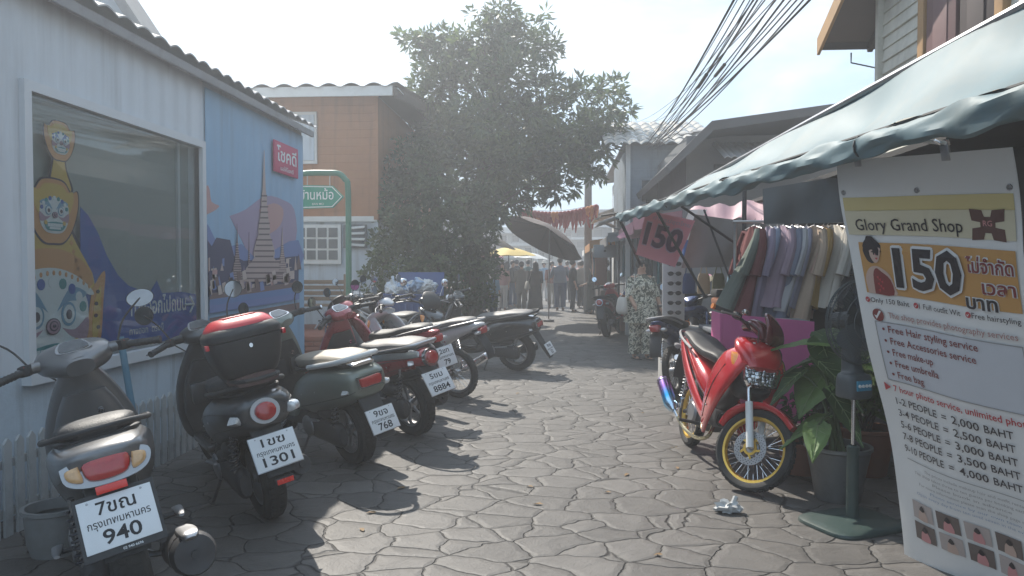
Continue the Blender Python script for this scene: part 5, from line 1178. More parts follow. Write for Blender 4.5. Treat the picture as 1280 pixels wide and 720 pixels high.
PP = [
 (652, 389, 1.56, 170, dict(top=cm('khaki', (.17, .155, .13)), bottom=cm('khaki', (.17, .155, .13)), long_top=True, hair='short'), 'person in long khaki tunic standing with back turned in the lane'),
 (669, 392, 1.55, 200, dict(top=cm('dark_brown', (.05, .042, .04)), bottom=cm('charcoal', (.03, .03, .032)), skirt=True, hair='long', bag=(cm('pale_sand', (.36, .34, .30)), 1)), 'person in dark veil and long skirt carrying a pale tote bag'),
 (700, 388, 1.70, 180, dict(top=cm('dusty_blue', (.16, .2, .26)), bottom=cm('denim', (.06, .09, .16)), build=1.15, arms=((25, 70), (25, 70))), 'stout person in dusty blue shirt and denim trousers facing away'),
 (716, 390, 1.62, 90, dict(top=cm('charcoal', (.03, .03, .032)), bottom=cm('charcoal', (.03, .03, .032))), 'person all in charcoal beside the person in the dusty blue shirt'),
 (690, 384, 1.58, 10, dict(top=cm('brick', (.22, .09, .07)), bottom=cm('pale_sand', (.36, .34, .30))), 'person in brick red shirt walking up the lane towards the scooters'),
 (628, 388, 1.55, 0, dict(top=cm('soft_pink', (.48, .3, .3)), bottom=cm('white', (.55, .54, .52)), hair='long'), 'woman in soft pink top and white trousers near the yellow parasol'),
 (641, 384, 1.62, 30, dict(top=cm('black', (.025, .025, .027)), bottom=cm('denim', (.06, .09, .16)), bag=(cm('light_grey', (.4, .4, .4)), -1)), 'person in black shirt and jeans under the yellow parasol'),
 (611, 386, 1.60, 340, dict(top=cm('white', (.55, .54, .52)), bottom=cm('black', (.025, .025, .027))), 'person in white top and black trousers at the edge of the tree shade'),
 (660, 380, 1.66, 185, dict(top=cm('deep_teal', (.04, .12, .13)), bottom=cm('charcoal', (.03, .03, .032))), 'person in deep teal shirt partly hidden behind the khaki tunic'),
 (740, 392, 1.45, 250, dict(top=cm('grey_green', (.10, .11, .10)), bottom=cm('grey_green', (.10, .11, .10)), skirt=True, arms=((15, 70), (15, 70))), 'person in grey green robe leaning over a market table'),
 (727, 386, 1.6, 150, dict(top=cm('khaki', (.17, .155, .13)), bottom=cm('black', (.025, .025, .027))), 'person in khaki shirt and black trousers at the stall counter'),
 (757, 396, 1.55, 300, dict(top=cm('pale_mint', (.35, .42, .38)), bottom=cm('charcoal', (.03, .03, .032)), hat=cm('cream', (.5, .47, .42))), 'stallholder in cream sun hat and pale mint top'),
 (781, 405, 1.5, 330, dict(top=cm('black', (.025, .025, .027)), bottom=cm('denim', (.06, .09, .16)), hat=cm('dusty_rose', (.42, .2, .2))), 'person in dusty rose sun hat standing behind the woman in patterned clothes'),
 (634, 380, 1.6, 200, dict(top=cm('mustard_cloth', (.36, .24, .06)), bottom=cm('black', (.025, .025, .027)), hair='long'), 'woman in mustard top and black trousers beneath the yellow parasol'),
 (646, 377, 1.68, 175, dict(top=cm('charcoal', (.03, .03, .032)), bottom=cm('denim', (.06, .09, .16)), stride=.5), 'tall person in charcoal shirt walking away between the parasols'),
 (680, 376, 1.6, 5, dict(top=cm('sky', (.2, .32, .42)), bottom=cm('white', (.55, .54, .52)), stride=.4, hat=cm('cream', (.5, .47, .42))), 'person in sky blue shirt and cream hat far up the lane'),
 (709, 378, 1.62, 185, dict(top=cm('dusty_rose', (.42, .2, .2)), bottom=cm('charcoal', (.03, .03, .032)), hair='bun'), 'person with hair bun and dusty rose top far up the lane'),
 (623, 379, 1.58, 160, dict(top=cm('deep_teal', (.04, .12, .13)), bottom=cm('ivory', (.48, .44, .38)), skirt=True, hair='long'), 'woman in deep teal top and ivory skirt near the pink parasol'),
 (604, 391, 1.6, 100, dict(top=cm('denim', (.06, .09, .16)), bottom=cm('black', (.025, .025, .027)), arms=((12, 60), (20, 40))), 'person in denim shirt browsing the brown canopied stall'),
 (724, 379, 1.6, 220, dict(top=cm('soft_pink', (.48, .3, .3)), bottom=cm('denim', (.06, .09, .16))), 'person in soft pink shirt near the utility pole'),
 (748, 390, 1.6, 80, dict(top=cm('brick', (.22, .09, .07)), bottom=cm('charcoal', (.03, .03, .032)), arms=((12, 70), (12, 50))), 'person in brick red shirt facing the orange canopied stall'),
 (617, 396, 1.25, 40, dict(top=cm('sky', (.2, .32, .42)), bottom=cm('denim', (.06, .09, .16))), 'child in sky blue shirt beneath the overhanging tree'),
]
for (px, py, H, fd, kw, lb) in PP:
    q = G(px, py); person(lb, q.x, q.y, fd, H, **kw)
# ------------------------------------------------------------------ big awning over the stall side
def V3(*a): return Vector(a)
aw_m = mat('pale_teal_canvas', (.10, .16, .18), .6, var=.12, scale=2.5, dirt=.45, dirtcol=(.20,.18,.14))
F1 = W(772, 268, 7.4); B1 = W(838, 246, 7.9); F0 = V3(1.37, 2.0, 2.0); B0 = V3(1.62, 2.3, 2.42)
Fa = W(1278, 108, 2.1); Ba = W(1280, 6, 2.45)
F0 = Fa + (Fa - F1) * .25; B0 = Ba + (Ba - B1) * .25
awn = thing('canvas_awning', 'long pale teal canvas awning with rolled scalloped front edge over the stalls', 'awning', (F1.x, F1.y, 0))
OFF = -Vector(awn.location)
b = MB(); n = 90; vs = []; fs = []; rows = 9
for i in range(n + 1):
    t = i / n; f = F0.lerp(F1, t); k = B0.lerp(B1, t)
    nrm = (k - f).cross(F1 - F0).normalized()
    if nrm.z < 0: nrm = -nrm
    for j in range(rows + 1):
        s_ = j / rows; sag = -.035 * math.sin(PI * s_) * (1 + .5 * math.sin(t * 40)) + .010 * math.sin(t * 95 + 5 * s_) * (1 - s_) + .012 * math.sin(t * 23 + 2)
        vs.append(f.lerp(k, s_) + nrm * sag + OFF)
for i in range(n):
    for j in range(rows): a = i * (rows + 1) + j; fs.append((a, a + 1, a + rows + 2, a + rows + 1))
b.raw(vs, fs, aw_m); b.build('canvas', awn)
b = MB(); rnd = random.Random(4)
K = 150; rg = []
for i in range(K + 1):
    t = i / K; c = F0.lerp(F1, t); ax = (F1 - F0).normalized(); sd_ = Vector((ax.y, -ax.x, 0)).normalized()
    ph = (t * 9.5) % 1; drp = .034 + .006 * abs(math.sin(PI * t * 6.5)) ** .8 + .004 * math.sin(t * 61) ; rad = .029 + .009 * abs(math.sin(PI * t * 6.5 + .4)) + .003 * math.sin(t * 90) + .002 * math.sin(t * 170)
    tap = 1 if t < .97 else .6
    ring = []
    for k in range(18):
        an = 2 * PI * k / 18; rr = rad * (1 + .16 * math.sin(3 * an + t * 60) + .10 * math.sin(5 * an - t * 90)) * tap
        ring.append(c + sd_ * math.cos(an) * rr * .9 + Vector((0, 0, math.sin(an) * rr * 1.25 - drp * tap)) + OFF)
    rg.append(ring)
b.rings(rg, aw_m); b.build('rolled_edge', awn)
ropes = MATS.get('x') or mat('dark_cord', (.03, .03, .03), .7)
b = MB(); b.tube([F0 + OFF + V3(0, 0, .004), F1 + OFF + V3(0, 0, .004)], .009, ropes, 8); b.tube([F1 + OFF + V3(0, 0, .012), F1 + OFF + V3(-.14, .35, .012)], .010, ropes, 8); b.build('front_rail', awn)
b = MB(); b.tube([B0 + OFF, B1 + OFF], .016, steel, 8); b.build('back_rail', awn)
for t in (.12, .32, .52, .72):
    c = F0.lerp(F1, t); b = MB(); b.tube([c + OFF + V3(.03 * math.cos(a), .01, .03 * math.sin(a) * 1.3 - .035) for a in [i * 2 * PI / 12 for i in range(12)]], .006, ropes, 6, close=True); b.build('tie_cord', awn)
# slanting stays and posts
post = mat('dark_post', (.05, .05, .055), .5, .3, dirt=.3)
for (a, c_, r__) in ((W(820, 262, 7.3), W(882, 372, 7.6), .014), (W(772, 268, 7.4), W(800, 330, 7.6), .016), (W(852, 258, 6.9), W(945, 322, 7.3), .013), (W(880, 262, 7.4), W(928, 390, 7.4), .010)):
    b = MB(); b.tube([a + OFF, c_ + OFF], r__, post, 8); b.build('stay', awn)
pc = W(930, 300, 7.35)
b = MB(); b.tube([V3(pc.x, pc.y, 0) + OFF, V3(pc.x, pc.y, 2.35) + OFF], .022, post, 10); b.build('post', awn)
b = MB(); b.tube([V3(2.35, 2.7, 0) + OFF, V3(2.35, 2.7, 2.5) + OFF], .025, post, 10); b.build('post', awn)
b = MB(); b.tube([V3(2.35, 2.7, 2.5) + OFF, V3(pc.x + .15, pc.y, 2.35) + OFF], .018, post, 10); b.build('purlin', awn)
# ------------------------------------------------------------------ hanging price banner of the photo shop
ban_m = mat('vinyl_banner_white', (.70, .70, .69), .35, var=.04, scale=1.2, dirt=.12, dirtcol=(.4,.37,.3)); 
bnr = thing('hanging_banner', 'tall vinyl price banner for a costume photo shop hanging from the awning', 'banner')
CR = Matrix.Rotation(R(3.72), 3, 'Z')
def camp(xc, d, z): v_ = CR @ Vector((xc, d, 0)); return Vector((v_.x, v_.y, z))
TLb = camp(1.43, 3.28, 1.885); ua = (CR @ Vector((.317, -.948, 0))); 
bw = .80; bh = 2.0
dn = (CR @ Vector((.948 * .54, .317 * .54, 0))) + Vector((0, 0, -1.74)); dn.normalize()
nb = ua.cross(-dn)      # towards the street
_q = Matrix.Rotation(R(-4.5), 3, ua.cross(-dn).normalized()); ua = _q @ ua; dn = _q @ dn
BM_ = frame(TLb, ua, -dn)   # local x right, y up, z to viewer
bnr.matrix_world = Matrix.Translation(TLb)
IB = Matrix.Translation(-TLb)
def wob(x, y):
    t = -y / bh
    return .018 * math.sin(x * 9 + t * 7) * (t ** .8) + .03 * t * math.sin(t * 5 + 1) + .012 * math.sin(t * 17 + x * 4) * (1 if t < .2 else .3)
NX, NY = 24, 60
b = MB(); vs = []; fs = []
for j in range(NY + 1):
    for i in range(NX + 1):
        x = bw * i / NX; y = -bh * j / NY; vs.append((x, y, wob(x, y)))
for j in range(NY):
    for i in range(NX): a = j * (NX + 1) + i; fs.append((a, a + NX + 1, a + NX + 2, a + 1))
nv = len(vs); vs += [(v[0], v[1], v[2] - .003) for v in vs]; fs += [tuple(nv + k for k in f[::-1]) for f in fs]
b.raw(vs, fs, ban_m, IB @ BM_); b.build('vinyl_sheet', bnr)
def dyb(y): return .028 if y > -.37 else (.018 if y > -.645 else .030)
class PB(MB):
    """flat print that follows the banner's waves"""
    def put(s, vs, fs, m, z):
        vs = [Vector(v) for v in vs]; s.raw([Vector((v.x, v.y + dyb(v.y), wob(v.x, v.y + dyb(v.y)) + z + (.0015 if m is not lemon else 0))) for v in vs], fs, m, IB @ BM_, True)
    def rect(s, x0, y0, x1, y1, m, z=.002, nx=14, ny=None):
        ny = ny or max(2, int(abs(y1 - y0) / .03)); vs = []; fs = []
        for j in range(ny + 1):
            for i in range(nx + 1): vs.append((x0 + (x1 - x0) * i / nx, y0 + (y1 - y0) * j / ny, 0))
        for j in range(ny):
            for i in range(nx): a = j * (nx + 1) + i; f = (a, a + nx + 1, a + nx + 2, a + 1); fs.append(f if y1 < y0 else f[::-1])
        s.put(vs, fs, m, z)
    def txt(s, st, x, y, size, m, bold=0.0, width=None, z=.006, align=0):
        v, f, w = text_data(st, bold, res=2); sx = (width / w) if width else size; ww = w * sx
        ox = x + (ww / 2 if align == 0 else 0)
        s.put([(a[0] * sx + ox, a[1] * size + y, 0) for a in v], f, m, z)
    def poly(s, pts, m, z=.004, sub=1):
        q = cr([tuple(p) for p in pts] + [tuple(pts[0])], sub)[:-1] if sub > 1 else pts
        s.put([(p[0], p[1], 0) for p in q], [tuple(range(len(q)))], m, z)
pr = lambda n, *a: mat('banner_' + n, a, .4, var=.05)
ocb = pr('ochre', .50, .27, .09); lemon = pr('pale_yellow', .60, .50, .24); maro = pr('maroon', .20, .035, .035); redi = pr('red', .45, .05, .06); bki = pr('ink', .03, .025, .03); wht = pr('white', .66, .66, .66); gri = pr('grey', .30, .29, .29); lgr = pr('panel', .52, .54, .58); flesh = pr('flesh', .50, .36, .30); brnb = pr('brown', .12, .06, .05); pinkb = pr('pink', .55, .25, .25)
P = PB()
P.rect(.02, -.19, .78, -.25, lemon, .002); P.rect(.02, -.25, .78, -.36, pr('cream', .60, .55, .40), .0025)
P.txt('Glory Grand Shop', .07, -.315, .075, bki, .006, width=.50)
for sx in (-1, 1):
    for sy in (-1, 1): P.poly([(.675 + sx * .005, -.305 + sy * .005), (.675 + sx * .02, -.305 + sy * .055), (.675 + sx * .07, -.305 + sy * .06), (.675 + sx * .065, -.305 + sy * .015)], brnb, .004)
P.rect(.645, -.275, .705, -.335, brnb, .0045, 3); P.txt('RG', .657, -.30, .03, pinkb, .01)
P.rect(.06, -.385, .775, -.62, ocb, .003)
# portrait of a woman in a sleeveless dress (flat printed figure)
P.poly([(.075, -.62), (.07, -.55), (.095, -.505), (.13, -.49), (.165, -.50), (.20, -.53), (.215, -.58), (.215, -.62)], flesh, .005, 3); P.poly([(.11, -.62), (.115, -.53), (.135, -.50), (.16, -.515), (.20, -.55), (.205, -.62)], maro, .006, 3)
P.poly([(.085, -.44), (.08, -.40), (.11, -.365), (.15, -.37), (.175, -.40), (.17, -.43), (.13, -.475), (.10, -.47)], bki, .006, 4); P.poly([(.115, -.42), (.13, -.40), (.165, -.40), (.17, -.43), (.155, -.465), (.135, -.475), (.118, -.45)], flesh, .0075, 4); P.poly([(.142, -.452), (.150, -.449), (.158, -.452), (.150, -.459)], redi, .0105)
for ex_ in (.134, .156): P.poly([(ex_ - .007, -.424), (ex_, -.420), (ex_ + .007, -.424), (ex_, -.427)], bki, .0105); P.poly([(ex_ - .008, -.414), (ex_, -.409), (ex_ + .008, -.413), (ex_, -.412)], bki, .0105)
P.poly([(.146, -.428), (.150, -.440), (.143, -.440)], pinkb, .0105)
for k in range(7): P.poly([(.13 + .01 * (k % 3), -.54 - .01 * k), (.142 + .01 * (k % 3), -.535 - .01 * k), (.14 + .01 * (k % 3), -.55 - .01 * k)], redi, .0075)
for q8 in range(8): P.txt('150', .232 + .010 * math.cos(q8 * PI / 4), -.50 + .011 * math.sin(q8 * PI / 4), .235, wht, .03, width=.325, z=.0095 + .0001 * q8)
P.txt('150', .232, -.50, .235, bki, .03, width=.325, z=.0135)
for dx in (-.003, .003): P.txt('ไม่จำกัด', .575 + dx, -.455, .075, wht, .04, width=.19, z=.0055); P.txt('เวลา', .635 + dx, -.535, .075, wht, .04, width=.13, z=.0055); P.txt('บาท', .56 + dx, -.60, .08, wht, .05, width=.13, z=.0055)
P.txt('ไม่จำกัด', .575, -.455, .072, maro, .02, width=.19, z=.008); P.txt('เวลา', .635, -.535, .072, maro, .02, width=.13, z=.008); P.txt('บาท', .56, -.60, .076, bki, .025, width=.13, z=.008)
yy = -.665
for x, t, w2 in ((.07, 'Only 150 Baht', .20), (.32, '1 Full outfit Wit', .20), (.57, 'Free hairstyling', .19)):
    P.poly([(x - .012 + .012 * math.cos(a), yy + .013 * math.sin(a)) for a in [i * .5236 for i in range(12)]], redi, .004); P.poly([(x - .020, yy + .003), (x - .013, yy - .007), (x - .004, yy + .008), (x - .013, yy - .001)], wht, .0055)
    P.txt(t, x + .006, yy, .033, bki, .004, width=w2)
P.poly([(.10 + .03 * math.cos(a), -.735 + .03 * math.sin(a)) for a in [i * .3927 for i in range(16)]], maro, .004); P.poly([(.08, -.735), (.09, -.755), (.12, -.715), (.11, -.712), (.092, -.738)], wht, .0055)
for dx in (-.002, .002): P.txt('The shop provides photography services', .155 + dx, -.73, .04, wht, .03, width=.59, z=.0045)
P.txt('The shop provides photography services', .155, -.73, .038, pr('rose_grey', .42, .24, .22), .006, width=.59)
P.rect(.075, -.765, .755, -1.06, lgr, .002); 
for (x0, y0, x1, y1) in ((.075, -.765, .755, -.769), (.075, -1.056, .755, -1.06), (.075, -.765, .079, -1.06), (.751, -.765, .755, -1.06)): P.rect(x0, y0, x1, y1, gri, .004)
for k, t in enumerate(('Free Hair styling service', 'Free Accessories service', 'Free make-up', 'Free umbrella', 'Free bag')):
    y = -.80 - k * .056; P.poly([(.115 + .007 * math.cos(a), y + .007 * math.sin(a)) for a in [i * .785 for i in range(8)]], maro, .005); P.txt(t, .14, y, .048, maro, .008, width=.0176 * len(t))
P.txt('▶ 7 hour photo service, unlimited photos', .05, -1.10, .045, redi, .014, width=.70)
for k, (a_, c_2) in enumerate((('1-2', '2,000'), ('3-4', '2,500'), ('5-6', '3,000'), ('7-8', '3,500'), ('9-10', '4,000'))):
    y = -1.165 - k * .060; P.txt(a_ + ' PEOPLE', .095, y, .050, bki, .008, width=.225); P.txt('=', .345, y, .05, bki, .008); P.txt(c_2, .395, y, .052, bki, .010, width=.125); P.txt('BAHT', .54, y, .050, bki, .008, width=.115)
P.rect(.10, -1.455, .76, -1.459, gri, .003)
for k, (x, w2, m_) in enumerate(((.2, .45, gri), (.14, .55, gri), (.24, .35, gri), (.16, .52, gri), (.22, .40, pr('faded_blue', .28, .34, .45)), (.14, .54, pr('faded_blue', .28, .34, .45)))):
    t = ('The prices include makeup hair and outfit rental', 'The shop takes three to ten guests per booking each day', 'Please book in advance', 'For more information please scan the shop page today', 'Photo service by our own team', 'Open every day from ten until seven in the evening')[k]
    P.txt(t, x, -1.485 - k * .026, .020, m_, .002, width=w2)
for k in range(9):
    x = .10 + (k % 5) * .132; y = -1.665 - (k // 5) * .11; P.rect(x, y, x + .11, y - .09, pr('photo_dark', .14, .11, .10) if k % 2 else pr('photo_light', .42, .36, .34), .003, 4)
    P.poly([(x + .03, y - .09), (x + .035, y - .05), (x + .055, y - .025), (x + .075, y - .05), (x + .08, y - .09)], pinkb if k % 3 else flesh, .0045, 2); P.poly([(x + .04, y - .035), (x + .055, y - .012), (x + .07, y - .035), (x + .055, y - .045)], bki, .0055, 2)
P.build('banner_print', bnr, smooth=0)
b = MB()
for x in (.03, .40, .77):
    b.lathe([(.004, .004), (.011, .004), (.011, .0)], steel, 14, IB @ BM_ @ Matrix.Translation((x, -.14, wob(x, -.14) + .001)))
b.build('eyelet', bnr)
b = MB()
b.tube([BM_ @ V3(.14, .03, 0) + -TLb, BM_ @ V3(.28, .055, 0) - TLb, BM_ @ V3(.42, .055, 0) - TLb, BM_ @ V3(.55, .035, 0) - TLb], .008, white_p, 8, sub=3)
hk = BM_ @ V3(.35, .06, 0) - TLb
b.tube([hk, hk + V3(0, 0, .03), hk + V3(-.02, 0, .06), hk + V3(-.02, .0, .12)], .004, steel, 6, sub=3)
hgr = b.build('hanger', bnr)
for x in (.13, .55):
    b = MB(); cM = IB @ BM_ @ Matrix.Translation((x, 0, 0))
    b.box((0, .0, .006), (.035, .06, .012), steel, bev=.003, M=cM); b.tube([(-.015, .03, 0), (-.028, .055, .02)], .006, chrome, 6, M=cM); b.tube([(.015, .03, 0), (.028, .055, .02)], .006, chrome, 6, M=cM); b.build('clip', hgr)
# ------------------------------------------------------------------ pedestal fan
fanp = G(1065, 655); fan = thing('pedestal_fan', 'dark green pedestal fan with blue control panel standing beside the hanging banner', 'fan', (fanp.x, fanp.y, 0), (0, 0, R(25)))
fg = mat('fan_dark_green', (.035, .06, .055), .4, dirt=.35, dirtcol=(.14,.13,.12), coat=.2); fdk = mat('fan_dark_grey', (.07, .08, .085), .45, dirt=.3)
b = MB(); b.prism(cr([(-.20, -.16), (.20, -.16), (.23, 0), (.20, .16), (-.20, .16), (-.23, 0), (-.20, -.16)], 3)[:-1], .022, fg, smooth_ := None) if False else b.loftz([(0, 0, 0, .255, .20), (.012, 0, 0, .255, .20), (.026, 0, 0, .235, .18), (.036, 0, 0, .12, .09), (.042, 0, 0, .05, .05)], fg, e=4.5, k=40, sub=2)
b.build('base', fan)
b = MB(); b.lathe([(.034, .03), (.033, .1), (.031, .40), (.034, .41), (.034, .43), (.02, .44)], fg, 20); b.lathe([(.011, .42), (.011, .74)], chrome, 14); b.build('column', fan)
b = MB(); b.loftz([(.70, 0, 0, .07, .06), (.72, 0, 0, .085, .07), (.82, 0, 0, .08, .065), (.84, 0, .01, .05, .05), (.90, 0, .02, .04, .045), (1.05, 0, .03, .035, .04)], fdk, e=4, k=28, sub=3); b.build('control_box', fan)
b = MB(); b.box((0, -.068, .775), (.10, .012, .055), mat('blue_panel', (.05, .25, .38), .35), bev=.003)
for k in range(4): b.lathe([(.001, .008), (.008, .008), (.009, 0)], white_p, 12, Matrix.Translation((-.036 + k * .024, -.073, .775)) @ Matrix.Rotation(R(90), 4, 'X'))
b.build('control_panel', fan)
HM_ = Matrix.Translation((0, -.02, 1.12)) @ Matrix.Rotation(R(90), 4, 'X')
b = MB()
for rr, z in ((.225, 0), (.225, .035), (.23, .017), (.15, .062), (.10, .075), (.05, .08), (.15, -.05), (.08, -.06)): b.tube([(rr * math.cos(a), rr * math.sin(a), z) for a in [i * 2 * PI / 40 for i in range(40)]], .0035, fdk, 5, M=HM_, close=True)
for k in range(72):
    a = 2 * PI * k / 72; b.tube([(.04 * math.cos(a), .04 * math.sin(a), .082), (.10 * math.cos(a), .10 * math.sin(a), .076), (.165 * math.cos(a), .165 * math.sin(a), .058), (.225 * math.cos(a), .225 * math.sin(a), .03), (.225 * math.cos(a), .225 * math.sin(a), 0), (.15 * math.cos(a), .15 * math.sin(a), -.05), (.06 * math.cos(a), .06 * math.sin(a), -.062)], .0013, fdk, 4, M=HM_)
b.lathe([(.001, .088), (.04, .086), (.045, .078)], fg, 20, HM_); b.build('grille', fan)
for k in range(3):
    b = MB(); b.loft([(.02, 0, .02, .003), (.07, 0, .055, .003), (.13, 0, .07, .003), (.17, 0, .045, .002)], fdk, k=12, M=HM_ @ Matrix.Rotation(2 * PI * k / 3, 4, 'Z') @ Matrix.Rotation(R(22), 4, 'X')); b.build('blade', fan)
b = MB(); b.tube([(0, .0, 1.12), (0, .13, 1.12)], [.055, .045], fdk, 18); b.build('motor', fan)
# ------------------------------------------------------------------ plants and pots
pottin = mat('tin_bucket', (.20, .20, .20), .45, .6, dirt=.6, dirtcol=(.08,.075,.07)); terra = mat('terracotta', (.26, .11, .07), .8, dirt=.45, dirtcol=(.12,.09,.07)); soil = mat('potting_soil', (.04, .03, .022), .95)
def pot(name, label, x, y, r0, r1, h, m, cat='pot', group=None):
    r_ = thing(name, label, cat, (x, y, 0), group=group)
    b = MB(); b.lathe([(.001, 0), (r0, 0), (r0 + (r1 - r0) * .5, h * .5), (r1, h - .03), (r1 + .012, h - .02), (r1 + .012, h), (r1 - .008, h), (r1 - .014, h - .05), (.001, h - .055)], m, 28); b.build('pot_wall', r_); b = MB(); b.lathe([(.001, h - .04), (r1 - .016, h - .045)], soil, 20); b.build('soil', r_); return r_
def bigleaf(b, base, tip, wdt, m, droop=.1, fold=.25, rng=random):
    base = Vector(base); tip = Vector(tip); ax = tip - base; L_ = ax.length; ax.normalize(); sd_ = ax.cross(Vector((0, 0, 1))); sd_ = sd_.normalized() if sd_.length > .05 else Vector((1, 0, 0)); up = sd_.cross(ax)
    prof = [(-.16, .30), (-.10, .62), (.0, .86), (.15, 1.0), (.35, .95), (.55, .74), (.75, .45), (.9, .18), (1.0, .01)]
    vs = []; fs = []; K_ = 6
    for i, (t, w_) in enumerate(prof):
        for j in range(-K_, K_ + 1):
            u = j / K_; notch = -.16 * (1 - abs(u)) * 0
            tt = t if t > 0 else t * min(1, abs(u) * 2.2)
            c = base + ax * (tt * L_) + sd_ * (u * w_ * wdt * .5) + up * (fold * abs(u) * w_ * wdt * .25 + .012 * math.cos(t * 40 + abs(u) * 6) * abs(u)) - Vector((0, 0, droop * max(0, t) ** 2 * L_))
            vs.append(c)
    n_ = 2 * K_ + 1
    for i in range(len(prof) - 1):
        for j in range(n_ - 1): a = i * n_ + j; fs.append((a, a + 1, a + n_ + 1, a + n_))
    b.raw(vs, fs, m)
    VM = leafmat('leaf_vein', (.26, .34, .16), .3) if 'leaf_vein' not in VV else VV['leaf_vein']; VV['leaf_vein'] = VM
    g_ = lambda i, j: vs[i * n_ + K_ + j] + up * .002
    b.tube([g_(i, 0) for i in range(2, len(prof))], [.004 - .0004 * i for i in range(len(prof) - 2)], VM, 5)
    for i in range(2, 7):
        for sg in (-1, 1): b.tube([g_(i, 0), g_(min(i + 1, 8), 2 * sg).lerp(g_(i, 2 * sg), .6), g_(min(i + 1, 8), 5 * sg)], [.0022, .0016, .0008], VM, 4)
VV = {}
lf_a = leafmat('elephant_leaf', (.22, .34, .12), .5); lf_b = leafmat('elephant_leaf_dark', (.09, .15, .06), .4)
PX, PY = 1.70, 4.62
pot('tin_bucket', 'dented tin bucket holding the elephant ear plant behind the fan', PX, PY, .13, .185, .33, pottin, 'bucket')
pl = thing('elephant_ear_plant', 'big leafed elephant ear plant growing from the tin bucket by the red motorcycle', 'plant', (PX, PY, .30))
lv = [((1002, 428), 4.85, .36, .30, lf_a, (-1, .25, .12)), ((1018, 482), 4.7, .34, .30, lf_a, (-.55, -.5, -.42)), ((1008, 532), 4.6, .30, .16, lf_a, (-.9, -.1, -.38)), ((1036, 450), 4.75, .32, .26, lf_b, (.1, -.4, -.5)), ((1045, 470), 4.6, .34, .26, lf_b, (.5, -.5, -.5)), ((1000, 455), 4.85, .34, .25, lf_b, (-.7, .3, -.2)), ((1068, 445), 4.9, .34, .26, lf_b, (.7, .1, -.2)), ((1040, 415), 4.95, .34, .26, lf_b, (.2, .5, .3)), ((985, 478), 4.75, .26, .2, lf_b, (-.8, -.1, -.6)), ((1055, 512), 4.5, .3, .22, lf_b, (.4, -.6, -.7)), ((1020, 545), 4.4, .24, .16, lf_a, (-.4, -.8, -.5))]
st_m = leafmat('stem_green', (.09, .13, .05), .1)
O = Vector((PX, PY, .30))
for (pp_, Y, ln, wd2, m, dr) in lv:
    c = W(*pp_, Y) - O; dv = Vector(dr).normalized(); bs = c - dv * ln * .4
    b = MB(); bigleaf(b, bs, bs + dv * ln, wd2, m, droop=.25); b.tube([(random.uniform(-.05, .05), random.uniform(-.05, .05), -.03), bs * .45 + Vector((0, 0, .12)), bs], [.013, .010, .006], st_m, 8, sub=5)
    b.build('leaf', pl)
q = G(1100, 610); pot('terracotta_pot', 'terracotta pot standing behind the hanging banner', q.x + .05, q.y + .35, .13, .18, .32, terra)
q2 = (q.x - .05, q.y + .38)
def bush(name, label, x, y, z, rad, n, ln, wd2, mats_, seed, cat='plant'):
    rng = random.Random(seed); r_ = thing(name, label, cat, (x, y, z)); b = MB()
    for k in range(5): b.tube([(rng.uniform(-.03, .03), rng.uniform(-.03, .03), -.03), (rng.uniform(-rad, rad) * .6, rng.uniform(-rad, rad) * .6, rad * 1.2)], .007, bark, 6)
    b.build('stem', r_); b = MB(); spray(b, (0, 0, rad * 1.0), rad, n, ln, wd2, mats_, rng); b.build('foliage', r_, smooth=0); return r_
bush('potted_plant', 'small bright leafed plant in the terracotta pot by the banner', q.x + .05, q.y + .35, .30, .2, 260, .075, .04, [leaf3, leaf1], 21)
pot('terracotta_pot', 'low terracotta pot between the red front wheel and the tin bucket', 1.66, 5.2, .12, .15, .22, terra)
bush('potted_plant', 'fine leafed plant in the low terracotta pot behind the red motorcycle', 1.66, 5.2, .20, .18, 240, .07, .03, [leaf2, leaf1], 22)
pot('grey_planter', 'grey planter in front of the pink board', 2.05, 5.5, .14, .19, .36, cp)
bush('potted_plant', 'dark leafy plant in the grey planter before the pink board', 2.05, 5.5, .34, .26, 420, .11, .05, [leaf2, leaf2, leaf1], 23)
pot('blue_planter', 'blue grey planter at the foot of the banner', 2.15, 4.3, .14, .2, .38, mat('blue_grey_pot', (.12, .17, .22), .6, dirt=.3))
bush('potted_plant', 'broad bushy plant in the blue grey planter', 2.15, 4.3, .36, .24, 320, .10, .055, [leaf1, leaf2], 24)
# crumpled plastic bag on the paving
q = G(909, 640); rng = random.Random(2); b = MB()
vs = []; bmx = bmesh.new(); bmesh.ops.create_icosphere(bmx, subdivisions=3, radius=1)
for v in bmx.verts: v.co = Vector((v.co.x * .068, v.co.y * .045, v.co.z * .036)) * (1 + rng.uniform(-.38, .38)); v.co.z = max(-.026, v.co.z)
bmx.verts.index_update(); b.raw([v.co + Vector((0, 0, .028)) for v in bmx.verts], [[v.index for v in f.verts] for f in bmx.faces], mat('crumpled_plastic', (.50, .50, .49), .3, var=.2, scale=40), None, True); bmx.free()
b.tube([(.03, 0, .05), (.05, .01, .085), (.04, .02, .07)], [.012, .016, .004], MATS['crumpled_plastic'], 6, sub=2); o = b.build('plastic_bag', label='small crumpled white plastic bag lying on the paving', cat='litter'); o.location = q
rng = random.Random(41); dry = mat('dry_leaf', (.20, .12, .05), .7, var=.3)
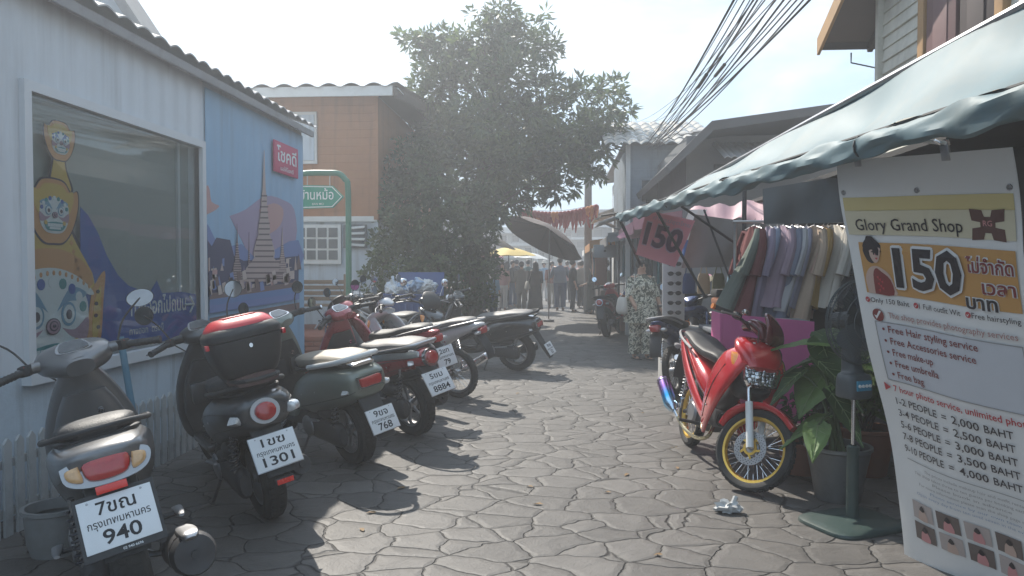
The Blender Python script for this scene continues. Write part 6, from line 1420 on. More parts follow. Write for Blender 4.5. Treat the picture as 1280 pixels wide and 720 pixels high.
for k in range(16):
    q = G(rng.uniform(430, 1000), rng.uniform(430, 700)); b = MB(); a_ = rng.uniform(0, 6); l_ = rng.uniform(.02, .035)
    b.raw([(-l_, 0, .004), (-l_ * .3, l_ * .4, .009), (l_ * .5, l_ * .3, .012), (l_, 0, .005), (l_ * .5, -l_ * .3, .006), (-l_ * .3, -l_ * .4, .012)], [(0, 1, 2, 3, 4, 5)], dry, None, True); o = b.build('fallen_leaf', label='tiny dry brown leaf fallen on the paving', cat='leaf', group='dry leaves on the paving'); o.location = q; o.rotation_euler = (0, 0, a_)
# ------------------------------------------------------------------ pink board
pkm = mat('hot_pink_board', (.68, .15, .36), .5, var=.05, dirt=.1)
x0 = W(903, 400, 6.25).x; x1 = W(1017, 400, 6.25).x; z1 = W(905, 392, 6.25).z; z1b = W(1015, 402, 6.25).z
pb = thing('pink_board', 'hot pink panel with folded side edge standing before the clothes rack', 'display board', (x0, 6.25, 0))
b = MB(); T = Matrix(((1, 0, 0, 0), (0, 0, -1, 0), (0, 1, 0, 0), (0, 0, 0, 1))); b.prism([(0, .12), (x1 - x0, .12), (x1 - x0, z1b), (0, z1)], .02, pkm, T); b.build('front_panel', pb)
b = MB(); b.box((-.012, .16, (z1 + .12) / 2), (.02, .36, z1 - .12), pkm); b.build('side_panel', pb)
b = MB(); b.box(((x1 - x0) / 2, .17, .96), (x1 - x0 - .05, .3, .02), mat('table_grey', (.3, .3, .3), .5)); b.build('table_top', pb)
for x in (.06, x1 - x0 - .06):
    b = MB(); b.box((x, .06, .48), (.03, .03, .95), steel); b.build('leg', pb)
# ------------------------------------------------------------------ clothes rail
ry = 6.9; xa = W(930, 285, ry).x; xb_ = W(1060, 275, ry).x; zr_ = W(1000, 277, ry).z
rail = thing('clothes_rail', 'steel clothes rail behind the pink board', 'clothes rack', (xa, ry, 0))
b = MB(); b.tube([(-.1, 0, zr_), (xb_ - xa + .6, 0, zr_)], .014, steel, 10); b.build('bar', rail)
for x in (-.08, xb_ - xa + .5):
    b = MB(); b.tube([(x, 0, 0), (x, 0, zr_)], .014, steel, 10); b.tube([(x, -.25, .02), (x, .25, .02)], .014, steel, 8); b.build('post', rail)
GC = [('maroon', (.14, .05, .05)), ('grey_green', (.13, .15, .13)), ('dusty_lilac', (.24, .20, .26)), ('steel_blue', (.22, .25, .33)), ('mauve', (.27, .2, .24)), ('slate', (.17, .18, .23)), ('pearl_grey', (.36, .35, .35)), ('lavender_grey', (.28, .27, .33)), ('biscuit', (.40, .30, .22)), ('ochre_gold', (.36, .22, .08)), ('apricot', (.42, .28, .22)), ('ivory', (.48, .44, .38)), ('cream_white', (.50, .47, .43)), ('charcoal', (.04, .04, .045)), ('black_lace', (.03, .028, .03)), ('dark_navy', (.035, .04, .06)), ('coffee', (.08, .06, .05))]
rng = random.Random(9)
for k, (nm, c) in enumerate(GC):
    x = xa + .1 + (xb_ - xa + .15) * (k + rng.uniform(-.25, .25)) / (len(GC) - 1); L_ = rng.uniform(.72, 1.0); 
    g_ = thing('hanging_garment', f'{nm.replace("_", " ")} long dress hanging on the clothes rail', 'dress', (x, ry, zr_), (0, R(15 + rng.uniform(-4, 4)), R(rng.uniform(-14, 14))), 'dresses hanging on the clothes rail')
    gm = cm('hung_' + nm, tuple(min(.8, q * 1.35) for q in c))
    b = MB(); vs = []; fs = []; NA, NZ = 64, 18
    for j in range(NZ + 1):
        t = j / NZ; dep = .20 * min(1, .35 + t * 6) if t < .12 else .2 + .06 * t; thk = .024 + .062 * t + .01 * (k % 3)
        for i in range(NA):
            a = 2 * PI * i / NA; pl_ = 1 + (.25 + .35 * t) * (.6 * math.sin(a * 9 + k + 2 * t) + .4 * math.sin(a * 5 + 2 * k))
            vs.append((math.cos(a) * thk * pl_ + .02 * math.sin(t * 4 + k), math.sin(a) * dep * (1 + .04 * math.sin(t * 9 + k)), -.05 - L_ * t + .012 * math.sin(a * 3) * (t == 1)))
    for j in range(NZ):
        for i in range(NA): i2 = (i + 1) % NA; fs.append((j * NA + i, (j + 1) * NA + i, (j + 1) * NA + i2, j * NA + i2))
    fs.append(tuple(range(NA))); b.raw(vs, fs, gm)
    for sg in (-1, 1): b.tube([(0, sg * .17, -.09), (.01, sg * .24, -.25), (.0, sg * .25, -.50)], [.035, .04, .045], gm, 10, sub=3)
    b.build('dress', g_)
    b = MB(); b.tube([(0, .17, -.07), (0, 0, -.035), (0, -.17, -.07)], .006, steel, 6); b.tube([(0, 0, -.035), (0, 0, .0), (0, .016, .018), (0, .0, .028)], .003, steel, 6, sub=3); b.build('hanger', g_)
# grey tarpaulin hanging above the rail, stall back walls and counters
tarp = mat('grey_tarpaulin', (.10, .115, .125), .5, var=.12, scale=3, dirt=.3, bump=.2, bscale=12)
def sheet(name, label, corners, m, cat, sag=.05, n=16, amp=.02, seed=0, th=.006, **k):
    """cloth through four corners (tl, tr, br, bl)"""
    tl, tr, br, bl = [Vector(c) for c in corners]; o_ = tl.copy(); nrm = (tr - tl).cross(bl - tl).normalized(); vs = []; fs = []
    for j in range(n + 1):
        for i in range(n + 1):
            u, v_ = i / n, j / n; p_ = tl.lerp(tr, u).lerp(bl.lerp(br, u), v_)
            p_ = p_ + nrm * (amp * math.sin(u * 9 + v_ * 3 + seed) * (.3 + v_) + amp * .5 * math.sin(u * 21 + seed)) - Vector((0, 0, sag * math.sin(PI * u) * math.sin(PI * v_)))
            vs.append(p_ - o_)
    for j in range(n):
        for i in range(n): a = j * (n + 1) + i; fs.append((a, a + 1, a + n + 2, a + n + 1))
    nv_ = len(vs); vs += [v_ - nrm * th for v_ in vs]; fs += [tuple(nv_ + q for q in f[::-1]) for f in fs]
    b = MB(); b.raw(vs, fs, m); o = b.build(name, None, None, 60, label, cat, **k); o.location = o_; return o
Yt = 6.75
sheet('tarpaulin', 'grey tarpaulin hanging above the clothes rail', (W(954, 236, Yt), W(1090, 214, Yt), W(1090, 278, Yt), W(954, 280, Yt)), tarp, 'tarpaulin', 0, seed=2)
sheet('tarpaulin', 'big dull grey cloth screen stretched beside the clothes rail', (W(868, 268, 7.8), W(958, 280, 7.8), W(936, 333, 7.8), W(852, 335, 7.8)), mat('dull_grey_canvas', (.20, .195, .19), .8, var=.08, scale=3, bump=.2), 'tarpaulin', 0, seed=5)
sheet('tarpaulin', 'faded pink tarpaulin roof over the stall beyond the awning', (W(862, 262, 9.2), W(962, 248, 9.2), W(958, 276, 8.2), W(868, 284, 8.2)), mat('faded_pink_canvas', (.40, .24, .27), .6, var=.12, scale=3), 'tarpaulin', .08, seed=3, amp=.05)
# back of the near stall: dark timber wall with goods in the shade
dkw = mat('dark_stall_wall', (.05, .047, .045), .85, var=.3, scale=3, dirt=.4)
stl = thing('market_stall', 'shaded market stall with dark plank back wall behind plants and banner', 'stall', (3.0, 5, 0))
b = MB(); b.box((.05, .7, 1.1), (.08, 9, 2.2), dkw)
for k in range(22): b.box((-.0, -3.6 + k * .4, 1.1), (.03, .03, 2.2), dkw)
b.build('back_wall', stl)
b = MB(); b.box((-.35, 2.35, 1.08), (.75, .06, 2.16), dkw); b.build('side_wall', stl)
b = MB(); b.box((-.2, .7, 2.22), (.9, 9, .04), dkw); b.build('roof', stl)
b = MB(); b.box((-.25, .2, .45), (.45, 3.6, .9), mat('dark_shelf', (.045, .045, .05), .7, dirt=.3), bev=.01); b.build('counter', stl)
# sunglasses rack
sgm = mat('rack_white', (.42, .43, .44), .5)
q = W(842, 385, 8.9); rk = thing('sunglasses_rack', 'upright rack of dark sunglasses under the pink price banner', 'display rack', (q.x, 8.9, 0))
b = MB(); b.box((0, .02, 1.0), (.26, .03, 1.15), sgm, bev=.005); b.box((0, 0, .22), (.3, .25, .44), sgm, bev=.01); b.build('rack_body', rk)
for k in range(9):
    o = thing('sunglasses', 'pair of dark sunglasses on the upright rack, one of nine shelves', 'sunglasses', (q.x, 8.86, .53 + k * .115), group='sunglasses on the rack'); b = MB()
    for sg in (-1, 1): b.ell((sg * .045, -.02, 0), (.036, .008, .026), ink, n=12)
    b.tube([(-.012, -.02, .006), (.012, -.02, .006)], .004, ink, 6)
    for sg in (-1, 1): b.tube([(sg * .08, -.02, .01), (sg * .082, .03, .008)], .003, ink, 5)
    b.build('lenses', o)
# white box with an orange toy on it, crates and stacked goods of the middle stall
q = W(848, 425, 8.7); b = MB(); b.box((0, 0, .36), (.50, .4, .72), mat('white_carton', (.45, .44, .42), .7, dirt=.2), bev=.01); b.box((.0, -.203, .55), (.2, .004, .1), mat('carton_label', (.2, .25, .4), .6)); o = b.build('carton', label='tall white carton beside the sunglasses rack', cat='box'); o.location = (q.x + .05, 8.75, 0)
b = MB(); b.ell((0, 0, .045), (.06, .05, .045), mat('orange_fruit', (.7, .22, .03), .5), n=14); b.ell((.09, 0, .035), (.045, .04, .035), MATS['orange_fruit'], n=14); o = b.build('fruit_pile', label='orange fruit lying on the tall white carton', cat='fruit'); o.location = (q.x, 8.7, .72)
rng = random.Random(31)
tb_ = thing('display_table', 'long stall table piled with folded goods behind the blue motorcycle', 'table', (2.15, 8.1, 0))
b = MB(); b.box((0, 0, .74), (1.15, .9, .04), mat('table_cloth_grey', (.15, .16, .18), .8), bev=.01); b.build('table_top', tb_)
for x in (-.5, .5):
    for y in (-.38, .38): b = MB(); b.box((x, y, .36), (.04, .04, .72), steel); b.build('leg', tb_)
b = MB(); b.box((0, -.46, .38), (1.15, .02, .70), mat('navy_table_skirt', (.03, .04, .09), .85)); b.build('table_skirt', tb_)
cols = [('navy', (.03, .05, .13)), ('cobalt', (.04, .10, .30)), ('white', (.5, .5, .5)), ('tan', (.34, .26, .17)), ('black', (.03, .03, .03)), ('grey', (.22, .22, .23)), ('olive', (.11, .11, .06)), ('mustard', (.42, .27, .07)), ('rust', (.26, .10, .05)), ('sky', (.22, .36, .46))]
for k in range(30):
    cn_, cc = cols[k % len(cols)]; col_ = k % 6; row = k // 6; shp = rng.random()
    b = MB(); m_ = mat('goods_' + cn_, cc, .8, var=.15, bump=.3)
    if shp < .65: b.box((0, 0, .035), (.16, .26, .07), m_, bev=.02); b.box((0, -.02, .073), (.14, .22, .012), m_, bev=.005); nm = 'folded_shirt'; lb = f'folded {cn_} shirt'; ct = 'shirt'
    else: b.lathe([(.12, 0), (.11, .008), (.072, .012), (.066, .06), (.03, .075), (.001, .077)], m_, 22); nm = 'cap'; lb = f'{cn_} brimmed cap'; ct = 'hat'
    ords = ('lowest', 'second lowest', 'middle', 'second highest', 'topmost')[row]; stk_ = ('first', 'second', 'third', 'fourth', 'fifth', 'sixth')[col_]
    o = b.build(nm, label=f'{lb}, {ords} of the {stk_} pile from the sunglasses on the stall table', cat=ct, group='goods piled on the stall table'); o.location = (1.70 + col_ * .18, 7.95 + rng.uniform(-.03, .03), .76 + row * .085); o.rotation_euler = (0, 0, rng.uniform(-.2, .2))
# tall hanging strips of bags behind
for k in range(14):
    cn_, cc = cols[(k * 3) % len(cols)]; o = thing('hanging_bag', f'{cn_} cloth bag hanging {"above" if k < 7 else "behind"} the piles of shirts, {("first","second","third","fourth","fifth","sixth","seventh")[k % 7]} from the rack', 'bag', (1.5 + (k % 7) * .17, 8.75, 1.22 + (0 if k < 7 else .42)), group='cloth bags hanging in the stall')
    b = MB(); m_ = mat('goods_' + cn_, cc, .8); b.loftz([(-.12, 0, 0, .055, .02), (-.10, 0, 0, .075, .035), (.06, 0, 0, .07, .03), (.12, 0, 0, .05, .015)], m_, e=3, k=16); b.build('pouch', o)
    b = MB(); b.tube([(-.04, 0, .11), (-.02, 0, .2), (.02, 0, .2), (.04, 0, .11)], .006, m_, 6, sub=3); b.build('strap', o)
b = MB(); b.tube([(0, 0, 0), (1.3, 0, 0)], .012, steel, 8); o = b.build('bag_bar', label='steel bar from which the upper cloth bags hang', cat='rail'); o.location = (1.4, 8.75, 1.85)
# ------------------------------------------------------------------ pink 150 banner
pm = mat('pink_vinyl', (.66, .27, .33), .5, var=.07, scale=3)
TL = W(808, 262, 7.5); TR = W(868, 276, 7.6); BR = W(843, 334, 7.6); BL = W(795, 318, 7.5)
b15 = thing('price_banner', 'tilted pink banner with the large number 150 hanging under the awning end', 'banner', TL)
def onb(u, v_): p_ = TL.lerp(TR, u).lerp(BL.lerp(BR, u), v_) - TL; nrm = (TR - TL).cross(BL - TL).normalized(); return p_ , nrm
b = MB(); vs = []; fs = []; n = 12
for j in range(n + 1):
    for i in range(n + 1): p_, nr = onb(i / n, j / n); vs.append(p_ + nr * .02 * math.sin(i / n * 5))
for j in range(n):
    for i in range(n): a = j * (n + 1) + i; fs.append((a, a + 1, a + n + 2, a + n + 1))
b.raw(vs, fs, pm); b.build('banner_cloth', b15)
def ontext(b, st, u0, u1, vc, hh, m, bold, z):
    v_, f, w = text_data(st, bold); p0, nr = onb(0, 0)
    if nr.y > 0: nr = -nr
    out = []
    for a in v_:
        u = u0 + (a[0] / w + .5) * (u1 - u0); q_, _ = onb(u, vc - a[1] * hh); base = onb(u, .5)[0]; nn = (TR - TL).cross(BL - TL).normalized(); out.append(q_ + nn * .02 * math.sin(u * 5) + nr * z)
    b.raw(out, f, m, None, True)
b = MB(); ontext(b, '150', .07, .91, .52, .68, lmk := mat('lilac_print', (.42, .30, .38), .5), .05, .010); ontext(b, '150', .08, .90, .52, .64, mat('plum_print', (.07, .02, .06), .5), .035, .016); ontext(b, 'ถ่ายรูปชุดไทย', .18, .95, .13, .11, lmk, .01, .006); b.build('banner_print', b15)
b = MB(); 
b.tube([(0, 0, 0), (0, 0, .10)], .004, ropes, 5); b.build('cord', b15)
# small hanging prints next to it
sheet('paper_sign', 'white sheet with dark lettering hanging behind the pink banner', (W(862, 262, 8.3), W(884, 262, 8.3), W(860, 300, 8.3), W(846, 300, 8.3)), white_p, 'sign', 0, amp=.005)
# ------------------------------------------------------------------ timber house above the awning
clap = mat('weathered_clapboard', (.60, .58, .50), .75, var=.18, scale=5, bump=.4, bscale=30, dirt=.3, dirtcol=(.11,.10,.085)); ortr = mat('ochre_timber', (.42, .24, .10), .6, var=.15, dirt=.25); redsh = mat('faded_maroon_shutter', (.15, .075, .075), .6, var=.12, dirt=.3); dkt = MATS['dark_timber']
HX = 3.05; yc = WX(1100, 60, HX).y
th_ = thing('timber_house', 'old two storey timber house with clapboard walls and faded maroon shutters', 'house', (HX, yc, 0))
b = MB(); b.box((.12, -3.5, 3.2), (.1, 7, 6.4), dkt)
b.box((3, -.12, 2.6), (5.8, .1, 5.2), dkt); b.build('wall_core', th_)
def zof(px, py, Y): return W(px, py, Y).z
wy0 = WX(1158, 60, HX).y - yc; wy1 = WX(1250, 10, HX).y - yc
b = MB(); z = 2.1
while z < 6.2:
    for (a0, a1) in ((0, wy0 + .06), (wy1 - .06, -6.9)):
        b.box((.03 + random.uniform(-.004, .004), (a0 + a1) / 2, z + .06), (.022, abs(a1 - a0), .125), clap, rot=(0, R(9), 0))
    b.box((.03, (wy0 + wy1) / 2, min(z, 2.55) + .06), (.022, abs(wy1 - wy0), .125), clap, rot=(0, R(9), 0)) if z < 2.6 else None
    b.box((3, .03 - .09, z + .06), (5.7, .022, .125), clap, rot=(R(9), 0, 0))
    z += .115
b.build('siding', th_)
b = MB()
for y in (0, wy0 + .04, wy1 - .04): b.box((-.0, y, 4.1), (.07, .10 if y else .06, 4.0), ortr if y else clap, bev=.004)
b.box((.0, (wy0 + wy1) / 2, 2.72), (.06, abs(wy1 - wy0), .08), ortr); b.build('window_frame', th_)
n = 2; wd2 = abs(wy1 - wy0) / n; dko = mat('opening_shade_paint', (.05, .035, .035), .7)  # second panel is a slab painted dark for the shade inside an opening
for k in range(n):
    b = MB(); y = wy0 - wd2 * (k + .5); x = -.0; b.box((x, y, 4.2), (.035, wd2 - .06, 2.9), redsh if k == 0 else dko, bev=.004, rot=(0, 0, R(0)))
    for zz in (2.9, 3.9, 4.9): b.box((x - .02 - .004 * k, y, zz + .3), (.012, wd2 - .30, .78), redsh if k == 0 else dko, bev=.006)
    b.build('window_infill', th_)
b = MB(); e1 = W(1026, 56, 7.9); rx0 = e1.x - HX; ry0 = 7.9 - yc; rz0 = e1.z + .02
T = Matrix(((0, 0, 1, rx0), (1, 0, 0, 0), (0, 1, 0, 0), (0, 0, 0, 1)))
sl_ = math.tan(R(27))
b.prism([(ry0, rz0), (ry0 - 5, rz0 + 5 * sl_), (ry0 - 5, rz0 + 5 * sl_ + .07), (ry0, rz0 + .07)], 6, mat('rusty_roof_sheet', (.13, .10, .085), .7, dirt=.4), T)
b.prism([(ry0 + .02, rz0 - .12), (ry0 - 5, rz0 + 5 * sl_ - .12), (ry0 - 5, rz0 + 5 * sl_ + .05), (ry0 + .02, rz0 + .05)], .03, ortr, T @ Matrix.Translation((0, 0, -.032)))
for k in range(7): b.box((rx0 + .5 + k * .6, ry0 - .5, rz0 + .5 * sl_ - .05), (.05, 1.2, .07), dkt, rot=(R(-27), 0, 0))
b.box((rx0 + 3, ry0 + .01, rz0 - .01), (6, .025, .12), dkt)
b.build('roof', th_)
b = MB(); a0 = W(1064, 66, 7.8); b.tube([(0, 0, 0), (.0, 0, -.1), (.25, .05, -.14), (.33, .05, -.16), (.34, .05, -.32)], .008, ropes, 6); b.tube([(.33, .05, -.16), (.42, .05, -.02)], .008, ropes, 6); o = b.build('loose_cable', label='short broken black cable dangling from the timber house eave', cat='cable'); o.location = a0
# ------------------------------------------------------------------ grey long building, blue grey house, white shop house
gsid = mat('grey_blue_siding', (.24, .29, .34), .7, var=.12, scale=3, dirt=.35); stripe_bump(gsid, 'Z', .19, .03, 1.0)
gpan = mat('grey_panel', (.20, .205, .215), .7, var=.1, scale=2, dirt=.35); stripe_bump(gpan, 'Z', .22, .02, .8)
def facing(name, label, px0, px1, ytop, Y, depth, m, cat='building', z0=0, **k):
    a = W(px0, ytop, Y); c = W(px1, ytop, Y); r_ = thing(name, label, cat, (a.x, Y, 0)); b = MB(); b.box(((c.x - a.x) / 2, depth / 2, (a.z + z0) / 2), (c.x - a.x, depth, a.z - z0), m); b.build('wall', r_); return r_, c.x - a.x, a.z, a.x
r_, w_, zt_, ax_ = facing('grey_building', 'long grey building with wide dark overhanging roof behind the awning', 858, 1200, 170, 12, 8, gpan)
b = MB(); p1 = W(890, 151, 11.2); p2 = W(1200, 128, 11.2); p0 = W(832, 208, 11.2)
T = Matrix.Translation((-ax_, -12, 0)) @ Matrix.Translation((0, 11.2, 0)) @ Matrix(((1, 0, 0, 0), (0, 0, 1, 0), (0, 1, 0, 0), (0, 0, 0, 1)))
rfm = mat('weathered_roof_grey', (.12, .12, .125), .8, var=.15, dirt=.4)
b.prism([(p0.x, p0.z), (p1.x, p1.z), (p2.x + .5, p2.z + .3), (p2.x + .5, p2.z + .2), (p1.x + .03, p1.z - .14), (p0.x + .05, p0.z - .1)], 8.5, rfm, T)
b.build('roof', r_)
def on(px0, py0, px1, py1, Y): a = W(px0, py0, Y); c = W(px1, py1, Y); return (a.x + c.x) / 2, (a.z + c.z) / 2, abs(c.x - a.x), abs(c.z - a.z)
for (q0, q1, q2, q3) in ((892, 206, 925, 236), (938, 199, 960, 222), (963, 196, 985, 218)):
    cx, cz, ww, hh = on(q0, q1, q2, q3, 12); b = MB(); b.box((cx - ax_, -.03, cz), (ww, .06, hh), mat('dark_grey_frame', (.08, .08, .085), .6)); wnd = b.build('window', r_); b = MB(); b.box((cx - ax_, -.07, cz), (ww - .08, .02, hh - .08), dkg); b.build('pane', wnd)
b = MB(); cx, cz, ww, hh = on(895, 188, 965, 188, 12); wavy_roof(b, cx - ax_ - .5, cx - ax_ + .9, -.9, cz - .25, 0, cz + .12, mat('sunlit_tin', (.42, .42, .42), .4, .5, dirt=.4), period=.1, amp=.015, rows=1, axis='X'); b.build('window_canopy', r_)
r2, w2, z2, ax2 = facing('siding_house', 'blue grey plank sided house under a pale tiled roof', 785, 872, 182, 15.5, 4, gsid)
b = MB(); wavy_roof(b, -.5, w2 + .4, -.5, z2 - .05, 2.5, z2 + .95, mat('pale_roof_tile', (.33, .32, .30), .75, var=.15, dirt=.4), period=.24, amp=.03, axis='X'); b.build('roof', r2)
cx, cz, ww, hh = on(802, 226, 838, 252, 15.5); b = MB(); b.box((cx - ax2, -.03, cz), (ww + .1, .06, hh + .1), gsid); wnd = b.build('window', r2); b = MB(); b.box((cx - ax2, -.07, cz), (ww, .03, hh), mat('slate_shutter', (.06, .065, .07), .6)); b.build('window_infill', wnd)
b = MB(); b.box((.0, -.04, z2 / 2), (.09, .09, z2), trimw); b.build('corner_board', r2)
whw = mat('aged_white_plaster', (.50, .50, .47), .75, var=.08, scale=2, dirt=.5, dirtcol=(.22,.21,.18))
streak(whw, (.15, .14, .12), .8); streak(gsid, (.10, .10, .10), .6); streak(clap, (.2, .18, .15), .35, sx=4)
# street facing shop house row further up the lane
XS = 1.05
sh_ = thing('shop_house', 'aged white shop house with thin awnings up the lane', 'building', (XS + .6, 20, 0))
b = MB(); b.box((1.1, 0, 1.9), (2.2, 7.5, 3.8 + .3), whw); b.build('wall', sh_)
for k in range(3):
    b = MB(); b.box((-.35, -2.4 + k * 2.3, 2.55 + .22 * k), (.95, 1.9, .03), mat('tin_awning', (.35, .35, .34), .5, .4, dirt=.5), rot=(0, R(-20), 0)); b.tube([(-.75, -3.2 + k * 2.3, 2.42 + .22 * k), (0, -3.2 + k * 2.3, 2.1 + .22 * k)], .015, steel, 6); b.build('window_awning', sh_)
    b = MB(); b.box((-.02, -2.4 + k * 2.3, 3.1), (.04, 1.1, 1.0), trimw); wnd = b.build('window', sh_); b = MB(); b.box((-.05, -2.4 + k * 2.3, 3.1), (.02, .98, .88), dkg); b.build('pane', wnd)
b = MB(); wavy_roof(b, -4, 4, -.3, 4.05, 2.6, 4.5, tile, period=.3, amp=.03); b.build('roof', sh_)
# stalls up the lane
def stall(label, x, y, w, d, h, canopy, tablec, seed, side=1, slope=.25):
    rng = random.Random(seed); r_ = thing('market_stall', label, 'stall', (x, y, 0))
    for sx in (0, w):
        for sy in (0, d): b = MB(); b.tube([(sx, sy, 0), (sx, sy, h + (slope if (sx > 0) == (side > 0) else 0))], .022, post, 8); b.build('pole', r_)
    b = MB(); n = 12; vs = []; fs = []
    for i in range(n + 1):
        for j in range(n + 1):
            u = i / n; v_ = j / n; zz = h + (slope * u if side > 0 else slope * (1 - u)) - .06 * abs(math.sin(PI * v_ * 3)) * 1; vs.append((-.25 + (w + .4) * u, -.25 + (d + .5) * v_, zz))
    for i in range(n):
        for j in range(n): a = i * (n + 1) + j; fs.append((a, a + 1, a + n + 2, a + n + 1))
    b.raw(vs, fs, canopy)
    xe = -.25 if side > 0 else w + .15
    b.box((xe, d / 2, h - .09 + (0 if side > 0 else 0)), (.015, d + .5, .2), canopy); b.box((w / 2 - .05, -.25, h - .03 + slope / 2), (w + .4, .015, .2), canopy, rot=(0, R(-math.degrees(math.atan(slope / (w + .4))) * (1 if side > 0 else -1)), 0)); b.build('canopy', r_)
    b = MB(); b.box((w / 2, d / 2, .78), (w - .1, d - .1, .04), tablec); b.box((0.05 if side > 0 else w - .05, d / 2, .40), (.015, d - .1, .74), tablec); b.box((w / 2, .05, .40), (w - .1, .015, .74), tablec); b.build('counter', r_)
    return r_
canv = {k: mat('canvas_' + k, c, .7, var=.1, scale=2, dirt=.2) for k, c in dict(orange=(.55, .26, .08), yellow=(.62, .46, .13), grey=(.16, .16, .165), pink=(.5, .2, .26), white=(.55, .55, .53), brown=(.13, .10, .095), blue=(.1, .18, .3)).items()}
dcl = mat('dark_table_cloth', (.06, .05, .05), .85); rcl = mat('rust_table_cloth', (.2, .09, .06), .85)
stall('stall with orange canopy and hanging fabrics beside the shop house', 1.0, 19.2, 1.2, 3.0, 2.0, canv['orange'], dcl, 1)
stall('stall with dark grey canopy just beyond the dark red scooter', 1.25, 15.9, 1.3, 2.6, 2.05, canv['grey'], rcl, 2)
stall('stall with dull pink canopy nearest the pink price banner', 1.45, 12.6, 1.3, 2.4, 2.15, canv['pink'], dcl, 3)
stall('stall with white canopy far up the lane', 1.1, 25.5, 1.2, 3.0, 2.0, canv['white'], dcl, 4)
stall('stall with brown canopy under the overhanging tree', -3.6, 19.5, 1.3, 3.2, 2.05, canv['brown'], rcl, 5, side=-1)
stall('stall with white canopy behind the yellow parasol', -3.4, 27, 1.3, 3.2, 2.1, canv['white'], dcl, 6, side=-1)
rng = random.Random(77)
ft = [('ivory', (.48, .44, .38)), ('denim', (.06, .09, .16)), ('steel_blue', (.22, .25, .33)), ('brick', (.22, .09, .07)), ('charcoal', (.03, .03, .032)), ('dusty_rose', (.42, .2, .2)), ('mustard_cloth', (.36, .24, .06)), ('deep_teal', (.04, .12, .13))]
def fabrics(x, y0, n, step, zt, tag_, horizontal=False):
    for k in range(n):
        nm, c = ft[(k * 3 + int(y0)) % len(ft)]; L_ = rng.uniform(.6, 1.0); b = MB()
        b.loftz([(zt - L_, 0, 0, .035, .16), (zt - L_ * .5, 0, 0, .03, .15), (zt - .08, 0, 0, .025, .17), (zt, 0, 0, .01, .05)], cm(nm, c), e=2.6, k=18)
        o = b.build('hanging_shirt', label=f'{nm.replace("_", " ")} shirt hanging in {tag_}', cat='shirt', group='shirts hanging in ' + tag_); o.location = (x + (k * step if horizontal else 0), y0 + (0 if horizontal else k * step), 0); o.rotation_euler = (0, 0, R(90 + rng.uniform(-12, 12)) if not horizontal else R(rng.uniform(-10, 10)))
fabrics(1.05, 19.1, 12, .24, 1.86, 'the orange canopied stall'); fabrics(1.35, 15.8, 9, .14, 1.9, 'the dark grey canopied stall', True); fabrics(1.5, 12.55, 8, .15, 1.95, 'the dull pink canopied stall', True)
fabrics(-3.5, 19.4, 8, .16, 1.9, 'the brown canopied stall', True)
for k in range(10):
    cn_, cc = cols[k % len(cols)]; b = MB(); b.box((0, 0, .05), (.26, .3, .1), mat('goods_' + cn_, cc, .8), bev=.02); b.box((0, 0, .115), (.2, .24, .03), mat('goods_' + cn_, cc, .8), bev=.01)
    st_k = ('orange', 'dark grey', 'dull pink', 'brown', 'farther white')[k % 5]; xs = (1.25, 1.5, 1.7, -2.7, 1.3)[k % 5]; ys = (19.5, 16.2, 12.9, 20, 26)[k % 5]
    o = b.build('folded_shirt', label=f'{cn_} folded shirt on the counter of the {st_k} canopied stall', cat='shirt', group='folded shirts on the far stall counters'); o.location = (xs + (k // 5) * .4, ys, .80)
b = MB(); a0 = W(742, 306, 17); a1 = W(770, 322, 17); b.box((0, 0, 0), (a1.x - a0.x, .12, a0.z - a1.z), mat('sign_box_grey', (.28, .31, .33), .5, dirt=.2), bev=.01); b.lathe([(.001, .003), (.03, .003), (.03, 0)], ink, 12, Matrix.Translation((0, -.06, 0)) @ Matrix.Rotation(R(90), 4, 'X')); o = b.build('sign_box', label='small blank grey sign box above the stalls near the shop house', cat='sign'); o.location = ((a0.x + a1.x) / 2, 17, (a0.z + a1.z) / 2)
# ------------------------------------------------------------------ parasols
def parasol(label, px, py_top, Y, rpx, m, tilt=(0, 0), drop=.32, h_off=0):
    c = W(px, py_top, Y); rad = rpx * Y / F; r_ = thing('parasol', label, 'parasol', (c.x, Y, 0))
    T = Matrix.Translation((0, 0, c.z)) @ Euler((R(tilt[0]), R(tilt[1]), 0)).to_matrix().to_4x4()
    b = MB(); n = 8; K_ = 8; vs = [T @ V3(0, 0, 0)]; fs = []
    for i in range(1, K_ + 1):
        t = i / K_
        for k in range(n * 4):
            a = 2 * PI * k / (n * 4); ph = (k % 4) / 4; fl_ = 1 - .07 * math.sin(PI * ph) * t; vs.append(T @ V3(rad * t * math.cos(a) * fl_, rad * t * math.sin(a) * fl_, -rad * drop * t ** 1.6 - .02 * math.sin(PI * ph) * t))
    N4 = n * 4
    for k in range(N4): fs.append((0, 1 + k, 1 + (k + 1) % N4))
    for i in range(K_ - 1):
        for k in range(N4): a = 1 + i * N4; fs.append((a + k, a + N4 + k, a + N4 + (k + 1) % N4, a + (k + 1) % N4))
    b.raw(vs, fs, m); b.build('canopy', r_)
    for k in range(n):
        a = 2 * PI * k / n; b = MB(); b.tube([T @ V3(0, 0, -.03), T @ V3(rad * .98 * math.cos(a), rad * .98 * math.sin(a), -rad * drop - .012)], .008, post, 5); b.build('rib', r_)
    b = MB(); b.tube([(0, 0, 0), T @ V3(0, 0, .05)], .016, steel if rpx > 50 else post, 8); b.lathe([(.14, 0), (.14, .05), (.03, .07)], post, 16); b.build('pole', r_)
parasol('huge brown parasol tilted over the lane behind the people', 686, 282, 19.0, 56, canv['brown'], (-14, 27), .34)
parasol('bright yellow parasol glowing in the sun up the lane', 636, 309, 24, 34, canv['yellow'], (0, 0), .30)
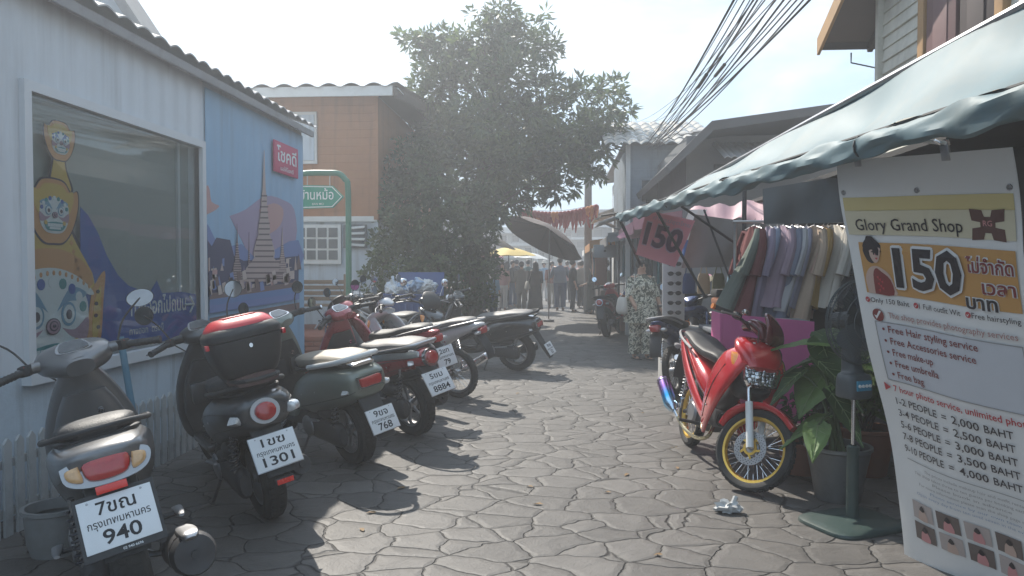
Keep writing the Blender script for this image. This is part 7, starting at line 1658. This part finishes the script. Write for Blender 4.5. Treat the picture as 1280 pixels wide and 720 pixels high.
parasol('faded pink parasol beside the yellow one', 612, 317, 25, 18, canv['pink'], (0, 0), .25)
parasol('small white parasol between yellow and brown parasols', 664, 316, 27, 22, canv['white'], (0, 4), .3)
parasol('small pink parasol behind the pink price banner', 797, 283, 13.5, 26, canv['pink'], (4, 0), .5)
parasol('dark parasol half hidden under the tree', 618, 296, 19, 30, canv['grey'], (0, 14), .3)
# red streamers on cords across the lane
rdm = mat('red_paper', (.34, .03, .03), .6, var=.2); orm = mat('orange_paper', (.6, .2, .04), .6, var=.2)
rng = random.Random(5)
for k in range(3):
    a0 = W(655, 262 + 5 * k, 21 + k); a1 = W(745, 256 + 4 * k, 20 + k); b = MB(); b.tube([V3(0, 0, 0), (a1 - a0) / 2 - V3(0, 0, .1), a1 - a0], .006, ropes, 5, sub=4); o = b.build('cord', label=('first', 'second', 'third')[k] + ' cord of red and orange streamers across the lane', cat='cord'); o.location = a0
    for i in range(20):
        t = i / 19; p_ = a0.lerp(a1, t) - V3(0, 0, .1 * math.sin(PI * t) * 1.3); ln = rng.uniform(.12, .45) * (.6 + .5 * abs(math.sin(i * .7 + k))); m_ = rdm if rng.random() < .93 else orm
        b = MB(); b.ell((0, 0, -.07), (.085, .085, .09), m_, n=10); b.tube([(0, 0, -.1), (rng.uniform(-.03, .03), 0, -.1 - ln * .5), (rng.uniform(-.05, .05), 0, -.1 - ln)], [.06, .045, .015], m_, 6)
        o = b.build('streamer', label='red or orange paper lantern streamer hanging from a cord under the tree', cat='streamer', group='paper streamers hanging across the lane'); o.location = p_
# pole and far buildings
up = W(735, 300, 22.5); b = MB(); b.tube([(0, 0, 0), (0, 0, 6.2)], [.13, .10], mat('concrete_pole', (.22, .21, .2), .8, dirt=.3), 14); o = b.build('utility_pole', label='tall concrete utility pole rising beside the aged white shop house', cat='utility pole'); o.location = (up.x, 22.5, 0)
for (lb, p0_, p1_, yt, Y, m_) in (('distant white building with stacked ledges closing the lane', 606, 668, 284, 48, whw), ('distant pale building beyond the white parasol', 672, 716, 278, 52, canv['white']), ('distant grey building behind the tree', 520, 604, 270, 46, gpan), ('distant grey block beyond the utility pole', 716, 800, 262, 50, gpan)):
    q0, ww, zz, a_ = facing('distant_building', lb, p0_, p1_, yt, Y, 6, m_)
    for k in range(3):
        b = MB(); b.box((ww / 2, -.35, zz - .35 - k * .8), (ww + .2, .7, .14), trimw); b.build('ledge', q0)
        for i in range(4): b = MB(); b.box((ww * (i + .5) / 4, -.02, zz - .75 - k * .8), (ww / 8, .04, .4), dkg); b.build('window', q0)
# ------------------------------------------------------------------ blue rubbish cart
q = W(512, 400, 11.9); cart = thing('rubbish_cart', 'blue wheeled rubbish cart heaped with plastic bags beside the parked row', 'rubbish cart', (q.x, 11.9, 0))
bcm = mat('navy_cart_plastic', (.03, .07, .22), .45, var=.1, dirt=.3); zt_ = W(512, 368, 11.9).z
b = MB(); b.loftz([(.16, 0, 0, .36, .26), (.2, 0, 0, .38, .28), (zt_ - .05, 0, 0, .44, .34), (zt_, 0, 0, .46, .36)], bcm, e=5, k=32, sub=3)
for k in range(7): b.box((-.3 + k * .1, -.33, zt_ * .55), (.03, .02, zt_ * .6), bcm, bev=.005)
b.build('bin', cart)
b = MB(); b.box((.12, .36, zt_ + .16), (.78, .04, .40), bcm, rot=(R(-12), 0, 0), bev=.01); b.build('lid', cart)
for x in (-.3, .3):
    for y in (-.2, .2): b = MB(); b.lathe([(.001, -.03), (.08, -.03), (.09, -.015), (.09, .015), (.08, .03), (.001, .03)], tyre_m, 18, Matrix.Translation((x, y, .09)) @ Matrix.Rotation(R(90), 4, 'X')); b.build('wheel', cart)
rng = random.Random(3)
for k in range(14):
    cc = rng.choice([(.5, .54, .6), (.3, .4, .55), (.58, .58, .58), (.42, .46, .5)]); m_ = mat('bag_plastic_%d' % int(cc[0] * 100), cc, .25, var=.2, scale=20)
    bmx = bmesh.new(); bmesh.ops.create_icosphere(bmx, subdivisions=3, radius=1)
    for v in bmx.verts: v.co = Vector((v.co.x * .15, v.co.y * .13, v.co.z * .09)) * (1 + rng.uniform(-.25, .25))
    bmx.verts.index_update(); b = MB(); b.raw([v.co.copy() for v in bmx.verts], [[v.index for v in f.verts] for f in bmx.faces], m_, None, True); bmx.free(); b.tube([(0, 0, .05), (.03, 0, .12), (.06, .02, .15)], [.03, .02, .03], m_, 6)
    o = b.build('rubbish_bag', label='crumpled blue white rubbish bag in the heap on the blue cart', cat='bag', group='rubbish bags heaped on the cart'); o.location = (q.x + rng.uniform(-.33, .33), 11.9 + rng.uniform(-.22, .2), zt_ + .03 + rng.uniform(0, .12)); o.rotation_euler = (rng.uniform(-.5, .5), rng.uniform(-.5, .5), rng.uniform(0, 3))
# ------------------------------------------------------------------ overhead cables
cab = mat('cable_black', (.02, .02, .022), .5)
rng = random.Random(12)
for k in range(17):
    thin = k > 12
    a0 = W(792 + rng.uniform(-3, 4), 192 + rng.uniform(-4, 5), 21 + rng.uniform(-.5, .5)) if not thin else W(806 + rng.uniform(-10, 20), 156 + rng.uniform(-8, 8), 22)
    xe = 925 + (k * 7.6 + rng.uniform(-6, 6)) if not thin else 925 + (k - 13) * 16
    Yn = 6.2 + rng.uniform(-.7, .7); a1 = W(xe, -6, Yn)
    d_ = a1 - a0; sg = rng.uniform(.10, .38); pts = [a0 + d_ * t - V3(0, 0, sg * 4 * t * (1 - t)) - a0 for t in [i / 16 for i in range(17)]]
    a2 = d_ * 1.35 + V3(0, 0, .9); pts.append(a2)
    b = MB(); b.tube(pts, .010 if k % 4 == 0 and not thin else (.007 if not thin else .005), cab, 6)
    if k in (2, 6): b.tube([pts[13], pts[13].lerp(pts[14], .6)], .020, cab, 8)
    o = b.build('overhead_cable', label='black overhead cable in the sagging bundle above the lane', cat='cable', group='overhead cables in the bundle'); o.location = a0
# ------------------------------------------------------------------ hazy air, a volume added largely to mimic veiling lens glare
hm_ = bpy.data.materials.new('glare_haze'); hm_.use_nodes = True; nt, N, L = nodes(hm_); N.remove(N['Principled BSDF'])
pv = N.new('ShaderNodeVolumePrincipled'); pv.inputs['Color'].default_value = (.92, .95, 1, 1); pv.inputs['Density'].default_value = .0098; pv.inputs['Anisotropy'].default_value = .45
L.new(pv.outputs[0], N['Material Output'].inputs['Volume'])
b = MB(); b.box((0, 30, 5.5), (70, 90, 13), hm_); b.build('haze', kind='stuff')
